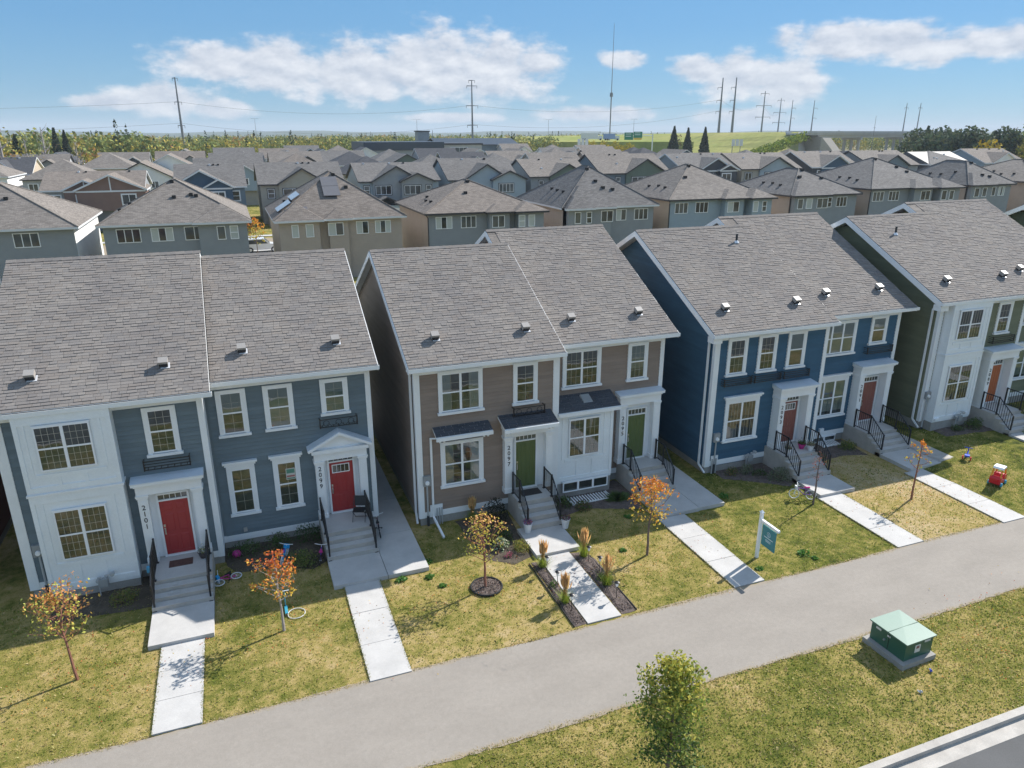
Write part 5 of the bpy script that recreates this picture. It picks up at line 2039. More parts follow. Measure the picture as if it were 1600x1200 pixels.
feather_grass(9.0, -4.35, 0.95, 'tall feather reed grass at the house end of the walk, left side', 1)
feather_grass(10.68, -4.25, 1.05, 'tall feather reed grass at the house end of the walk, right side', 2)
feather_grass(8.86, -6.55, 1.0, 'feather reed grass at the path end of the walk, left side', 3)
feather_grass(10.60, -6.15, 1.05, 'feather reed grass at the path end of the walk, right side', 4)
feather_grass(7.65, -0.35, 0.95, 'dry feather reed grass against the wall under the window of house 2097', 5)
leaf_mound(10.6, -5.75, 0.22, 0.2, 0.2, 120, [g2, g3], 'low green plant in the gravel strip right of the walk', 0.06, 51, 'strip_plant', 'plant', 'plants in the gravel strips')
leaf_mound(8.88, -5.55, 0.2, 0.18, 0.2, 120, [g1, g2], 'low green plant in the gravel strip left of the walk', 0.06, 52, 'strip_plant', 'plant', 'plants in the gravel strips')


def solar_lamp(x, y, label):
    z = gz(x, y)
    t = thing('solar_path_lamp', label, 'garden lamp', (x, y, z), 'solar lamps along the walk of house 2097')
    MB().tube((x, y, z), (x, y, z + 0.50), 0.011, 0.011, 6).build('stake', MA['black_iron'], t)
    MB().lathe(x, y, [(0.035, z + 0.50), (0.05, z + 0.60), (0.05, z + 0.64)], 10).build('lens', MA['vinyl'], t)
    MB().lathe(x, y, [(0.085, z + 0.64), (0.09, z + 0.66), (0.03, z + 0.69)], 12).build('lamp_cap', MA['black_iron'], t)


for i, (x, y, lb) in enumerate([(9.0, -4.72, 'solar lamp left of the walk, nearest the house'), (8.96, -5.70, 'solar lamp left of the walk, the middle one'), (8.86, -7.05, 'solar lamp left of the walk, nearest the path'),
                                (10.66, -4.66, 'solar lamp right of the walk, nearest the house'), (10.72, -5.4, 'solar lamp right of the walk, the middle one'), (10.55, -6.95, 'solar lamp right of the walk, nearest the path')]):
    solar_lamp(x, y, lb)

# round bed with black edging
tb = thing('round_tree_bed', 'round dark mulch bed with black plastic edging round the thin young tree', 'flower bed', (6.72, -4.80, 0))
MB().torus((6.72, -4.80, 0.05), (0, 0, 1), 0.53, 0.035, 36, 6).build('edging', MA['rubber'], tb)
mb = MB()
rr_ = random.Random(2)
P = [(6.72, -4.8, 0.07)]
for k_ in (0.5, 1.0):
    for i in range(24):
        a = i / 24 * 6.283
        P.append((6.72 + 0.51 * k_ * math.cos(a), -4.8 + 0.51 * k_ * math.sin(a), 0.065 - 0.03 * k_ + rr_.uniform(0, 0.015)))
F = [(0, 1 + i, 1 + (i + 1) % 24) for i in range(24)] + [(1 + i, 25 + i, 25 + (i + 1) % 24, 1 + (i + 1) % 24) for i in range(24)]
mb.idx(P, F)
mb.build('mulch_fill', MA['mulch'], tb)
mb = MB()
for i in range(420):
    a, q = rr_.uniform(0, 6.28), 0.48 * math.sqrt(rr_.random())
    quad_leaf(mb, (6.72 + q * math.cos(a), -4.8 + q * math.sin(a), 0.075), 0.05, rr_, rr_.choice([(0.30, 0.25, 0.22), (0.05, 0.04, 0.035), (0.16, 0.12, 0.10)]), 0.0)
o = mb.build('bark_chips', MA['blade'], tb)
o['kind'] = 'stuff'
# edging boards of the gravel strips
for (x0, x1, y0, y1, lb) in ((8.60, 8.63, -7.8, -4.0, 'thin black edging along the left gravel strip'), (10.88, 10.91, -7.7, -4.3, 'thin black edging along the right gravel strip')):
    MB().box(x0, x1, y0, y1, -0.03, 0.05).build('strip_edging', MA['rubber'], off=(x0, y0, 0), label=lb, category='edging', group='black edgings of the gravel strips')
# gravel pieces
mb = MB()
for i in range(2600):
    if rr_.random() < 0.5:
        x, y = rr_.uniform(8.66, 9.04), rr_.uniform(-7.7, -4.1)
    else:
        x, y = rr_.uniform(10.33, 10.84), rr_.uniform(-7.6, -4.1)
    quad_leaf(mb, (x, y, 0.045), 0.045, rr_, rr_.choice([(0.26, 0.22, 0.20), (0.06, 0.05, 0.045), (0.15, 0.12, 0.11)]))
o = mb.build('gravel', MA['blade'], kind='stuff')


def pot(x, y, z, r0, r1, h, m, label, flowers=None, seed=1, group='flower pots'):
    t = thing('flower_pot', label, 'flower pot', (x, y, z), group)
    MB().lathe(x, y, [(r0, z + 0.001), (r0 * 1.02, z + 0.02), (r1, z + h - 0.03), (r1 * 1.08, z + h - 0.03), (r1 * 1.08, z + h), (r1 * 0.92, z + h), (r1 * 0.9, z + h - 0.05)], 18).build('pot_wall', m, t, smooth=False)
    if flowers:
        r = random.Random(seed)
        mb_ = MB()
        for i in range(260):
            a, q = r.uniform(0, 6.28), r1 * 1.1 * math.sqrt(r.random())
            quad_leaf(mb_, (x + q * math.cos(a), y + q * math.sin(a), z + h + abs(r.gauss(0, 0.07))), 0.05, r, jitter(r.choice(flowers), r))
        mb_.build('flowers', MA['leaf'], t)
    return t


M_wp = mat('white glazed pot', (0.68, 0.69, 0.70), 0.4, 0.03)
M_mp = mat('magenta plastic pot', (0.48, 0.02, 0.20), 0.35, 0.03)
PUR, PIN, WHI = (0.28, 0.12, 0.45), (0.5, 0.15, 0.28), (0.7, 0.7, 0.68)
pot(9.30, -2.15, 0.15, 0.11, 0.17, 0.40, M_wp, 'tall white pot with pink and purple flowers left of the steps of house 2097', [PUR, PIN, (0.5, 0.2, 0.15), g2], 1)
pot(10.80, -2.35, 0.15, 0.11, 0.17, 0.40, M_wp, 'tall white pot with faded dark red flowers right of the steps of house 2097', [(0.22, 0.06, 0.1), (0.3, 0.15, 0.15), g1], 2)
pot(23.4, -0.9, 0.915, 0.10, 0.17, 0.24, M_mp, 'magenta pot on the landing of house 2093', [g2, g1], 3)
pot(23.62, -1.22, 0.915, 0.10, 0.16, 0.26, M_wp, 'white pot with dry flowers beside the magenta pot', [g2, (0.45, 0.35, 0.25)], 4)
pot(22.42, -0.35, 0.915, 0.10, 0.15, 0.26, M_wp, 'white pot beside the brown door of house 2093', [g2, WHI], 6)
pot(22.40, -1.15, 0.915, 0.10, 0.15, 0.26, M_wp, 'white pot at the left end of the top step of house 2093', [g2, (0.4, 0.3, 0.2)], 7)
pot(-2.22, -0.62, 0.735, 0.12, 0.18, 0.24, mat('dark planter', (0.06, 0.05, 0.05), 0.6, 0.1), 'dark pot full of white daisies beside the red door of house 2101', [WHI, WHI, (0.6, 0.55, 0.2), g2], 5)
doormat(-2.95, -0.72, 0.733, 0.75, 0.42, 'dark reddish brown doormat before the red door of house 2101', mat('brown coir mat', (0.10, 0.05, 0.04), 0.95, 0.3, 12.0))
doormat(10.05, -0.55, 0.953, 0.85, 0.50, 'dark grey brown doormat before the green door of house 2097', mat('grey mat', (0.05, 0.042, 0.04), 0.95, 0.2, 12.0))
mb = MB()
mb.box(-3.95, -3.83, -0.78, -0.68, 0.0, 0.62)
mb.box(-4.02, -3.78, -0.81, -0.65, 0.62, 0.80)
mb.build('recycling_caddy', mat('light blue plastic', (0.12, 0.42, 0.62), 0.4, 0.05), off=(-3.9, -0.7, 0), label='small light blue plastic box on a post beside the steps of house 2101', category='box')
for i, (x, y, z) in enumerate([(-3.12, -1.76, 0.60), (-3.22, -2.03, 0.45), (-3.05, -2.03, 0.45)]):
    mb = MB()
    mb.lathe(x, y, [(0.09, z + 0.001), (0.11, z + 0.015), (0.05, z + 0.03)], 9)
    mb.build('pebble', MA['concrete'], off=(x, y, z), label=['flat pale stone on the second step of house 2101', 'flat pale stone on the third step of house 2101, left one', 'flat pale stone on the third step of house 2101, right one'][i], category='stone', group='flat pale stones on the steps of house 2101')


# ---- bicycles
def bike(x, y, z, heading, scale, frame_m, label, wheel_r=0.2, lying=False, tyre=None, bag=None, seat_m=None, streamers=False, lean=0.12):
    """child's bicycle; built along +x at the origin, then turned, leaned or laid down"""
    t = thing('childs_bicycle', label, 'bicycle', (0, 0, 0), "children's bicycles in the front yards")
    tyre = tyre or MA['rubber']
    R = wheel_r
    wb = 0.62 * scale
    parts = []
    for sx in (-1, 1):
        cx = sx * wb / 2
        w = MB().torus((cx, 0, R), (0, 1, 0), R - 0.018, 0.020, 22, 6).build('wheel', tyre, t)
        sp = MB()
        for k_ in range(8):
            a = k_ * math.pi / 4
            sp.tube((cx, 0, R), (cx + math.cos(a) * (R - 0.02), 0, R + math.sin(a) * (R - 0.02)), 0.0035, 0.0035, 3, False)
        sp.tube((cx, -0.03, R), (cx, 0.03, R), 0.018, 0.018, 8)
        sp.build('spokes', MA['flash'], w)
    rear, front = Vector((-wb / 2, 0, R)), Vector((wb / 2, 0, R))
    bb = Vector((-wb * 0.08, 0, R * 0.95))
    st = Vector((-wb * 0.22, 0, R + 0.22 * scale))
    hd = Vector((wb * 0.36, 0, R + 0.24 * scale))
    f = MB()
    f.path([rear, bb, hd], 0.017)
    f.path([rear, st], 0.012)
    f.path([bb, st, hd], 0.016)
    f.build('frame', frame_m, t)
    f = MB()
    top = hd + Vector((-0.03, 0, 0.10 * scale))
    f.path([front, hd, top], 0.014)
    f.path([top + Vector((-0.03, -0.24 * scale, 0.06)), top, top + Vector((-0.03, 0.24 * scale, 0.06))], 0.011)
    f.build('handlebar', MA['vinyl'], t)
    s = MB()
    s.idx([(st.x - 0.13, -0.07, st.z + 0.09), (st.x - 0.13, 0.07, st.z + 0.09), (st.x + 0.12, 0.02, st.z + 0.08), (st.x + 0.12, -0.02, st.z + 0.08), (st.x - 0.10, -0.05, st.z + 0.04), (st.x - 0.10, 0.05, st.z + 0.04), (st.x + 0.1, 0.012, st.z + 0.05), (st.x + 0.1, -0.012, st.z + 0.05)],
          [(3, 2, 1, 0), (4, 5, 6, 7), (0, 1, 5, 4), (1, 2, 6, 5), (2, 3, 7, 6), (3, 0, 4, 7)])
    s.tube(st, st + Vector((0, 0, 0.05)), 0.012)
    s.build('saddle', seat_m or MA['rubber'], t)
    c = MB()
    c.tube(bb + Vector((0, -0.07, 0)), bb + Vector((0, 0.07, 0)), 0.012)
    c.tube(bb + Vector((0, -0.07, 0)), bb + Vector((0.08, -0.07, -0.07)), 0.009)
    c.tube(bb + Vector((0, 0.07, 0)), bb + Vector((-0.08, 0.07, 0.07)), 0.009)
    c.box(bb.x + 0.05, bb.x + 0.12, -0.13, -0.07, bb.z - 0.085, bb.z - 0.065)
    c.box(bb.x - 0.12, bb.x - 0.05, 0.07, 0.13, bb.z + 0.065, bb.z + 0.085)
    c.build('pedals', MA['black_iron'], t)
    if bag is not None:
        MB().box(top.x + 0.0, top.x + 0.10, -0.10, 0.10, top.z - 0.16, top.z - 0.02).build('handlebar_bag', bag, t)
    rx = math.pi / 2 - 0.06 if lying else lean
    t.rotation_euler = (rx, 0, heading)
    t.location = (x, y, z + (0.04 if lying else 0.0))
    return t


M_pk = mat('hot pink frame', (0.52, 0.03, 0.24), 0.35, 0.03)
M_pu = mat('purple frame', (0.16, 0.05, 0.36), 0.35, 0.03)
M_bl = mat('sky blue plastic', (0.03, 0.36, 0.72), 0.4, 0.03)
M_te = mat('teal frame', (0.05, 0.30, 0.42), 0.35, 0.03)
M_wt = mat('white tyre', (0.62, 0.62, 0.62), 0.6, 0.03)
bike(-1.45, -1.45, 0.03, RAD(205), 1.0, M_pk, 'pink child bicycle with sky blue bag lying beside the steps of house 2101', 0.19, True, M_wt, M_bl)
bike(0.40, -0.65, 0.02, RAD(70), 1.0, M_bl, 'sky blue child bicycle standing behind the orange maple', 0.2, False, M_wt, M_bl, M_pu)
bike(1.62, -1.15, 0.03, RAD(80), 1.0, M_pu, 'purple child bicycle leaning beside the steps of house 2099', 0.2, False, None, None, M_pk)
bike(3.98, -0.15, 0.15, RAD(84), 1.15, mat('maroon frame', (0.14, 0.02, 0.04), 0.4), 'dark bicycle leaning on the right railing of house 2099', 0.25, False, None, None, None, lean=-0.14)
bike(21.25, -3.55, 0.02, RAD(150), 1.1, M_pu, 'purple and white child bicycle standing by the slim tree before house 2093', 0.22, False, M_wt, mat('white basket', (0.7, 0.7, 0.72), 0.5), M_pk, lean=0.15)
# scooter with a hoop on the grass
t = thing('kick_scooter', 'teal child scooter standing behind the trunk of the orange maple', 'scooter', (0.22, -3.75, 0))
MB().box(0.18, 0.27, -4.0, -3.55, 0.07, 0.09).build('deck', M_te, t)
MB().tube((0.22, -3.55, 0.08), (0.22, -3.5, 0.62), 0.016).build('steering_post', M_te, t)
MB().tube((0.06, -3.5, 0.62), (0.38, -3.5, 0.62), 0.014).build('handlebar', MA['vinyl'], t)
for yy in (-4.0, -3.52):
    MB().tube((0.20, yy, 0.05), (0.25, yy, 0.05), 0.05, 0.05, 12).build('wheel', MA['rubber'], t)
MB().torus((0.52, -4.0, 0.03), (0, 0, 1), 0.27, 0.014, 30, 6).build('hula_hoop', M_wt, off=(0.52, -4.0, 0.03), label='white hoop lying flat on the lawn beside the scooter', category='hoop')
mb = MB()
mb.lathe(-1.2, 0.15, [(0.04, 0.05), (0.13, 0.10), (0.16, 0.18), (0.13, 0.27), (0.05, 0.31)], 14)
mb.build('play_ball', M_pk, smooth=True, off=(-1.2, 0.15, 0.05), label='hot pink ball in the bed by the wall of house 2099', category='ball')

# ---- folding chair
t = thing('folding_chair', 'black folding camping chair on the landing of house 2099', 'chair', (3.28, -0.05, 0.772))
x, y, z = 3.28, -0.02, 0.772
seat = MB().box(x - 0.22, x + 0.22, y - 0.20, y + 0.20, z + 0.42, z + 0.445)
seat.rot((x, y), -0.35)
seat.build('seat', MA['black_iron'], t)
bk = MB()
bk.prism([(x - 0.21, y + 0.20, z + 0.50), (x + 0.21, y + 0.20, z + 0.50), (x + 0.21, y + 0.32, z + 0.86), (x - 0.21, y + 0.32, z + 0.86)], (0, 0.015, 0))
bk.rot((x, y), -0.35)
bk.build('backrest', MA['black_iron'], t)
for sx in (-1, 1):
    l = MB()
    l.tube((x + sx * 0.23, y - 0.22, z + 0.01), (x + sx * 0.23, y + 0.33, z + 0.88), 0.012)
    l.rot((x, y), -0.35)
    l.build('leg', MA['black_iron'], t)
    l = MB()
    l.tube((x + sx * 0.21, y + 0.24, z + 0.01), (x + sx * 0.21, y - 0.18, z + 0.43), 0.012)
    l.rot((x, y), -0.35)
    l.build('leg', MA['black_iron'], t)
l = MB()
l.tube((x - 0.21, y + 0.24, z + 0.02), (x + 0.21, y + 0.24, z + 0.02), 0.01)
l.rot((x, y), -0.35)
l.build('stretcher', MA['black_iron'], t)

# ---- for-sale style sign post
sx, sy = 16.56, -6.53
t = thing('sign_post', 'white wooden sign post with hanging teal panel on the lawn of house 2093', 'sign', (sx, sy, 0))
MB().box(sx - 0.05, sx + 0.05, sy - 0.05, sy + 0.05, -0.05, 1.86).build('post', MA['vinyl'], t)
c = MB()
c.idx([(sx - 0.07, sy - 0.07, 1.86), (sx + 0.07, sy - 0.07, 1.86), (sx + 0.07, sy + 0.07, 1.86), (sx - 0.07, sy + 0.07, 1.86), (sx, sy, 1.96)], [(3, 2, 1, 0), (0, 1, 4), (1, 2, 4), (2, 3, 4), (3, 0, 4)])
c.build('post_cap', MA['vinyl'], t)
ang = math.atan2(-0.99, 0.72)
ang = RAD(-90)


def rotp(mb_, s0=0):
    return mb_.rot((sx, sy), ang, s0)


rotp(MB().box(sx + 0.05, sx + 0.95, sy - 0.045, sy + 0.045, 1.52, 1.61)).build('arm', MA['vinyl'], t)
M_teal = mat('teal sign face', (0.025, 0.22, 0.25), 0.4, 0.03)
pnl = rotp(MB().box(sx + 0.14, sx + 0.84, sy - 0.012, sy + 0.012, 0.66, 1.46)).build('sign_panel', M_teal, t)
for q in (0.22, 0.76):
    rotp(MB().tube((sx + q, sy, 1.46), (sx + q, sy, 1.52), 0.008)).build('hook', MA['black_iron'], t)
M_lg = mat('pale print', (0.62, 0.72, 0.72), 0.5, 0.02)
for side in (-1, 1):
    yy = sy + side * 0.015
    mb = MB()
    mb.torus((sx + 0.49, yy, 1.20), (0, 1, 0), 0.085, 0.009, 24, 4)
    rotp(mb).build('emblem_ring', M_lg, pnl)
    mb = MB()
    mb.torus((sx + 0.49, yy, 1.175), (0, 1, 0), 0.035, 0.008, 16, 4)
    mb.tube((sx + 0.49, yy, 1.20), (sx + 0.49, yy, 1.265), 0.008)
    rotp(mb).build('emblem_mark', M_lg, pnl)
    for (z_, w_, h_) in ((1.035, 0.46, 0.032), (0.955, 0.26, 0.016), (0.92, 0.30, 0.016), (0.885, 0.24, 0.016)):
        rotp(MB().box(sx + 0.49 - w_ / 2, sx + 0.49 + w_ / 2, yy - 0.003, yy + 0.003, z_, z_ + h_)).build('lettering_line', M_lg, pnl)

# ---- green transformer cabinet
t = thing('transformer_box', 'green steel utility transformer box on a concrete pad on the verge', 'utility box', (17.3, -12.2, 0))
cx, cy, aa = 17.30, -12.18, RAD(2)
M_tg = mat('green enamel', (0.035, 0.120, 0.080), 0.38, 0.05)
M_tt = mat('green enamel lid', (0.12, 0.22, 0.17), 0.55, 0.05, spec=0.6)


def rt(mb_):
    return mb_.rot((cx, cy), aa)


rt(MB().box(cx - 0.72, cx + 0.62, cy - 0.72, cy + 0.72, -0.1, 0.17)).build('pad', MA['foundation'], t)
bx = rt(MB().box(cx - 0.55, cx + 0.55, cy - 0.58, cy + 0.62, 0.171, 0.76)).build('cabinet', M_tg, t)
l = MB()
l.idx([(cx - 0.60, cy - 0.64, 0.761), (cx + 0.60, cy - 0.64, 0.761), (cx + 0.60, cy + 0.67, 0.761), (cx - 0.60, cy + 0.67, 0.761),
       (cx - 0.60, cy - 0.64, 0.80), (cx + 0.60, cy - 0.64, 0.80), (cx + 0.60, cy + 0.67, 0.80), (cx - 0.60, cy + 0.67, 0.80), (cx, cy + 0.02, 0.812)],
      [(3, 2, 1, 0), (0, 1, 5, 4), (1, 2, 6, 5), (2, 3, 7, 6), (3, 0, 4, 7), (4, 5, 8), (5, 6, 8), (6, 7, 8), (7, 4, 8)])
rt(l).build('lid', M_tt, t)
rt(MB().box(cx - 0.59, cx + 0.59, cy + 0.0, cy + 0.02, 0.80, 0.814)).build('lid_seam', M_tg, t)
M_lab = mat('white warning label', (0.7, 0.7, 0.68), 0.5)
for (a, b, c_, d, mm_) in ((-0.16, 0.06, 0.36, 0.62, M_lab), (0.20, 0.44, 0.62, 0.71, M_lab)):
    o = rt(MB().box(cx + a, cx + b, cy - 0.585, cy - 0.581, c_, d)).build('label', mm_, bx)
rt(MB().box(cx - 0.11, cx + 0.01, cy - 0.588, cy - 0.586, 0.49, 0.58)).build('label_print', mat('label print', (0.25, 0.12, 0.12), 0.5), bx)
for (a, b, c_, d) in ((0.28, 0.46, 0.62, 0.69), (-0.05, 0.06, 0.60, 0.66)):
    rt(MB().box(cx - 0.555, cx - 0.551, cy + a, cy + b, c_, d)).build('label', M_lab, bx)
rt(MB().box(cx - 0.558, cx - 0.551, cy - 0.02, cy - 0.005, 0.2, 0.72)).build('door_gap', MA['rubber'], bx)
rt(MB().tube((cx - 0.55, cy + 0.12, 0.45), (cx - 0.60, cy + 0.12, 0.45), 0.03, 0.03, 8)).build('lock', MA['meter'], bx)
for i, (x, y, lb) in enumerate([(17.35, -13.22, 'crumpled blue wrapper on the grass by the transformer box'), (16.35, -13.75, 'small white scrap of paper on the verge')]):
    mb = MB()
    for k_ in range(9):
        quad_leaf(mb, (x + random.uniform(-.04, .04), y + random.uniform(-.04, .04), 0.05), 0.10, random, (0.05, 0.1, 0.5) if i == 0 else (0.7, 0.7, 0.7))
    mb.build('litter', MA['attr'], off=(x, y, 0), label=lb, category='litter')

# ---- red toy car
cx, cy, cz = 30.15, -5.55, gz(30.1, -5.6)
t = thing('toy_car', 'red ride-in toy car with yellow pillars and white roof on the lawn', 'toy car', (cx, cy, cz))
M_r = mat('red toy plastic', (0.62, 0.02, 0.03), 0.3, 0.02)
M_y = mat('orange yellow toy plastic', (0.75, 0.28, 0.02), 0.35, 0.02)
M_b = mat('turquoise toy plastic', (0.02, 0.35, 0.55), 0.35, 0.02)
ang = RAD(20)


def rc(mb_):
    return mb_.rot((cx, cy), ang)


b = MB()
prof = [(-0.40, 0.12), (-0.42, 0.36), (-0.34, 0.45), (-0.20, 0.43), (-0.13, 0.30), (0.08, 0.30), (0.14, 0.45), (0.26, 0.46), (0.40, 0.38), (0.42, 0.12)]
b.prism([(cx + p, cy - 0.22, cz + q) for p, q in prof], (0, 0.44, 0))
rc(b).build('body', M_r, t)
rf = MB()
rf.prism([(cx + p, cy - 0.20, cz + q) for p, q in [(-0.26, 0.80), (-0.22, 0.86), (0.14, 0.86), (0.22, 0.80), (0.22, 0.77), (-0.26, 0.77)]], (0, 0.40, 0))
rc(rf).build('roof', MA['vinyl'], t)
for (px, qx) in ((-0.34, -0.22), (0.30, 0.18)):
    for yy in (-0.18, 0.18):
        rc(MB().tube((cx + px, cy + yy, cz + 0.42), (cx + qx, cy + yy * 0.9, cz + 0.80), 0.03, 0.03, 6)).build('pillar', M_y, t)
for px in (-0.26, 0.26):
    for yy in (-0.25, 0.25):
        rc(MB().tube((cx + px, cy + yy - 0.03, cz + 0.09), (cx + px, cy + yy + 0.03, cz + 0.09), 0.09, 0.09, 14)).build('wheel', M_b, t)
rc(MB().torus((cx + 0.10, cy, cz + 0.50), (0.8, 0, 0.6), 0.08, 0.012, 14, 5)).build('steering_wheel', MA['rubber'], t)
# ---- toy tricycle
cx, cy, cz = 30.9, -3.45, gz(30.9, -3.5)
t = thing('toy_tricycle', 'small red and blue plastic tricycle on the lawn near the side walk', 'tricycle', (cx, cy, cz))
M_bb = mat('royal blue plastic', (0.02, 0.08, 0.55), 0.35, 0.02)
ang = RAD(35)
for px, yy, r_ in ((-0.24, -0.16, 0.09), (-0.24, 0.16, 0.09), (0.24, 0.0, 0.13)):
    rc(MB().tube((cx + px, cy + yy - 0.03, cz + r_), (cx + px, cy + yy + 0.03, cz + r_), r_, r_, 14)).build('wheel', M_r, t)
rc(MB().box(cx - 0.32, cx - 0.08, cy - 0.10, cy + 0.10, cz + 0.17, cz + 0.24)).build('seat', M_bb, t)
rc(MB().tube((cx - 0.24, cy, cz + 0.14), (cx + 0.20, cy, cz + 0.28), 0.03)).build('frame', M_bb, t)
rc(MB().tube((cx + 0.24, cy, cz + 0.12), (cx + 0.16, cy, cz + 0.46), 0.025)).build('fork', M_bb, t)
rc(MB().tube((cx + 0.16, cy - 0.17, cz + 0.46), (cx + 0.16, cy + 0.17, cz + 0.46), 0.018)).build('handlebar', M_bb, t)

# ---- grass relief: small tufts over the sunlit and shaded lawns
rg = random.Random(99)


def tufts(n, x0, x1, y0, y1, hmax, name='grass'):
    mb_ = MB()
    palette = [(0.40, 0.34, 0.13), (0.50, 0.42, 0.20), (0.30, 0.30, 0.07), (0.17, 0.22, 0.045), (0.14, 0.18, 0.04), (0.30, 0.24, 0.12), (0.12, 0.14, 0.05)]
    for i in range(n):
        x, y = rg.uniform(x0, x1), rg.uniform(y0, y1)
        if any(a < x < b and y < c for a, b, c in ((-3.5, -2.1, -4), (2.1, 3.45, -3), (8.55, 10.95, -3), (14.55, 15.9, -2.8), (21.9, 23.25, -3.6), (27.3, 28.6, -3))) and y > -8:
            continue
        if any(a < x < b and y > c and y < 3 for a, b, c in ((-3.85, -1.9, -4.4), (1.8, 5.2, -3.2), (9.0, 10.85, -3.9), (14.75, 17.9, -3.0), (22.0, 24.0, -3.9), (27.5, 31.0, -3.35), (6.9, 9.1, -3.6), (11.2, 14.9, -1.5), (15.5, 18.9, 50))):
            continue
        z = gz(x, y) if y > -8 else 0.0
        patch = math.sin(x * 1.7 + 3 * math.sin(y * 0.9)) * math.cos(y * 1.9 + 2 * math.sin(x * 0.7))
        c = palette[max(0, min(6, int(2.6 - patch * 1.6 + rg.gauss(0, 1.2))))]
        mb_.t = jitter(tuple(q * 0.95 for q in c), rg, 0.28)
        a = rg.uniform(0, 6.28)
        w = rg.uniform(0.012, 0.034)
        h = hmax * rg.uniform(0.4, 1.0)
        dx, dy = math.cos(a) * w, math.sin(a) * w
        ox, oy = rg.gauss(0, 0.03), rg.gauss(0, 0.03)
        mb_.face([(x - dx, y - dy, z - 0.005), (x + dx, y + dy, z - 0.005), (x + ox, y + oy, z + h)])
    return mb_.build(name, MA['blade'], kind='stuff')


tufts(42000, -10, 34, -7.9, -0.2, 0.06)
tufts(30000, 4, 27, -15.1, -11.3, 0.06, 'verge_grass')
# ragged turf edges over the path and slab borders
mb = MB()
for i in range(9000):
    x = rg.uniform(-10, 34)
    y = -7.88 + rg.gauss(-0.02, 0.035)
    if rg.random() < 0.45:
        y = -11.34 + rg.gauss(0.02, 0.04)
    if y > -9 and any(a < x < b for a, b in ((-3.5, -2.2), (2.15, 3.4), (9.05, 10.3), (14.6, 15.9), (21.9, 23.2), (27.35, 28.6))):
        continue
    mb.t = jitter(rg.choice([(0.52, 0.43, 0.24), (0.58, 0.48, 0.30), (0.34, 0.32, 0.12), (0.42, 0.34, 0.18)]), rg)
    a = rg.uniform(0, 6.28)
    w = 0.02
    mb.face([(x - math.cos(a) * w, y - math.sin(a) * w, 0.0), (x + math.cos(a) * w, y + math.sin(a) * w, 0.0), (x + rg.gauss(0, .03), y + rg.gauss(0, .04), rg.uniform(0.02, 0.05))])
for (wx0, wx1, ya, yb_) in ((-3.44, -2.22, -7.9, -4.3), (2.18, 3.38, -7.9, -3.1), (14.62, 15.86, -7.8, -2.9), (21.92, 23.2, -7.9, -3.7), (27.35, 28.6, -7.9, -3.2)):
    for i in range(900):
        x = (wx0 if rg.random() < 0.5 else wx1) + rg.gauss(0, 0.025)
        y = rg.uniform(ya, yb_)
        mb.t = jitter(rg.choice([(0.46, 0.38, 0.17), (0.30, 0.30, 0.09), (0.2, 0.22, 0.07)]), rg)
        mb.face([(x - 0.02, y, 0.02), (x + 0.02, y + 0.01, 0.02), (x + rg.gauss(0, .03), y + rg.gauss(0, .03), rg.uniform(0.05, 0.08))])
mb.build('turf_edge', MA['blade'], kind='stuff')
# fallen leaves
mb = MB()
for i in range(2000):
    tx, ty = rg.choice([(0.08, -4.7), (12.9, -5.0), (25.6, -5.2), (6.7, -4.8), (-5.6, -4.9), (20, -13), (24, -12.5)])
    x, y = tx + rg.gauss(0, 1.8), ty + rg.gauss(0, 0.95)
    mb.t = jitter(rg.choice([OR, RED, YEL, (0.3, 0.16, 0.08)]), rg)
    quad_leaf(mb, (x, y, (gz(x, y) if y > -8 else 0) + 0.05), 0.05, rg, mb.t)
mb.build('fallen_leaves', MA['leaf'], kind='stuff')


# ------------------------------------------------------------------ the neighbourhood behind
sheet('neighbourhood_lawn', MA['lawn_verge'], -130, 330, 19.0, 470, 30.0, lambda x, y: -0.16, skirt=0)
sheet('back_lane', MA['road_dark'], -60, 140, 25.0, 31.0, 20.0, lambda x, y: -0.10, skirt=0)
sheet('street', MA['asphalt'], -70, 260, 80.5, 90.0, 20.0, lambda x, y: -0.10, skirt=0)
sheet('pavement', MA['concrete'], -70, 260, 92.0, 93.6, 20.0, lambda x, y: -0.08, skirt=0)
sheet('driveway', MA['concrete'], 2.2, 6.0, 70.5, 80.4, 5.0, lambda x, y: -0.09, skirt=0)

W = {
    'blue grey': (0.27, 0.29, 0.305), 'taupe': (0.42, 0.355, 0.30), 'pale grey': (0.42, 0.42, 0.42), 'greige': (0.37, 0.345, 0.29),
    'navy': (0.055, 0.10, 0.155), 'white': (0.76, 0.76, 0.75), 'light blue': (0.31, 0.38, 0.43), 'charcoal': (0.07, 0.075, 0.085),
    'brown': (0.21, 0.135, 0.11), 'beige': (0.48, 0.40, 0.31), 'slate': (0.15, 0.20, 0.24), 'sand': (0.52, 0.42, 0.32), 'sage': (0.13, 0.17, 0.14)}
WM = {k: siding_mat(k + ' far siding', c, 0.2, 0.06) for k, c in W.items()}
RM = {'brown grey': MA['far_roof'], 'grey': MA['roof_grey'], 'charcoal': MA['roof_dark'], 'brown': MA['roof_brown']}
MA['trim_dark'] = mat('dark fascia', (0.045, 0.045, 0.05), 0.5, 0.1)
MA['trim_white'] = mat('white fascia', (0.66, 0.68, 0.70), 0.5, 0.05)
TRIM = {'dark': MA['trim_dark'], 'white': MA['trim_white']}


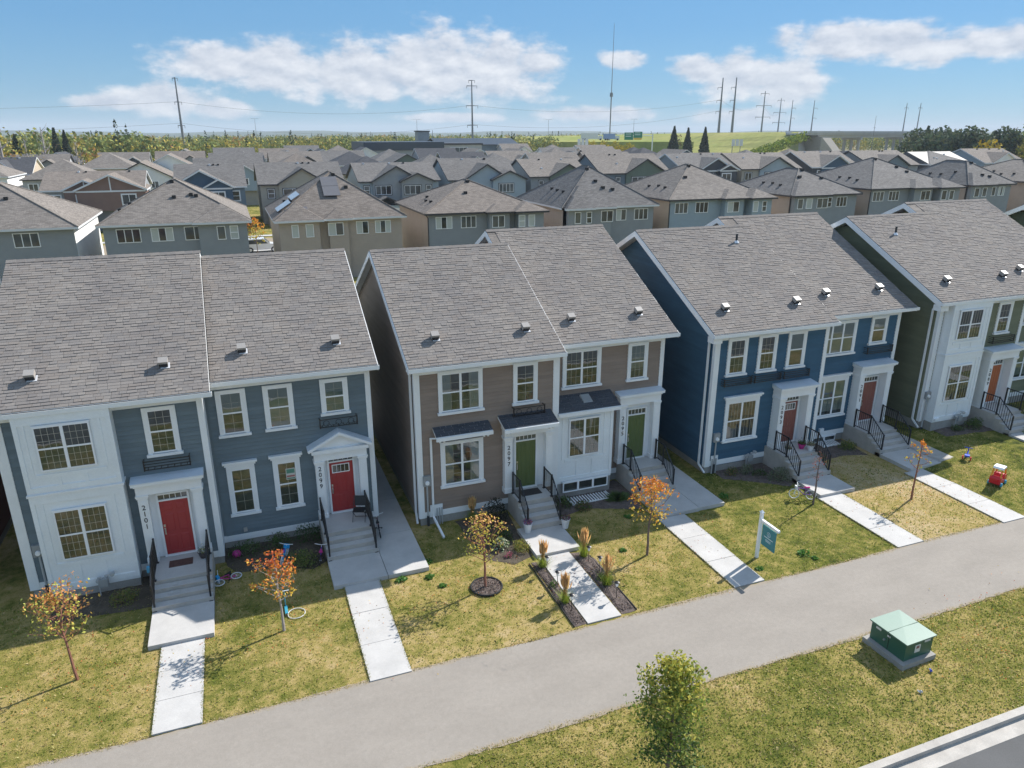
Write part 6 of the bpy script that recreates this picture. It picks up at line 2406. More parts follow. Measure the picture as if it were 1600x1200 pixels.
def hip_mesh(mb, x0, x1, y0, y1, z, s, th=0.20, y_open=False):
    """hipped roof with fascia; slot 0 covering, slot 1 fascia"""
    w, d = x1 - x0, y1 - y0
    h = min(w, d) / 2
    zr = z + h * s
    if d >= w:
        a, b = ((x0 + x1) / 2, y0 + h, zr), ((x0 + x1) / 2, y1 - h, zr)
    else:
        a, b = (x0 + h, (y0 + y1) / 2, zr), (x1 - h, (y0 + y1) / 2, zr)
    c = [(x0, y0, z), (x1, y0, z), (x1, y1, z), (x0, y1, z)]
    mb.m = 0
    if d >= w:
        fs = [[c[0], c[1], a], [c[1], c[2], b, a], [c[2], c[3], b], [c[3], c[0], a, b]]
    else:
        fs = [[c[0], c[1], b, a], [c[1], c[2], b], [c[2], c[3], a, b], [c[3], c[0], a]]
    for f in fs:
        mb.face(f)
    mb.m = 1
    for i in range(4):
        p, q = c[i], c[(i + 1) % 4]
        mb.face([(p[0], p[1], z - th), (q[0], q[1], z - th), q, p])
    mb.face([(x0, y0, z - th), (x0, y1, z - th), (x1, y1, z - th), (x1, y0, z - th)])
    return zr


def gable_mesh(mb, x0, x1, y0, y1, z, s, axis='x', th=0.22):
    """gable roof slab; ridge along axis"""
    def P(u, v, zz):
        return (u, v, zz) if axis == 'x' else (v, u, zz)
    u0, u1, v0, v1 = (x0, x1, y0, y1) if axis == 'x' else (y0, y1, x0, x1)
    vm = (v0 + v1) / 2
    zr = z + (v1 - v0) / 2 * s
    mb.m = 0
    flip = axis != 'x'

    def fc(pts):
        mb.face(pts[::-1] if flip else pts)
    fc([P(u0, v0, z), P(u1, v0, z), P(u1, vm, zr), P(u0, vm, zr)])
    fc([P(u1, v1, z), P(u0, v1, z), P(u0, vm, zr), P(u1, vm, zr)])
    mb.m = 1
    for u, fl in ((u0, False), (u1, True)):
        for (a, b) in (((v0, z), (vm, zr)), ((vm, zr), (v1, z))):
            q = [P(u, a[0], a[1] - th), P(u, b[0], b[1] - th), P(u, b[0], b[1]), P(u, a[0], a[1])]
            mb.face(q if fl == flip else q[::-1])
    fc([P(u0, v0, z - th), P(u1, v0, z - th), P(u1, v0, z), P(u0, v0, z)])
    fc([P(u1, v1, z - th), P(u0, v1, z - th), P(u0, v1, z), P(u1, v1, z)])
    fc([P(u0, v0, z - th), P(u0, vm, zr - th), P(u1, vm, zr - th), P(u1, v0, z - th)])
    fc([P(u0, vm, zr - th), P(u0, v1, z - th), P(u1, v1, z - th), P(u1, vm, zr - th)])
    return zr


def far_window(root, x0, x1, z0, z1, y, lites=2, trim=None, hung=False, blind=False):
    mb = MB()
    t = 0.07
    if trim is not None:
        mb.m = 1
        for a, b, c, d in ((x0 - 0.13, x0, z0 - 0.13, z1 + 0.13), (x1, x1 + 0.13, z0 - 0.13, z1 + 0.13), (x0, x1, z1, z1 + 0.13), (x0, x1, z0 - 0.13, z0)):
            mb.box(a, b, y - 0.05, y + 0.01, c, d)
    mb.m = 0
    for i in range(lites + 1):
        xx = x0 + (x1 - x0 - t) * i / lites
        mb.box(xx, xx + t, y - 0.07, y + 0.005, z0, z1)
    mb.box(x0 + t, x1 - t, y - 0.065, y + 0.004, z0, z0 + t)
    mb.box(x0 + t, x1 - t, y - 0.065, y + 0.004, z1 - t, z1)
    if hung:
        mb.box(x0 + t, x1 - t, y - 0.06, y + 0.003, (z0 + z1) / 2 - t / 2, (z0 + z1) / 2 + t / 2)
    w = mb.build('window', [MA['vinyl'], trim or MA['vinyl']], root)
    for i in range(lites):
        a = x0 + (x1 - x0 - t) * i / lites + t
        b = x0 + (x1 - x0 - t) * (i + 1) / lites
        p = MB()
        p.face([(a, y - 0.03, z0 + t), (b, y - 0.03, z0 + t), (b, y - 0.03, z1 - t), (a, y - 0.03, z1 - t)])
        p.build('pane', MA['blind'] if (blind and i % 2 == 0) else MA['far_glass'], w)
    return w


def far_vent(root, x, y, z, s=0.34, m='rubber'):
    MB().box(x - s / 2, x + s / 2, y - s / 2, y + s / 2, z - 0.1, z + 0.22).build('roof_vent', MA[m], root)


def plane_front(y0, ze, s, y):
    return ze + (y - y0) * s


# ---- row one: rear elevations with hipped roofs
R1 = [
    # x0, x1, ze, slope, rear colour, side colour, roof, trim, windows, bumps, label
    (-28.0, -13.4, 6.35, 0.50, 'blue grey', 'white', 'brown grey', 'white', [(-22.6, -20.6, 3), (-18.9, -16.8, 3)], [], 'blue grey house with hipped roof and white pipe, only its right part in view'),
    (-12.0, 1.95, 6.35, 0.54, 'blue grey', 'blue grey', 'brown grey', 'white', [(-10.4, -8.3, 3), (-7.4, -5.4, 3), (-4.4, -2.6, 2), (-1.4, -0.6, 1), (-0.2, 0.6, 1)], [(-3.6, 1.95, 0.35)], 'blue grey house with broad hipped roof behind the slate blue duplex'),
    (4.0, 17.8, 6.20, 0.63, 'taupe', 'beige', 'brown', 'white', [(5.7, 6.4, 1), (7.1, 7.9, 1), (9.4, 11.0, 2), (12.4, 13.7, 2), (14.4, 16.1, 3)], [(4.0, 9.0, 0.5), (9.0, 12.0, 0.25)], 'taupe house with steep brown hipped roof carrying solar panels'),
    (19.8, 34.0, 6.30, 0.43, 'blue grey', 'taupe', 'brown', 'dark', [(21.1, 23.0, 3), (24.0, 25.8, 3), (27.4, 28.9, 2), (30.4, 31.2, 1), (31.6, 32.4, 1)], [(26.6, 30.0, 0.45), (29.9, 34.0, 0.7)], 'blue grey house with low hipped roof behind the brown duplex'),
    (36.1, 49.2, 6.35, 0.66, 'blue grey', 'taupe', 'grey', 'white', [(37.4, 38.2, 1), (38.9, 39.6, 1), (41.1, 42.7, 2), (43.5, 44.9, 2), (46.0, 47.9, 3)], [(36.1, 43.0, 0.4), (36.1, 39.9, 0.7)], 'grey house with steep grey hipped roof and long white gutter'),
    (50.5, 65.7, 6.85, 0.50, 'light blue', 'sand', 'brown grey', 'dark', [(51.7, 53.6, 3), (54.7, 56.6, 3), (58.8, 60.6, 2), (62.3, 63.1, 1), (63.7, 64.4, 1)], [(58.0, 61.8, 0.5), (61.7, 65.7, 0.8)], 'light blue grey house with three stepped hipped roofs and dark gutter'),
    (69.0, 81.2, 6.85, 0.50, 'blue grey', 'taupe', 'grey', 'dark', [(70.0, 70.9, 1), (71.4, 72.4, 1), (73.2, 75.0, 2), (75.7, 76.4, 1), (77.2, 79.0, 3)], [(69.0, 75.4, 0.4)], 'blue grey house with grey hipped roof behind the navy duplex'),
    (82.6, 98.6, 7.35, 0.47, 'blue grey', 'taupe', 'grey', 'dark', [(83.5, 85.5, 3), (86.4, 88.3, 3), (91.3, 93.1, 2), (94.6, 95.6, 1), (96.1, 97.0, 1)], [(89.6, 94.0, 0.5), (93.9, 98.6, 0.8)], 'wide blue grey house with grey hipped roof behind the olive duplex'),
    (100.9, 111.0, 7.45, 0.62, 'blue grey', 'taupe', 'grey', 'dark', [(102.0, 103.0, 1), (103.6, 104.5, 1), (105.8, 107.3, 2), (107.9, 109.2, 3)], [(100.9, 106.0, 0.4)], 'narrow blue grey house with notched grey hip, second from the end of its row'),
    (114.0, 128.0, 7.6, 0.42, 'taupe', 'taupe', 'brown grey', 'dark', [(116.0, 118.0, 3), (121.0, 123.0, 2)], [], 'taupe house with low brown grey hip at the end of its row'),
]
for (x0, x1, ze, s, cw, cs, rc_, tr, wins, bumps, lab) in R1:
    y0, y1 = 54.0, 69.5 + (x1 - x0 - 14) * 0.5
    h = thing('detached_house', lab, 'house', ((x0 + x1) / 2, y0, 0), 'hipped roof houses behind the front row')
    o = 0.5
    wl = MB()
    wl.m = 0
    X0, X1, Y0, Y1 = x0 + o, x1 - o, y0 + o, y1 - o
    wl.box(X0, X1, Y0, Y1, -0.3, ze - 0.15)
    w = wl.mesh('wall', [WM[cw], WM[cs]], LOC[h.name])
    w.polygons.foreach_set('material_index', [0, 0, 0, 1, 0, 1])
    wo_ = bpy.data.objects.new('wall', w)
    COL.objects.link(wo_)
    wo_.parent = h
    LOC[wo_.name] = LOC[h.name].copy()
    rf = MB()
    zr = hip_mesh(rf, x0, x1, y0, y1, ze, s)
    rf.build('roof', [RM[rc_], TRIM[tr]], h, uv=True)
    # hip and ridge caps
    hh = (x1 - x0) / 2
    cp = MB()
    a, b = ((x0 + x1) / 2, y0 + hh, zr + 0.02), ((x0 + x1) / 2, y1 - hh, zr + 0.02)
    for p, q in (((x0, y0, ze + 0.02), a), ((x1, y0, ze + 0.02), a), ((x0, y1, ze + 0.02), b), ((x1, y1, ze + 0.02), b), (a, b)):
        cp.tube(p, q, 0.07, 0.07, 5)
    cp.build('hip_cap', RM[rc_], h, uv=True)
    bumps = [(p_, q_, r_ * 1.9) for p_, q_, r_ in bumps]
    for (bx0, bx1, dy) in bumps:
        bo = MB()
        bo.box(bx0 + o, bx1 - o, Y0 - dy, Y0 + 0.2, 2.9 if dy > 0.85 else -0.3, ze - 0.16)
        b_ = bo.build('rear_bay', WM[cw], h)
        bm = MB()
        hip_mesh(bm, bx0 + 0.02, bx1 - 0.02, y0 - dy, y0 - dy + max(6.0, (bx1 - bx0) * 1.6), ze + 0.012, s)
        bm.build('bay_roof', [RM[rc_], TRIM[tr]], b_, uv=True)
    for (a, b, n) in wins:
        xm_ = (a + b) / 2
        dy = max([q[2] for q in bumps if q[0] + o * 0.5 <= xm_ <= q[1] - o * 0.5] + [0])
        far_window(h, a, b, ze - 1.75, ze - 0.42, Y0 - dy, n, hung=(n == 1 and b - a < 0.85 and random.random() < 0.5), blind=(cw in ('taupe',) or random.random() < 0.25))
        if random.random() < 0.5:
            far_window(h, a, b, 1.2, 2.4, Y0 - (dy if dy < 0.85 else 0), n)
    rr = random.Random(int(x0 * 7))
    for k_ in range(rr.randint(2, 4)):
        xx = (x0 + x1) / 2 + rr.uniform(-0.5, 0.5) * (k_ == 0) + (rr.uniform(-3, 3) if k_ else 0)
        yy = y0 + hh - 0.5 - (0 if k_ == 0 else rr.uniform(1.5, 3.5))
        dxl = min(xx - x0, x1 - xx)
        zz = ze + s * min(yy - y0, dxl)
        far_vent(h, xx, yy, zz, 0.36)
    for k_ in range(3):
        yy = y0 + 4.5 + k_ * 1.9
        xx = x0 + rr.uniform(1.6, 2.6)
        far_vent(h, xx, yy, ze + s * (xx - x0), 0.3)
    if tr == 'dark':
        d_ = MB()
        d_.box(X0 - 0.11, X0 - 0.01, Y0 - 0.1, Y0 + 0.02, 0, ze - 0.5)
        d_.tube((X0 - 0.06, Y0 - 0.05, ze - 0.5), (x0 + 0.15, y0 + 0.1, ze - 0.15), 0.05, 0.05, 4)
        d_.build('downspout', MA['trim_dark'], h)
    if 'solar' in lab:
        M_sol = mat('solar panel glass', (0.16, 0.15, 0.15), 0.25, 0.05, spec=0.6)
        sl = math.atan(s)
        u = Vector((0, math.cos(sl), math.sin(sl)))
        nn = Vector((0, -math.sin(sl), math.cos(sl)))

        def panel(px, sp, w_, h_):
            c = Vector((px, y0, ze)) + u * sp + nn * 0.22
            q = MB()
            P = [(0, 0, -0.03), (w_, 0, -0.03), (w_, h_, -0.03), (0, h_, -0.03), (0, 0, 0.02), (w_, 0, 0.02), (w_, h_, 0.02), (0, h_, 0.02)]
            q.idx([tuple(c + Vector((a_, 0, 0)) + u * b__ + nn * k__) for a_, b__, k__ in P], [(3, 2, 1, 0), (4, 5, 6, 7), (0, 1, 5, 4), (1, 2, 6, 5), (2, 3, 7, 6), (3, 0, 4, 7)])
            q.build('solar_panel', M_sol, h)
        for (px, sp) in ((9.6, 5.3), (9.6, 3.6)):
            panel(px, sp, 1.75, 1.65)
        panel(5.6, 0.75, 2.0, 1.1)
        u2 = Vector((math.cos(sl), 0, math.sin(sl)))
        n2 = Vector((-math.sin(sl), 0, math.cos(sl)))
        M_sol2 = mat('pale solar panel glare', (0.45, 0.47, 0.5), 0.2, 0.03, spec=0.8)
        for (py, sp, l_, w_) in ((56.5, 0.9, 3.8, 1.7), (58.0, 2.8, 4.6, 1.1)):
            c = Vector((x0, py, ze)) + u2 * sp + n2 * 0.2
            q = MB()
            P = [(0, 0, -0.03), (l_, 0, -0.03), (l_, w_, -0.03), (0, w_, -0.03), (0, 0, 0.02), (l_, 0, 0.02), (l_, w_, 0.02), (0, w_, 0.02)]
            q.idx([tuple(c + Vector((0, a_, 0)) + u2 * b__ + n2 * k__) for a_, b__, k__ in P], [(3, 2, 1, 0), (4, 5, 6, 7), (0, 1, 5, 4), (1, 2, 6, 5), (2, 3, 7, 6), (3, 0, 4, 7)])
            q.build('solar_panel', M_sol2, h)
    if x0 < -20:
        MB().tube((-20.4, 58.2, 8.3), (-20.4, 58.2, 9.1), 0.09, 0.09, 8).build('vent_pipe', MA['trim_white'], h)

# ---- row two: street fronts with cross gables
# x0,x1,ze, main ridge z, front gables (xc, half width, apex z), wall, gable colour, roof, trim, windows, label, y
R2 = [
    (-27.0, -12.2, 6.2, 8.7, [(-20.7, 3.3, 7.75), (-17.0, 5.2, 8.5)], 'blue grey', 'brown', 'brown', 'white', [(-26.0, -24.2, 2), (-22.0, -19.0, 3), (-15.6, -13.6, 2)], 'grey house with two brown gables edged in white boards', 108),
    (-48.5, -38.0, 6.3, 9.6, [(-43.5, 3.2, 9.2)], 'beige', 'beige', 'charcoal', 'white', [(-46.6, -44.8, 2), (-42.0, -40.4, 2)], 'beige house with steep white trimmed gables at the far left', 160),
    (-8.0, 3.2, 6.2, 9.6, [(-3.9, 4.9, 8.9), (-1.2, 2.4, 7.5)], 'slate', 'navy', 'grey', 'white', [(-3.2, -0.4, 3), (0.6, 1.9, 1)], 'slate blue house with navy gables edged in white boards', 108),
    (4.9, 19.4, 6.4, 9.7, [(12.2, 4.3, 9.0)], 'greige', 'greige', 'grey', 'dark', [(6.4, 7.5, 1), (8.9, 12.0, 2)], 'greige house with one broad dark edged gable', 108),
    (21.6, 36.6, 6.5, 9.4, [(28.4, 4.6, 9.1), (32.0, 3.2, 7.9)], 'light blue', 'blue grey', 'grey', 'dark', [(22.6, 23.6, 1), (24.6, 27.4, 3), (29.6, 32.6, 3), (33.6, 34.5, 1)], 'light blue house with two overlapping grey gables', 108),
    (37.9, 52.0, 6.4, 10.0, [(45.4, 4.6, 9.2), (49.6, 3.6, 8.0)], 'light blue', 'light blue', 'grey', 'dark', [(40.0, 42.6, 3), (47.5, 50.4, 4)], 'blue house with tall side gable and dark right wing', 108),
    (54.0, 67.0, 6.7, 9.7, [(62.0, 4.2, 9.0)], 'blue grey', 'sage', 'brown grey', 'dark', [(56.0, 57.0, 1), (59.0, 62.0, 3)], 'blue grey house with sage gable and sand side wall', 108),
    (69.0, 85.2, 7.0, 10.5, [(79.2, 4.8, 9.7)], 'slate', 'sage', 'brown grey', 'dark', [(72.6, 73.6, 1), (76.0, 80.0, 3)], 'slate house with long ridge and sage green gable', 108),
    (88.0, 101.6, 7.3, 10.4, [(96.0, 4.4, 9.7), (98.6, 2.5, 8.4)], 'blue grey', 'charcoal', 'grey', 'white', [(94.0, 95.2, 2), (97.0, 99.2, 2)], 'grey house with white edged charcoal gables', 108),
    (102.4, 118.4, 7.3, 10.4, [(111.6, 4.8, 9.7)], 'greige', 'light blue', 'brown grey', 'dark', [(103.6, 105.4, 2), (108.4, 112.0, 4)], 'greige house with pale blue gable on dark boards', 108),
    (121.0, 135.0, 7.4, 10.6, [(128.0, 4.6, 9.9)], 'charcoal', 'navy', 'brown grey', 'white', [(123.0, 126.0, 3), (128.5, 131.0, 2)], 'charcoal house with long pale fascia, right of the pale blue gable', 108),
    (138.0, 153.0, 7.5, 10.6, [(145.0, 4.4, 9.8)], 'blue grey', 'slate', 'brown grey', 'dark', [(140.0, 142.0, 2), (146.0, 149.0, 3)], 'blue grey house with slate gable, third from the right end of its row', 108),
    (156.0, 171.0, 7.5, 10.4, [], 'charcoal', 'white', 'grey', 'white', [(157.0, 159.0, 2), (160.0, 163.0, 4), (164.0, 167.0, 4)], 'charcoal house with a band of white framed windows under its hip', 108),
    (174.0, 189.0, 7.6, 10.8, [(181.0, 4.6, 10.0)], 'light blue', 'white', 'brown', 'white', [(176.0, 178.0, 2), (182.0, 185.0, 3)], 'pale house with white gable at the right end of its row', 108),
]
for (x0, x1, ze, zrd, gabs, cw, cg, rc_, tr, wins, lab, y0) in R2:
    d = 15.0
    y1 = y0 + d
    h = thing('detached_house', lab, 'house', ((x0 + x1) / 2, y0, 0), 'gabled houses of the second row')
    s = (zrd - ze) / (d / 2)
    wl = MB()
    wl.prism([(x0 + 0.4, y0 + 0.4, -0.3), (x0 + 0.4, y1 - 0.4, -0.3), (x0 + 0.4, y1 - 0.4, ze), (x0 + 0.4, (y0 + y1) / 2, zrd - 0.2), (x0 + 0.4, y0 + 0.4, ze)], (x1 - x0 - 0.8, 0, 0))
    wl.build('wall', WM[cw], h)
    rf = MB()
    if gabs:
        gable_mesh(rf, x0, x1, y0, y1, ze + 0.02, s, 'x')
    else:
        hip_mesh(rf, x0, x1, y0, y1, ze, s)
    rf.build('roof', [RM[rc_], TRIM[tr]], h, uv=True)
    for k_, (xc, hw, za) in enumerate(gabs):
        sy = (za - ze) / hw
        yf = y0 - 0.5 - 0.7 * k_
        yb = y0 + (za - ze) / s + 0.6
        gw = MB()
        gw.prism([(xc - hw + 0.35, yf + 0.45, 3.0), (xc + hw - 0.35, yf + 0.45, 3.0), (xc + hw - 0.35, yf + 0.45, ze), (xc, yf + 0.45, za - 0.2), (xc - hw + 0.35, yf + 0.45, ze)], (0, yb - yf - 1.5, 0))
        go = gw.build('front_gable', WM[cg], h)
        gr = MB()
        gable_mesh(gr, xc - hw, xc + hw, yf, yb, ze + 0.03, sy, 'y', 0.26)
        gr.build('gable_roof', [RM[rc_], TRIM[tr]], go, uv=True)
        if tr == 'white':
            bb = MB()
            bb.box(xc - hw + 0.3, xc + hw - 0.3, yf + 0.36, yf + 0.445, ze - 0.35, ze - 0.1)
            bb.build('band_board', TRIM[tr], go)
            if cg == 'brown':
                MB().box(xc - 0.09, xc + 0.09, yf + 0.37, yf + 0.445, ze - 0.1, za - 0.3).build('king_post', TRIM[tr], go)
    for (a, b, n) in wins:
        yw = y0 + 0.4
        for k_, (xc, hw, za) in enumerate(gabs):
            if xc - hw + 0.35 <= a and b <= xc + hw - 0.35:
                yw = min(yw, y0 - 0.5 - 0.7 * k_ + 0.45)
        far_window(h, a, b, ze - 2.3, ze - 0.75, yw, n, trim=TRIM[tr], hung=(n == 1))
    # garage roof and door in front, low
    gx = x0 + 0.8
    gg = MB()
    gg.box(gx + 0.3, gx + 6.2, y0 - 4.5, y0 + 0.4, -0.3, 2.7)
    g_o = gg.build('garage', WM[cw], h)
    gr = MB()
    gable_mesh(gr, gx, gx + 6.5, y0 - 5.0, y0 + 0.6, 2.75, 0.45, 'y')
    gr.build('garage_roof', [RM[rc_], TRIM[tr]], g_o, uv=True)
    gd = MB()
    gd.box(gx + 0.9, gx + 5.6, y0 - 4.56, y0 - 4.501, 0.0, 2.3)
    gd.build('garage_door', MA['trim_white'], g_o)
    rr = random.Random(int(x0 * 3) + 5)
    for k_ in range(3):
        xx = rr.uniform(x0 + 1.5, x1 - 1.5)
        yy = y0 + rr.uniform(3.0, 6.0)
        if any(abs(xx - xc) < hw for xc, hw, za in gabs):
            yy = y0 + 7.0
        far_vent(h, xx, yy, ze + s * (yy - y0), 0.3, rr.choice(['rubber', 'flash']))

# ---- farther rows: three plans, copied with their own colours
def plan(kind, wd_, dp):
    """returns list of (name, mesh, slot roles) in local metres, front at y=0 facing -Y"""
    parts = []
    ze = 6.3
    w = wd_
    mb_ = MB()
    if kind == 'hip':
        mb_.box(0.4, w - 0.4, 0.4, dp - 0.4, -0.3, ze - 0.1)
        parts.append(('wall', mb_, ['W']))
        r = MB()
        hip_mesh(r, 0, w, 0, dp, ze, 0.52)
        parts.append(('roof', r, ['R', 'T']))
        b = MB()
        hip_mesh(b, w * 0.5, w - 0.02, -0.8, 7.0, ze + 0.01, 0.5)
        parts.append(('bay_roof', b, ['R', 'T']))
        b = MB()
        b.box(w * 0.5 + 0.4, w - 0.42, -0.4, 1.0, -0.3, ze - 0.1)
        parts.append(('bay_wall', b, ['W']))
        wins = [(1.2, 3.0, 0.4), (4.2, 5.6, 0.4), (w * 0.5 + 1.2, w * 0.5 + 2.9, -0.4)]
    elif kind == 'side':
        zr = ze + dp / 2 * 0.5
        mb_.prism([(0.4, 0.4, -0.3), (0.4, dp - 0.4, -0.3), (0.4, dp - 0.4, ze), (0.4, dp / 2, zr - 0.25), (0.4, 0.4, ze)], (w - 0.8, 0, 0))
        parts.append(('wall', mb_, ['W']))
        r = MB()
        gable_mesh(r, 0, w, 0, dp, ze, 0.5, 'x')
        parts.append(('roof', r, ['R', 'T']))
        b = MB()
        gable_mesh(b, w * 0.45, w - 0.6, -0.8, 6.5, ze + 0.02, 0.62, 'y')
        parts.append(('gable_roof', b, ['R', 'T']))
        b = MB()
        hw = (w * 0.55 - 0.6) / 2
        xc = w * 0.45 + hw
        b.prism([(xc - hw + 0.35, -0.35, 2.9), (xc + hw - 0.35, -0.35, 2.9), (xc + hw - 0.35, -0.35, ze), (xc, -0.35, ze + hw * 0.62 - 0.25), (xc - hw + 0.35, -0.35, ze)], (0, 5.0, 0))
        parts.append(('front_gable', b, ['G']))
        wins = [(1.4, 2.8, 0.4), (xc - 1.2, xc + 1.2, -0.35)]
    else:
        hw = w / 2
        zr = ze + hw * 0.52
        mb_.prism([(0.4, 0.4, -0.3), (w - 0.4, 0.4, -0.3), (w - 0.4, 0.4, ze), (w / 2, 0.4, zr - 0.25), (0.4, 0.4, ze)], (0, dp - 0.8, 0))
        parts.append(('wall', mb_, ['W']))
        r = MB()
        gable_mesh(r, 0, w, 0, dp, ze, 0.52, 'y')
        parts.append(('roof', r, ['R', 'T']))
        b = MB()
        gable_mesh(b, -0.3, w * 0.52, -1.2, 4.0, ze - 0.7, 0.55, 'y')
        parts.append(('gable_roof', b, ['R', 'T']))
        b = MB()
        b.prism([(0.1, -0.8, -0.3), (w * 0.52 - 0.4, -0.8, -0.3), (w * 0.52 - 0.4, -0.8, ze - 0.7), (w * 0.26 - 0.15, -0.8, ze + 0.75), (0.1, -0.8, ze - 0.7)], (0, 3.0, 0))
        parts.append(('front_gable', b, ['G']))
        wins = [(1.2, 3.2, -0.8), (w * 0.62, w * 0.62 + 1.6, 0.4)]
    out = []
    for n_, m_, roles in parts:
        out.append((n_, m_.mesh(n_, [MA['white']] * len(roles), uv=True), roles, (0, 0, 0)))
    wm = MB()
    wm.m = 0
    wm.box(0, 0.1, -0.06, 0, 0, 1.4)
    wm.box(0.9, 1.0, -0.06, 0, 0, 1.4)
    wm.box(0.1, 0.9, -0.06, 0, 0, 0.1)
    wm.box(0.1, 0.9, -0.06, 0, 1.3, 1.4)
    wm.box(0.47, 0.53, -0.055, 0, 0.1, 1.3)
    wm.m = 1
    wm.face([(0.1, -0.03, 0.1), (0.9, -0.03, 0.1), (0.9, -0.03, 1.3), (0.1, -0.03, 1.3)])
    wme = wm.mesh('window', [MA['vinyl'], MA['far_glass']])
    return out, wme, wins


PLANS = {k: plan(k, w_, d_) for k, w_, d_ in (('hip', 13.6, 14.0), ('side', 13.6, 13.0), ('front', 11.5, 14.0))}
ORD = ['first', 'second', 'third', 'fourth', 'fifth', 'sixth', 'seventh', 'eighth', 'ninth', 'tenth', 'eleventh', 'twelfth', 'thirteenth', 'fourteenth', 'fifteenth', 'sixteenth', 'seventeenth', 'eighteenth', 'nineteenth', 'twentieth', 'twenty-first', 'twenty-second']
rh = random.Random(31)
SOLAR_LIM = [(-16, 215), (-8, 250), (0, 285), (8, 335), (22, 345), (28, 320), (33, 262), (42, 232), (48, 250), (56, 262)]


def lim(az_):
    for (a, b), (c, d) in zip(SOLAR_LIM[:-1], SOLAR_LIM[1:]):
        if a <= az_ <= c:
            return b + (d - b) * (az_ - a) / (c - a)
    return 0


ROWN = ['third', 'fourth', 'fifth', 'sixth', 'seventh', 'eighth', 'ninth']
for ri, yr_ in enumerate((143, 182, 212, 250, 286, 322, 360)):
    x = -52 + rh.uniform(0, 6)
    cnt = 0
    while x < 300:
        az_ = math.degrees(math.atan2(x + 7, yr_ + 25))
        D = math.hypot(x + 7, yr_ + 25)
        if D < lim(az_) and -15.5 < az_ < 57 and not (44 < x < 112 and 238 < yr_ < 330):
            k_ = rh.choice(['hip', 'hip', 'side', 'side', 'front'])
            pl, wme, wins = PLANS[k_]
            cw, cg = rh.choice(['blue grey', 'pale grey', 'pale grey', 'greige', 'navy', 'white', 'white', 'slate', 'beige', 'sage'] if x < 20 else ['blue grey', 'taupe', 'pale grey', 'greige', 'navy', 'white', 'slate', 'beige', 'charcoal', 'sage']), rh.choice(['blue grey', 'light blue', 'white', 'slate', 'charcoal', 'pale grey'])
            rc_ = rh.choice(['brown grey', 'brown grey', 'grey', 'charcoal', 'brown'])
            tr = rh.choice(['dark', 'white', 'white', 'white'])
            nm = {'hip': 'hipped', 'side': 'side gabled', 'front': 'front gabled'}[k_]
            lab = f'{cw} house with {rc_} {nm} roof, {ORD[cnt % 22]} from left in the {ROWN[ri]} row'
            zo = rh.uniform(-0.3, 0.5)
            yo = yr_ + rh.uniform(-2.5, 2.5)
            h = thing('detached_house', lab, 'house', (x, yo, zo), 'houses of the farther rows')
            flip = (ri % 2 == 1 and k_ == 'hip')
            for n_, me_, roles, _ in pl:
                o = bpy.data.objects.new(n_, me_)
                COL.objects.link(o)
                o.parent = h
                for si, rl in enumerate(roles):
                    o.material_slots[si].link = 'OBJECT'
                    o.material_slots[si].material = {'W': WM[cw], 'G': WM[cg], 'R': RM[rc_], 'T': TRIM[tr]}[rl]
            for (a, b, yw) in wins:
                o = bpy.data.objects.new('window', wme)
                COL.objects.link(o)
                o.parent = h
                o.location = (a, yw, 4.1)
                o.scale = (b - a, 1, 1)
            cnt += 1
        x += rh.choice([14.6, 15.4, 15.0])

# ---- parked suv seen between two houses
t = thing('parked_suv', 'white suv parked on the driveway seen between two rear houses', 'car', (3.4, 76.5, 0))
cx, cy = 3.4, 76.5
M_cw = mat('white car paint', (0.72, 0.73, 0.74), 0.25, 0.02, spec=0.7)
b = MB()
pr = [(-2.3, 0.35), (-2.35, 0.95), (-2.1, 1.10), (-1.6, 1.72), (0.35, 1.76), (1.05, 1.12), (2.15, 0.98), (2.35, 0.70), (2.3, 0.35)]
b.prism([(cx + p, cy - 0.92, q - 0.09) for p, q in pr], (0, 1.84, 0))
b.build('body', M_cw, t)
for yy in (-0.925, 0.905):
    b = MB()
    b.prism([(cx + p, cy + yy, q - 0.09) for p, q in [(-1.85, 1.12), (-1.5, 1.62), (0.25, 1.65), (0.80, 1.14)]], (0, 0.02, 0))
    b.build('side_window', MA['far_glass'], t)
b = MB()
b.idx([(cx + 0.40, cy - 0.8, 1.66), (cx + 0.40, cy + 0.8, 1.66), (cx + 1.03, cy + 0.85, 1.06), (cx + 1.03, cy - 0.85, 1.06)], [(0, 3, 2, 1)])
b.build('windscreen', MA['far_glass'], t)
for px in (-1.45, 1.45):
    for yy in (-0.80, 0.80):
        w_ = MB().tube((cx + px, cy + yy - 0.13, 0.27), (cx + px, cy + yy + 0.13, 0.27), 0.36, 0.36, 16).build('wheel', MA['rubber'], t)
        MB().tube((cx + px, cy + yy - 0.14, 0.27), (cx + px, cy + yy + 0.14, 0.27), 0.2, 0.2, 10).build('rim', MA['flash'], w_)
young_tree(2.7, 71.5, 5.2, 1.3, 1.6, [YG, YEL, OR], 500, 'yellow and orange tree between the two houses behind the slate duplex', 'bark', (0, 0), 0.22, 71, 20, z0=0, group='garden trees behind the front row')


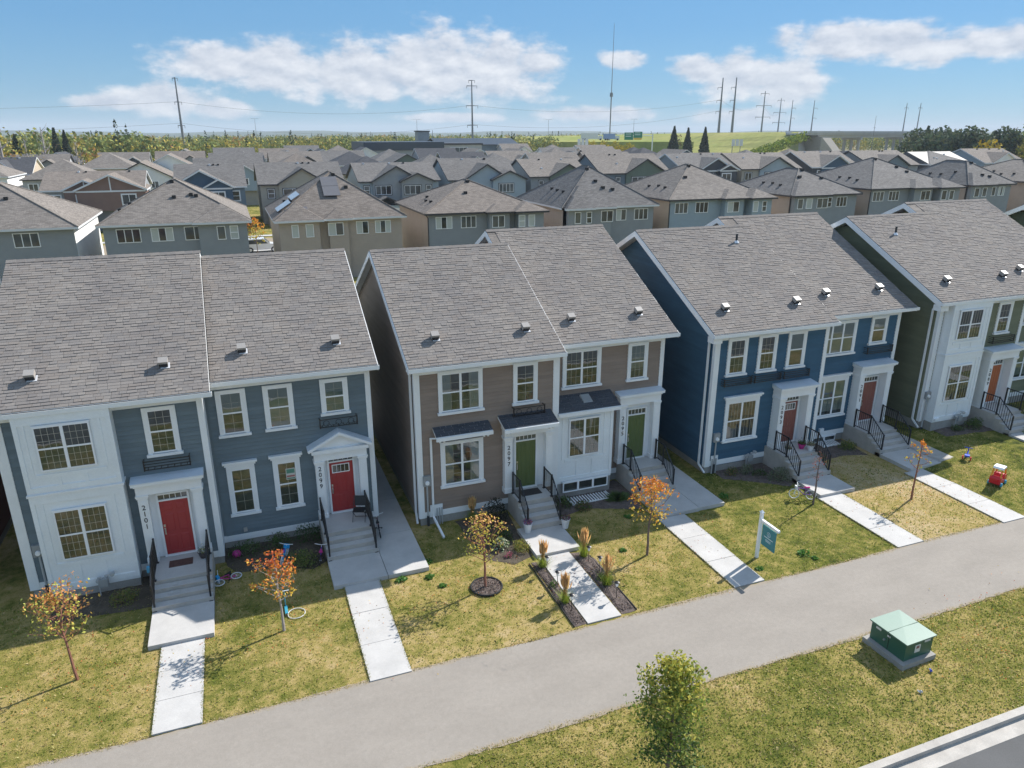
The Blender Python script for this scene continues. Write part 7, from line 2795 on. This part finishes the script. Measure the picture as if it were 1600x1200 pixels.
def fence(x0, y0, x1, y1, label, h=1.8):
    t_ = thing('board_fence', label, 'fence', (x0, y0, 0), 'wooden garden fences')
    L = math.hypot(x1 - x0, y1 - y0)
    n_ = int(L / 0.15)
    me_ = MB().box(-0.065, 0.065, -0.012, 0.012, 0, h).mesh('fence_board', M_fence)
    a_ = math.atan2(y1 - y0, x1 - x0)
    for i in range(n_):
        f = (i + 0.5) / n_
        inst(me_, 'fence_board', t_, (x0 + (x1 - x0) * f, y0 + (y1 - y0) * f, 0.0), (1, 1, 1), (0, 0, a_))
    for i in range(int(L / 2.4) + 1):
        f = min(1, i * 2.4 / L)
        MB().box(x0 + (x1 - x0) * f - 0.05, x0 + (x1 - x0) * f + 0.05, y0 + (y1 - y0) * f - 0.05, y0 + (y1 - y0) * f + 0.05, 0, h + 0.1).build('post', M_fence, t_)


M_fence = mat('orange brown stained boards', (0.30, 0.13, 0.05), 0.8, 0.2, 5.0)
fence(3.0, 96.5, 3.0, 107.5, 'orange brown board fence at the corner of the greige house')
fence(34.9, 62.0, 34.9, 72.0, 'orange brown board fence beside the low hipped house')

# ------------------------------------------------------------------ far distance
def tree_mass(mb_, x, y, z, h, r_, cols, rr, n=46, conifer=False, size=1.0):
    for i in range(n):
        if conifer:
            f = rr.random() ** 0.8
            rad = r_ * (1 - f) * rr.uniform(0.5, 1.05) + 0.1
            a = rr.uniform(0, 6.28)
            c = (x + rad * math.cos(a), y + rad * math.sin(a), z + h * (0.06 + 0.94 * f))
            sz = size * (0.55 + 0.6 * (1 - f))
        else:
            d = Vector((rr.gauss(0, 1), rr.gauss(0, 1), rr.gauss(0, 1))).normalized() * rr.uniform(0.45, 1.0)
            c = (x + d.x * r_, y + d.y * r_, z + h * (0.60 + 0.38 * d.z))
            sz = size
        col = cols[rr.randrange(len(cols))]
        quad_leaf(mb_, c, sz * rr.uniform(0.7, 1.4), rr, jitter(col, rr, 0.25))


def far_tree(x, y, h, r_, cols, label, name='tree', n=260, conifer=False, seed=1, size=0.8, group=None, z=-0.1, bare=False, bark='bark'):
    rr = random.Random(seed)
    t_ = thing(name, label, 'tree', (x, y, z), group)
    tr = MB()
    tr.tube((x, y, z), (x, y, z + h * (0.92 if conifer or bare else 0.6)), 0.02 * h, 0.005 * h, 7)
    for i in range(26 if bare else 9):
        f = rr.uniform(0.25, 0.9)
        a = rr.uniform(0, 6.28)
        L = r_ * rr.uniform(0.4, 0.9) * (1.15 - f)
        p = Vector((x, y, z + h * f))
        q = p + Vector((math.cos(a) * L, math.sin(a) * L, L * (0.9 if bare else 0.3)))
        tr.tube(p, q, 0.006 * h, 0.003 * h, 4, False)
        if bare:
            tr.tube(q, q + Vector((rr.uniform(-.5, .5), rr.uniform(-.5, .5), rr.uniform(0.4, 1.2))), 0.003 * h, 0.001 * h, 3, False)
    tr.build('trunk', MA[bark], t_)
    if n:
        c = MB()
        tree_mass(c, x, y, z, h, r_, cols, rr, n, conifer, size)
        c.build('crown', MA['forest'], t_)
    return t_


FG, FD, FY, FO, FK, FB = (0.14, 0.18, 0.06), (0.055, 0.08, 0.045), (0.42, 0.34, 0.07), (0.42, 0.22, 0.08), (0.25, 0.27, 0.08), (0.20, 0.15, 0.10)
rf_ = random.Random(77)
mb = MB()
for i in range(3600):
    az_ = rf_.uniform(-19, 60)
    dmin = lim(max(-16, min(56, az_))) + 25
    if az_ > 24:
        dmin = 560
    if az_ > 50:
        dmin = 300
    D = dmin + 620 * rf_.random() ** 1.6
    a = math.radians(az_)
    x, y = D * math.sin(a), D * math.cos(a) - 25
    u = rf_.random() + 0.25 * math.sin(az_ * 1.3) + 0.12 * math.sin(az_ * 4.1)
    if -6 < az_ < 13:
        u += 0.12
    if u < 0.42:
        cols, con = [FG, FK], False
    elif u < 0.47:
        cols, con = [FD, (0.05, 0.07, 0.035)], True
    elif u < 0.85:
        cols, con = [FK, FY, FG], False
    elif u < 1.02:
        cols, con = [FY, FY, FK], False
    else:
        cols, con = [FO, FY, FK], False
    hh = rf_.uniform(10.0, 14.2) * (1.15 if con else 1.0) * (1.18 if az_ < -5 and D < dmin + 130 else 1.0)
    tree_mass(mb, x, y, -0.3, hh, hh * rf_.uniform(0.24, 0.36) * (0.6 if con else 1), cols, rf_, 70, con, hh * 0.088)
mb.build('forest', MA['forest'], kind='stuff')

# scattered bare and leafy trees at the far left, spruces
gl = 'trees at the left edge of the neighbourhood'
for i, (x, y, h_, r_, kind, lb) in enumerate([
        (-44.5, 168, 18.5, 3.0, 'bare', 'tallest bare grey tree at the far left'), (-41.5, 176, 14.5, 2.6, 'half', 'half bare birch right of the tallest bare tree'),
        (-47.5, 186, 12.0, 3.2, 'leaf', 'yellow green tree at the left edge behind the beige house'), (-40.5, 190, 15.5, 2.8, 'bare', 'leaning bare tree before the two dark spruces'),
        (-45.0, 231, 16.0, 1.8, 'spruce', 'left of the two tall dark spruces at the left'), (-43.0, 234, 15.4, 1.7, 'spruce', 'right of the two tall dark spruces at the left'),
        (-36.0, 205, 12.0, 2.4, 'bare', 'thin bare tree among yellow trees at the left'), (-34.0, 214, 11.5, 3.0, 'leaf', 'round yellow orange tree behind the charcoal roofs'),
        (-52.0, 178, 15.5, 2.4, 'spruce', 'dark spruce at the very left edge'), (-49.5, 205, 14.0, 2.2, 'spruce', 'dark spruce between the bare trees at the left')]):
    if kind == 'bare':
        far_tree(x, y, h_ * 1.12, r_ * 1.5, [FB, FY], lb, 'bare_tree', 60, False, 200 + i, 0.5, gl, bare=True, bark='bark_pale')
    elif kind == 'half':
        far_tree(x, y, h_, r_, [FY, FK], lb, 'birch_tree', 130, False, 200 + i, 0.5, gl, bare=True, bark='bark_pale')
    elif kind == 'spruce':
        far_tree(x, y, h_, r_ * 1.6, [FD, (0.03, 0.045, 0.03)], lb, 'spruce_tree', 900, True, 200 + i, 1.0, gl)
    else:
        far_tree(x, y, h_, r_, [FY, FK, FO], lb, 'leafy_tree', 260, False, 200 + i, 0.9, gl)
# three spruces before the embankment
for i, (x, y, h_, lb) in enumerate([(178, 253, 17.2, 'leftmost and widest of the three spruces before the green embankment'), (187.5, 257, 16.6, 'middle one of the three spruces before the green embankment'), (188.5, 246, 16.8, 'rightmost of the three spruces before the green embankment')]):
    far_tree(x, y, h_, 4.0 - 0.6 * (i > 0), [FD, (0.03, 0.05, 0.035), (0.05, 0.07, 0.045)], lb, 'spruce_tree', 2200, True, 300 + i, 1.1, 'three spruces before the embankment')
far_tree(182.5, 256, 14.5, 1.6, [FY, FB], 'thin yellowish tree between the first and second spruce', 'leafy_tree', 150, False, 309, 0.7, None)
# yellow trees by the road
for i, (x, y, h_, lb) in enumerate([(155, 283, 11.6, 'bright yellow tree left of the green road signs, left one'), (160, 281, 11.9, 'bright yellow tree left of the green road signs, tallest one'), (165, 279, 11.4, 'bright yellow tree left of the green road signs, right one'), (170, 277, 10.8, 'low yellow tree just below the green road signs')]):
    far_tree(x, y, h_, 3.4, [(0.50, 0.38, 0.03), (0.42, 0.34, 0.04), (0.30, 0.28, 0.05)], lb, 'yellow_tree', 330, False, 320 + i, 1.0, 'yellow trees beside the highway')
# dark pines and mixed trees at the right
gr_ = 'dark pines behind the right hand houses'
rp = random.Random(5)
PL = ['leftmost dark pine of the clump right of the bridge', 'second dark pine from the left right of the bridge', 'third dark pine from the left right of the bridge', 'fourth dark pine from the left right of the bridge', 'fifth dark pine from the left right of the bridge', 'sixth dark pine from the left right of the bridge', 'seventh dark pine from the left right of the bridge', 'eighth dark pine from the left right of the bridge', 'ninth dark pine from the left right of the bridge', 'tenth dark pine from the left right of the bridge', 'eleventh dark pine from the left right of the bridge', 'twelfth and last dark pine of the clump right of the bridge']
for i in range(12):
    f = i / 11
    az_ = math.radians(48.6 + 5.2 * f)
    D = 262 + rp.uniform(-8, 8)
    far_tree(D * math.sin(az_), D * math.cos(az_) - 25, rp.uniform(14.5, 17.4), rp.uniform(4.2, 5.6), [(0.07, 0.10, 0.07), (0.11, 0.15, 0.08), (0.16, 0.18, 0.10)], PL[i], 'pine_tree', 900, i % 4 == 1, 400 + i, 1.1, gr_)
RLAB = [('round grey green poplar right of the dark pines', [FK, FG]), ('bright yellow tree right of the dark pines', [(0.5, 0.36, 0.03), FY]), ('tall grey green tree behind the bright yellow one', [FK, FG, FB]), ('broad yellow green tree near the right edge', [FK, FY]), ('dark green tree near the right edge', [FG, FD]), ('olive tree at the right edge', [FK, FG]), ('orange yellow low tree at the right edge', [FY, FO]), ('last grey green tree at the right edge', [FK, FG])]
for i, (lb, cols) in enumerate(RLAB):
    az_ = math.radians([53.6, 52.6, 54.2, 55.0, 55.7, 56.3, 56.0, 57.0][i])
    D = [270, 236, 275, 262, 272, 258, 240, 265][i]
    far_tree(D * math.sin(az_), D * math.cos(az_) - 25, [16, 13.5, 17.5, 17.0, 17.5, 17.0, 12.5, 17.5][i], 4.2, cols, lb, 'leafy_tree', 420, False, 430 + i, 1.1, 'mixed trees at the right')

# embankment with the highway on top
top = [(60, 700, 6.0), (150, 610, 9.5), (217, 534, 11.6), (278, 459, 13.4), (276, 372, 14.4), (272, 302, 14.8), (276, 291, 14.8)]
bot = [(60, 420, -0.2), (120, 372, -0.2), (160, 336, -0.2), (190, 300, -0.2), (214, 272, -0.2), (236, 262, -0.2), (258, 268, -0.2)]
mb = MB()
K = 7
P = []
for (a, b) in zip(top, bot):
    for k_ in range(K):
        f = k_ / (K - 1)
        g_ = f * f * (3 - 2 * f)
        P.append((b[0] + (a[0] - b[0]) * f, b[1] + (a[1] - b[1]) * f, b[2] + (a[2] - b[2]) * (0.35 * f + 0.65 * g_)))
    P.append((a[0] + 60, a[1] + 45, a[2]))
    P.append((a[0] + 110, a[1] + 80, -0.3))
n_ = K + 2
mb.idx(P, [(i * n_ + k_, i * n_ + k_ + 1, (i + 1) * n_ + k_ + 1, (i + 1) * n_ + k_) for i in range(len(top) - 1) for k_ in range(n_ - 1)])
cap_pts = [P[(len(top) - 1) * n_ + k_] for k_ in range(n_)]


def hill_mat():
    m, nt, b = _new('embankment grass')
    n1 = pos_noise(nt, 0.02, 5.0, 0.6)
    n2 = pos_noise(nt, 0.3, 5.0, 0.7)
    col = ramp(nt, n1, [(0.3, (0.20, 0.25, 0.055)), (0.6, (0.31, 0.30, 0.10)), (0.8, (0.36, 0.30, 0.14))])
    col = mixc_(nt, 1.0, col, ramp(nt, n2, [(0.3, (0.8,) * 3), (0.7, (1.2,) * 3)]), 'MULTIPLY')
    nt.links.new(col, b.inputs['Base Color'])
    b.inputs['Roughness'].default_value = 1.0
    b.inputs['Specular IOR Level'].default_value = 0.05
    return m


MA['hill'] = hill_mat()
mb.build('embankment', MA['hill'], kind='structure')
mb = MB()
mb.face(cap_pts)
mb.build('abutment_slope', MA['foundation'], kind='structure')
# bushes on the right shoulder of the embankment
rb_ = random.Random(8)
for i in range(14):
    f = i / 13
    x, y, z = 204 + 70 * f, 240 + 44 * f, 1.5 + 8.5 * f
    t_ = thing('bush', f'yellow green bush on the shoulder of the embankment, {ORD[i]} from the low end', 'bush', (x, y, z), 'bushes on the shoulder of the embankment')
    c = MB()
    tree_mass(c, x, y, z - 1.0, 6.4, 3.2, [(0.20, 0.27, 0.03), (0.30, 0.34, 0.04), (0.13, 0.18, 0.03)], rb_, 200, False, 1.0)
    c.build('crown', MA['forest'], t_)
# overpass bridge
t_ = thing('overpass_bridge', 'long grey concrete overpass right of the green embankment', 'bridge', (276, 293, 0))
A_, B_ = Vector((282, 290, 0)), Vector((420, 338, 0))
dv = (B_ - A_).normalized()
nv = Vector((-dv.y, dv.x, 0))
M_br = mat('grey bridge concrete', (0.43, 0.44, 0.45), 0.9, 0.1, 0.2)  # concrete colour lightened to put distance haze into it


def along(a0, a1, n0, n1, z0, z1, name, m=M_br, par=t_):
    q = MB()
    c = [A_ + dv * a0 + nv * n0, A_ + dv * a1 + nv * n0, A_ + dv * a1 + nv * n1, A_ + dv * a0 + nv * n1]
    q.idx([(p.x, p.y, z0) for p in c] + [(p.x, p.y, z1) for p in c], [(3, 2, 1, 0), (4, 5, 6, 7), (0, 1, 5, 4), (1, 2, 6, 5), (2, 3, 7, 6), (3, 0, 4, 7)])
    return q.build(name, m, par)


L_ = (B_ - A_).length
along(-12, L_, -6, 6, 13.4, 14.2, 'deck')
along(-12, L_, -6.3, -6.0, 14.2, 15.3, 'parapet')
along(-12, L_, 6.0, 6.3, 14.2, 15.3, 'parapet')
for k_ in (-4.5, 0.0, 4.5):
    along(0, L_, k_ - 0.4, k_ + 0.4, 12.0, 13.399, 'girder')
for q in (46, 98):
    along(q - 1, q + 1, -5.5, 5.5, 10.8, 11.999, 'pier_cap')
    for k_ in (-4, 0, 4):
        along(q - 0.6, q + 0.6, k_ - 0.6, k_ + 0.6, -0.3, 10.799, 'pier')
q = MB()
c0 = A_ - dv * 2
q.prism([tuple(c0 - nv * 8 + Vector((0, 0, -0.3))), tuple(c0 - nv * 8 + Vector((0, 0, 12.5))), tuple(c0 - nv * 8 + dv * 24 + Vector((0, 0, -0.3)))], tuple(nv * 16))
q.build('abutment', MA['foundation'], t_)
# gantry signs
t_ = thing('highway_sign', 'green highway guide signs with yellow exit tab on a gantry', 'road sign', (198, 322, 0))
SX = Vector((0.93, -0.36, 0)).normalized()


def signbox(c, w_, z0, z1, m, name, par, off=0.0, th=0.15):
    c = Vector(c) + Vector((-0.36, -0.93, 0)) * off
    u_ = SX * (w_ / 2)
    v_ = Vector((0.36, 0.93, 0)) * th
    q_ = MB()
    q_.idx([tuple(c - u_ + Vector((0, 0, z0))), tuple(c + u_ + Vector((0, 0, z0))), tuple(c + u_ + v_ + Vector((0, 0, z0))), tuple(c - u_ + v_ + Vector((0, 0, z0))),
            tuple(c - u_ + Vector((0, 0, z1))), tuple(c + u_ + Vector((0, 0, z1))), tuple(c + u_ + v_ + Vector((0, 0, z1))), tuple(c - u_ + v_ + Vector((0, 0, z1)))],
           [(3, 2, 1, 0), (4, 5, 6, 7), (0, 1, 5, 4), (1, 2, 6, 5), (2, 3, 7, 6), (3, 0, 4, 7)])
    return q_.build(name, m, par)


M_sg = mat('green sign face', (0.01, 0.20, 0.12), 0.5, 0.02)
M_sy = mat('yellow sign face', (0.65, 0.42, 0.02), 0.5, 0.02)
for dx_, z0_, z1_ in ((-2.4, 11.0, 14.6), (2.3, 12.0, 15.0)):
    so_ = signbox(Vector((198, 322, 0)) + SX * dx_, 4.4, z0_, z1_, M_sg, 'sign_panel', t_)
    for zz in (0.75, 0.45):
        signbox(Vector((198, 322, 0)) + SX * (dx_ - 0.2), 2.8, z0_ + (z1_ - z0_) * zz, z0_ + (z1_ - z0_) * zz + 0.35, M_lg, 'lettering_line', so_, 0.05, 0.02)
signbox(Vector((198, 322, 0)) + SX * 2.3, 4.0, 11.1, 11.95, M_sy, 'exit_panel', t_)
g_ = MB()
p0_, p1_ = Vector((198, 322, 13.0)) - SX * 5, Vector((198, 322, 13.0)) + SX * 10
g_.tube(p0_ + Vector((0, .3, 0)), p1_ + Vector((0, .3, 0)), 0.22, 0.22, 6)
g_.build('gantry_beam', MA['flash'], t_)
MB().tube((p1_.x, p1_.y + .3, -0.3), (p1_.x, p1_.y + .3, 14.0), 0.35, 0.3, 8).build('gantry_post', MA['flash'], t_)
# vehicles on the highway
for i, (x, y, w_, hgt, col, lb) in enumerate([(183, 342, 9.0, 2.9, (0.7, 0.71, 0.72), 'white lorry on the highway left of the green signs'), (190, 333, 6.0, 2.7, (0.25, 0.35, 0.6), 'blue and white lorry just left of the green signs')]):
    t_ = thing('lorry', lb, 'lorry', (x, y, 10.6))
    mcol = mat('lorry paint %s' % ('white' if i == 0 else 'blue'), col, 0.4, 0.03)
    signbox((x, y, 0), w_, 11.3, 11.3 + hgt, mcol, 'cargo_box', t_, th=2.4)
    signbox(Vector((x, y, 0)) + SX * (w_ / 2 + 1.3), 2.0, 11.1, 13.0, MA['trim_white'], 'cab', t_, th=2.3)
    for k_ in (-w_ / 2 + 1, -w_ / 2 + 2.2, w_ / 2 + 1.3):
        p = Vector((x, y, 11.1)) + SX * k_
        MB().tube(p - Vector((0.1, 0.25, 0)), p + Vector((0.1, 0.25, 0)), 0.5, 0.5, 10).build('wheel', MA['rubber'], t_)
mb = MB()
mb.idx([(150, 366, 9.7), (240, 330, 9.9), (244, 340, 10.5), (154, 376, 10.3), (150, 366, 4), (240, 330, 4), (244, 340, 4), (154, 376, 4)], [(0, 1, 2, 3), (4, 5, 1, 0), (5, 6, 2, 1), (6, 7, 3, 2), (7, 4, 0, 3)])
mb.m = 0
mb.build('highway', MA['hill'], kind='structure')
# dark cars beyond the right hand roofs
for i, (az_, D, col, lb) in enumerate([(43.7, 330, (0.03, 0.04, 0.06), 'dark van under the overpass'), (44.6, 335, (0.03, 0.05, 0.2), 'dark blue car right of the dark van')]):
    a = math.radians(az_)
    x, y = D * math.sin(a), D * math.cos(a) - 25
    z = 5.6
    mb = MB()
    ln = 7.5 if i == 0 else 4.6
    t_ = thing('parked_car', lb, 'car', (x, y, z))
    pr = [(-ln / 2, 0.3), (-ln / 2, 1.2), (-ln / 2 + 0.9, 2.1), (ln / 2 - 2.0, 2.1), (ln / 2 - 0.9, 1.2), (ln / 2, 1.0), (ln / 2, 0.3)]
    mb.prism([(x + p * 0.8, y - p * 0.55, z + q_) for p, q_ in pr], (1.0, 1.5, 0))
    mb.build('body', mat(['dark', 'blue'][i] + ' car paint', col, 0.3, 0.02), t_)
    for k_ in (-ln / 3, ln / 3):
        MB().tube((x + k_ * 0.8 - 0.1, y - k_ * 0.55 - 0.2, z + 0.3), (x + k_ * 0.8 + 0.1, y - k_ * 0.55 + 0.1, z + 0.3), 0.4, 0.4, 10).build('wheel', MA['rubber'], t_)
mb = MB()
mb.box(215, 262, 196, 236, -0.3, 5.58)
mb.build('raised_road', MA['hill'], kind='structure')

# poles, mast and wires
M_pole = mat('steel pole', (0.20, 0.21, 0.23), 0.6, 0.05)


def power_pole(x, y, h_, label, arms=((0.97, 2.2), (0.72, 4.4), (0.50, 4.4)), base=-0.3, r0=0.75, a=0.0, one=False):
    t_ = thing('transmission_pole', label, 'power pole', (x, y, base), 'transmission poles on the horizon')
    MB().tube((x, y, base), (x, y, base + h_), r0, r0 * 0.35, 8).build('shaft', M_pole, t_)
    for f, w_ in arms:
        p = Vector((x, y, base + h_ * f))
        u_ = Vector((math.cos(a), math.sin(a), 0)) * w_
        c = MB()
        c.tube(p - (u_ * (0 if one is True else 1)), p + u_, 0.22, 0.12, 5)
        o = c.build('crossarm', M_pole, t_)
        for s_ in ((-1, 1) if one is not True else (1,)):
            q_ = p + u_ * s_ * 0.97
            MB().tube(q_, q_ - Vector((0, 0, 1.3)), 0.12, 0.12, 5).build('insulator', M_pole, o)


power_pole(-17.6, 394.6, 40.5, 'tall dark transmission pole left of the first cloud bank', ((0.99, 1.2), (0.72, 1.6), (0.45, 1.6)), r0=0.8)
power_pole(128.5, 374.9, 41.3, 'tall transmission pole with three pairs of arms in the middle', ((0.995, 1.6), (0.93, 2.8), (0.69, 3.2), (0.45, 2.8)), a=-0.35)
power_pole(280.3, 364.6, 31.0, 'left one of the tall twin poles on the embankment', ((0.83, 2.6), (0.60, 2.6), (0.40, 2.6)), base=14.0, a=math.pi - 0.5, one=True, r0=0.8)
power_pole(286.5, 360.1, 31.0, 'right one of the tall twin poles on the embankment', ((0.83, 2.6), (0.60, 2.6), (0.40, 2.6)), base=14.0, a=math.pi - 0.5, one=True, r0=0.8)
power_pole(387.2, 459.2, 34.0, 'transmission pole with wide arms right of the twin poles', ((0.95, 3.0), (0.70, 5.5), (0.46, 5.5)), base=10, a=-0.6)
power_pole(479.6, 551.6, 36.0, 'smaller transmission pole with paired arms left of the slim pair', ((0.95, 3.0), (0.66, 5.5), (0.42, 5.5)), base=8, a=-0.6)
power_pole(519.8, 583.2, 36.0, 'left one of the slim pair of poles above the bridge', ((0.80, 3.4), (0.55, 3.4)), base=8, a=-0.6, one=True)
power_pole(526.7 + 14, 577.1, 36.0, 'right one of the slim pair of poles above the bridge', ((0.80, 3.4), (0.55, 3.4)), base=8, a=-0.6, one=True)
power_pole(590.8, 514.4, 40.0, 'left one of the far pair of poles above the dark pines', ((0.9, 1.5),), base=0, a=-0.6)
power_pole(594.3 + 9, 510.5, 40.0, 'right one of the far pair of poles above the dark pines', ((0.9, 1.5),), base=0, a=-0.6)
t_ = thing('radio_mast', 'very tall thin radio mast rising out of the picture', 'mast', (234.6, 416.6, 0))
MB().tube((234.6, 416.6, 5), (234.6, 416.6, 37), 0.42, 0.38, 6).build('lower_mast', M_pole, t_)
MB().tube((234.6, 416.6, 37), (234.6, 416.6, 78), 0.26, 0.10, 6).build('upper_mast', M_pole, t_)
MB().tube((234.6, 416.6, 36), (234.6, 416.6, 38.4), 1.1, 0.9, 8).build('antenna_platform', M_pole, t_)
t_ = thing('light_mast', 'slim lattice pole before the bridge', 'pole', (330, 295, 0))
MB().tube((330, 295, 0), (330, 295, 23), 0.22, 0.08, 6).build('shaft', M_pole, t_)
MB().tube((329, 295, 17), (331, 295, 17), 0.08, 0.08, 4).build('bracket', M_pole, t_)
for i, (x, y, lb) in enumerate([(118.7, 460.7, 'faint twin-armed highway lamp left of the middle pole'), (198.9, 433.7, 'faint twin-armed highway lamp right of the middle pole'), (247.7, 409.3, 'faint twin-armed highway lamp above the green signs'), (20.8, 474.6, 'faint twin-armed highway lamp above the left houses')]):
    t_ = thing('highway_lamp', lb, 'street lamp', (x, y, 0), 'highway lamps on the horizon')
    MB().tube((x, y, 0), (x, y, 22.3), 0.16, 0.09, 6).build('shaft', M_pole, t_)
    MB().tube((x - 2.6, y, 22.6), (x + 2.6, y, 22.6), 0.08, 0.08, 4).build('arm', M_pole, t_)
    for s_ in (-1, 1):
        MB().box(x + s_ * 2.6 - 0.4, x + s_ * 2.6 + 0.4, y - 0.2, y + 0.2, 22.4, 22.65).build('lamp_head', MA['flash'], t_)
spans = [((-320, 410, 29), (-17.6, 394.6, 29), 'upper'), ((-17.6, 394.6, 29), (128.5, 374.9, 28.5), 'upper'), ((128.5, 374.9, 28.5), (280, 364.6, 33), 'upper'),
         ((-320, 410, 19), (-17.6, 394.6, 19), 'lower'), ((-17.6, 394.6, 19), (128.5, 374.9, 18.8), 'lower'), ((128.5, 374.9, 18.8), (280, 364.6, 27), 'lower'), ((280, 364.6, 33), (387, 459, 34), 'upper'), ((387, 459, 34), (480, 552, 32), 'upper')]
SL = ['upper wire left of the left pole', 'upper wire between left and middle pole', 'upper wire between middle pole and twin poles', 'lower wire left of the left pole', 'lower wire between left and middle pole', 'lower wire between middle pole and twin poles', 'wire right of the twin poles', 'wire between the two wide armed poles']
for (a, b, _), lb in zip(spans, SL):
    a, b = Vector(a), Vector(b)
    pts = [a.lerp(b, i / 16) - Vector((0, 0, 5.0 * 4 * (i / 16) * (1 - i / 16))) for i in range(17)]
    MB().path(pts, 0.06, 3).build('power_line', M_pole, off=tuple(a), label=lb + ', thin and sagging', category='power line', group='power lines on the horizon')

# institutional buildings beyond the houses
t_ = thing('flat_roofed_building', 'low grey building with a dark navy roof band beyond the houses', 'building', (62, 262, 0))
MB().box(50, 80, 262, 290, -0.3, 8.2).build('wall', WM['blue grey'], t_)
MB().box(49.5, 80.5, 261.5, 290.5, 8.2, 11.2).build('roof', mat('navy roof sheet', (0.03, 0.045, 0.065), 0.5, 0.05), t_)
for k_ in range(5):
    far_window(t_, 53 + k_ * 5, 56 + k_ * 5, 4.5, 6.5, 262, 2)
t_ = thing('school_building', 'grey building with broad white framed windows left of the middle pole', 'building', (88, 270, 0))
MB().box(81, 98, 268, 290, -0.3, 10.0).build('wall', WM['pale grey'], t_)
MB().box(80.6, 98.4, 267.6, 290.4, 10.0, 10.6).build('roof', TRIM['dark'], t_)
far_window(t_, 85, 92, 6.0, 9.0, 268, 4, TRIM['white'])
t_ = thing('navy_roofed_hall', 'long hall with shallow navy roof behind the middle pole', 'building', (104, 296, 0))
MB().box(88, 124, 296, 318, -0.3, 9.6).build('wall', WM['slate'], t_)
q = MB()
gable_mesh(q, 87, 125, 295, 319, 9.6, 0.22, 'x')
q.build('roof', [bpy.data.materials['navy roof sheet'], TRIM['dark']], t_)
t_ = thing('bell_tower', 'square blue grey tower with antenna above the low buildings', 'tower', (87, 318, 0))
MB().box(84, 89.4, 318, 323, -0.3, 14.9).build('shaft', WM['blue grey'], t_)
MB().box(83.6, 89.8, 317.6, 323.4, 14.9, 15.4).build('parapet', TRIM['dark'], t_)
MB().tube((91.5, 320, 8), (91.5, 320, 15.6), 0.25, 0.12, 5).build('antenna', M_pole, t_)
for (x, y, a0, lb) in ((143.3, 272.2, 0, 'row of pale boards on posts left of the yellow trees'), (197, 238, 1, 'row of pale boards on posts below the three spruces')):
    t_ = thing('billboard', lb, 'billboard', (x, y, 0), 'pale boards beside the highway')
    for k_ in range(3):
        signbox((x + k_ * 1.5, y - k_ * 0.6, 0), 1.3, 9.4, 12.0, MA['trim_white'], 'board', t_)
    for k_ in range(2):
        MB().tube((x + k_ * 3.0, y - k_ * 1.2 + .5, -0.3), (x + k_ * 3.0, y - k_ * 1.2 + .5, 10.5), 0.15, 0.15, 6).build('post', M_pole, t_)
far_hills = MB()
for i in range(60):
    a0, a1 = math.radians(-35 + i * 2), math.radians(-33 + i * 2)
    h0 = 17 + 4 * math.sin(i * 0.7) + 2 * math.sin(i * 1.9)
    h1 = 17 + 4 * math.sin((i + 1) * 0.7) + 2 * math.sin((i + 1) * 1.9)
    R0, R1_ = 2200, 3600
    far_hills.face([(R0 * math.sin(a0), R0 * math.cos(a0), -1), (R0 * math.sin(a1), R0 * math.cos(a1), -1), (R1_ * math.sin(a1), R1_ * math.cos(a1), h1), (R1_ * math.sin(a0), R1_ * math.cos(a0), h0)])
far_hills.build('hills', mat('far wooded hills', (0.06, 0.09, 0.06), 1.0, 0.3, 0.004), kind='structure')


# ------------------------------------------------------------------ air
mb = MB()
mb.box(-9100, 9100, -3100, 9100, -1.6, 86.0)
hz = mb.build('haze', MA['white'], kind='stuff')
hm = bpy.data.materials.new('pale air')
hm.use_nodes = True
hn = hm.node_tree
hn.nodes.clear()
ho = hn.nodes.new('ShaderNodeOutputMaterial')
pv = hn.nodes.new('ShaderNodeVolumePrincipled')
pv.inputs['Density'].default_value = 0.00018
pv.inputs['Color'].default_value = (0.80, 0.88, 0.97, 1)
hn.links.new(pv.outputs[0], ho.inputs['Volume'])
hz.data.materials.clear()
hz.data.materials.append(hm)
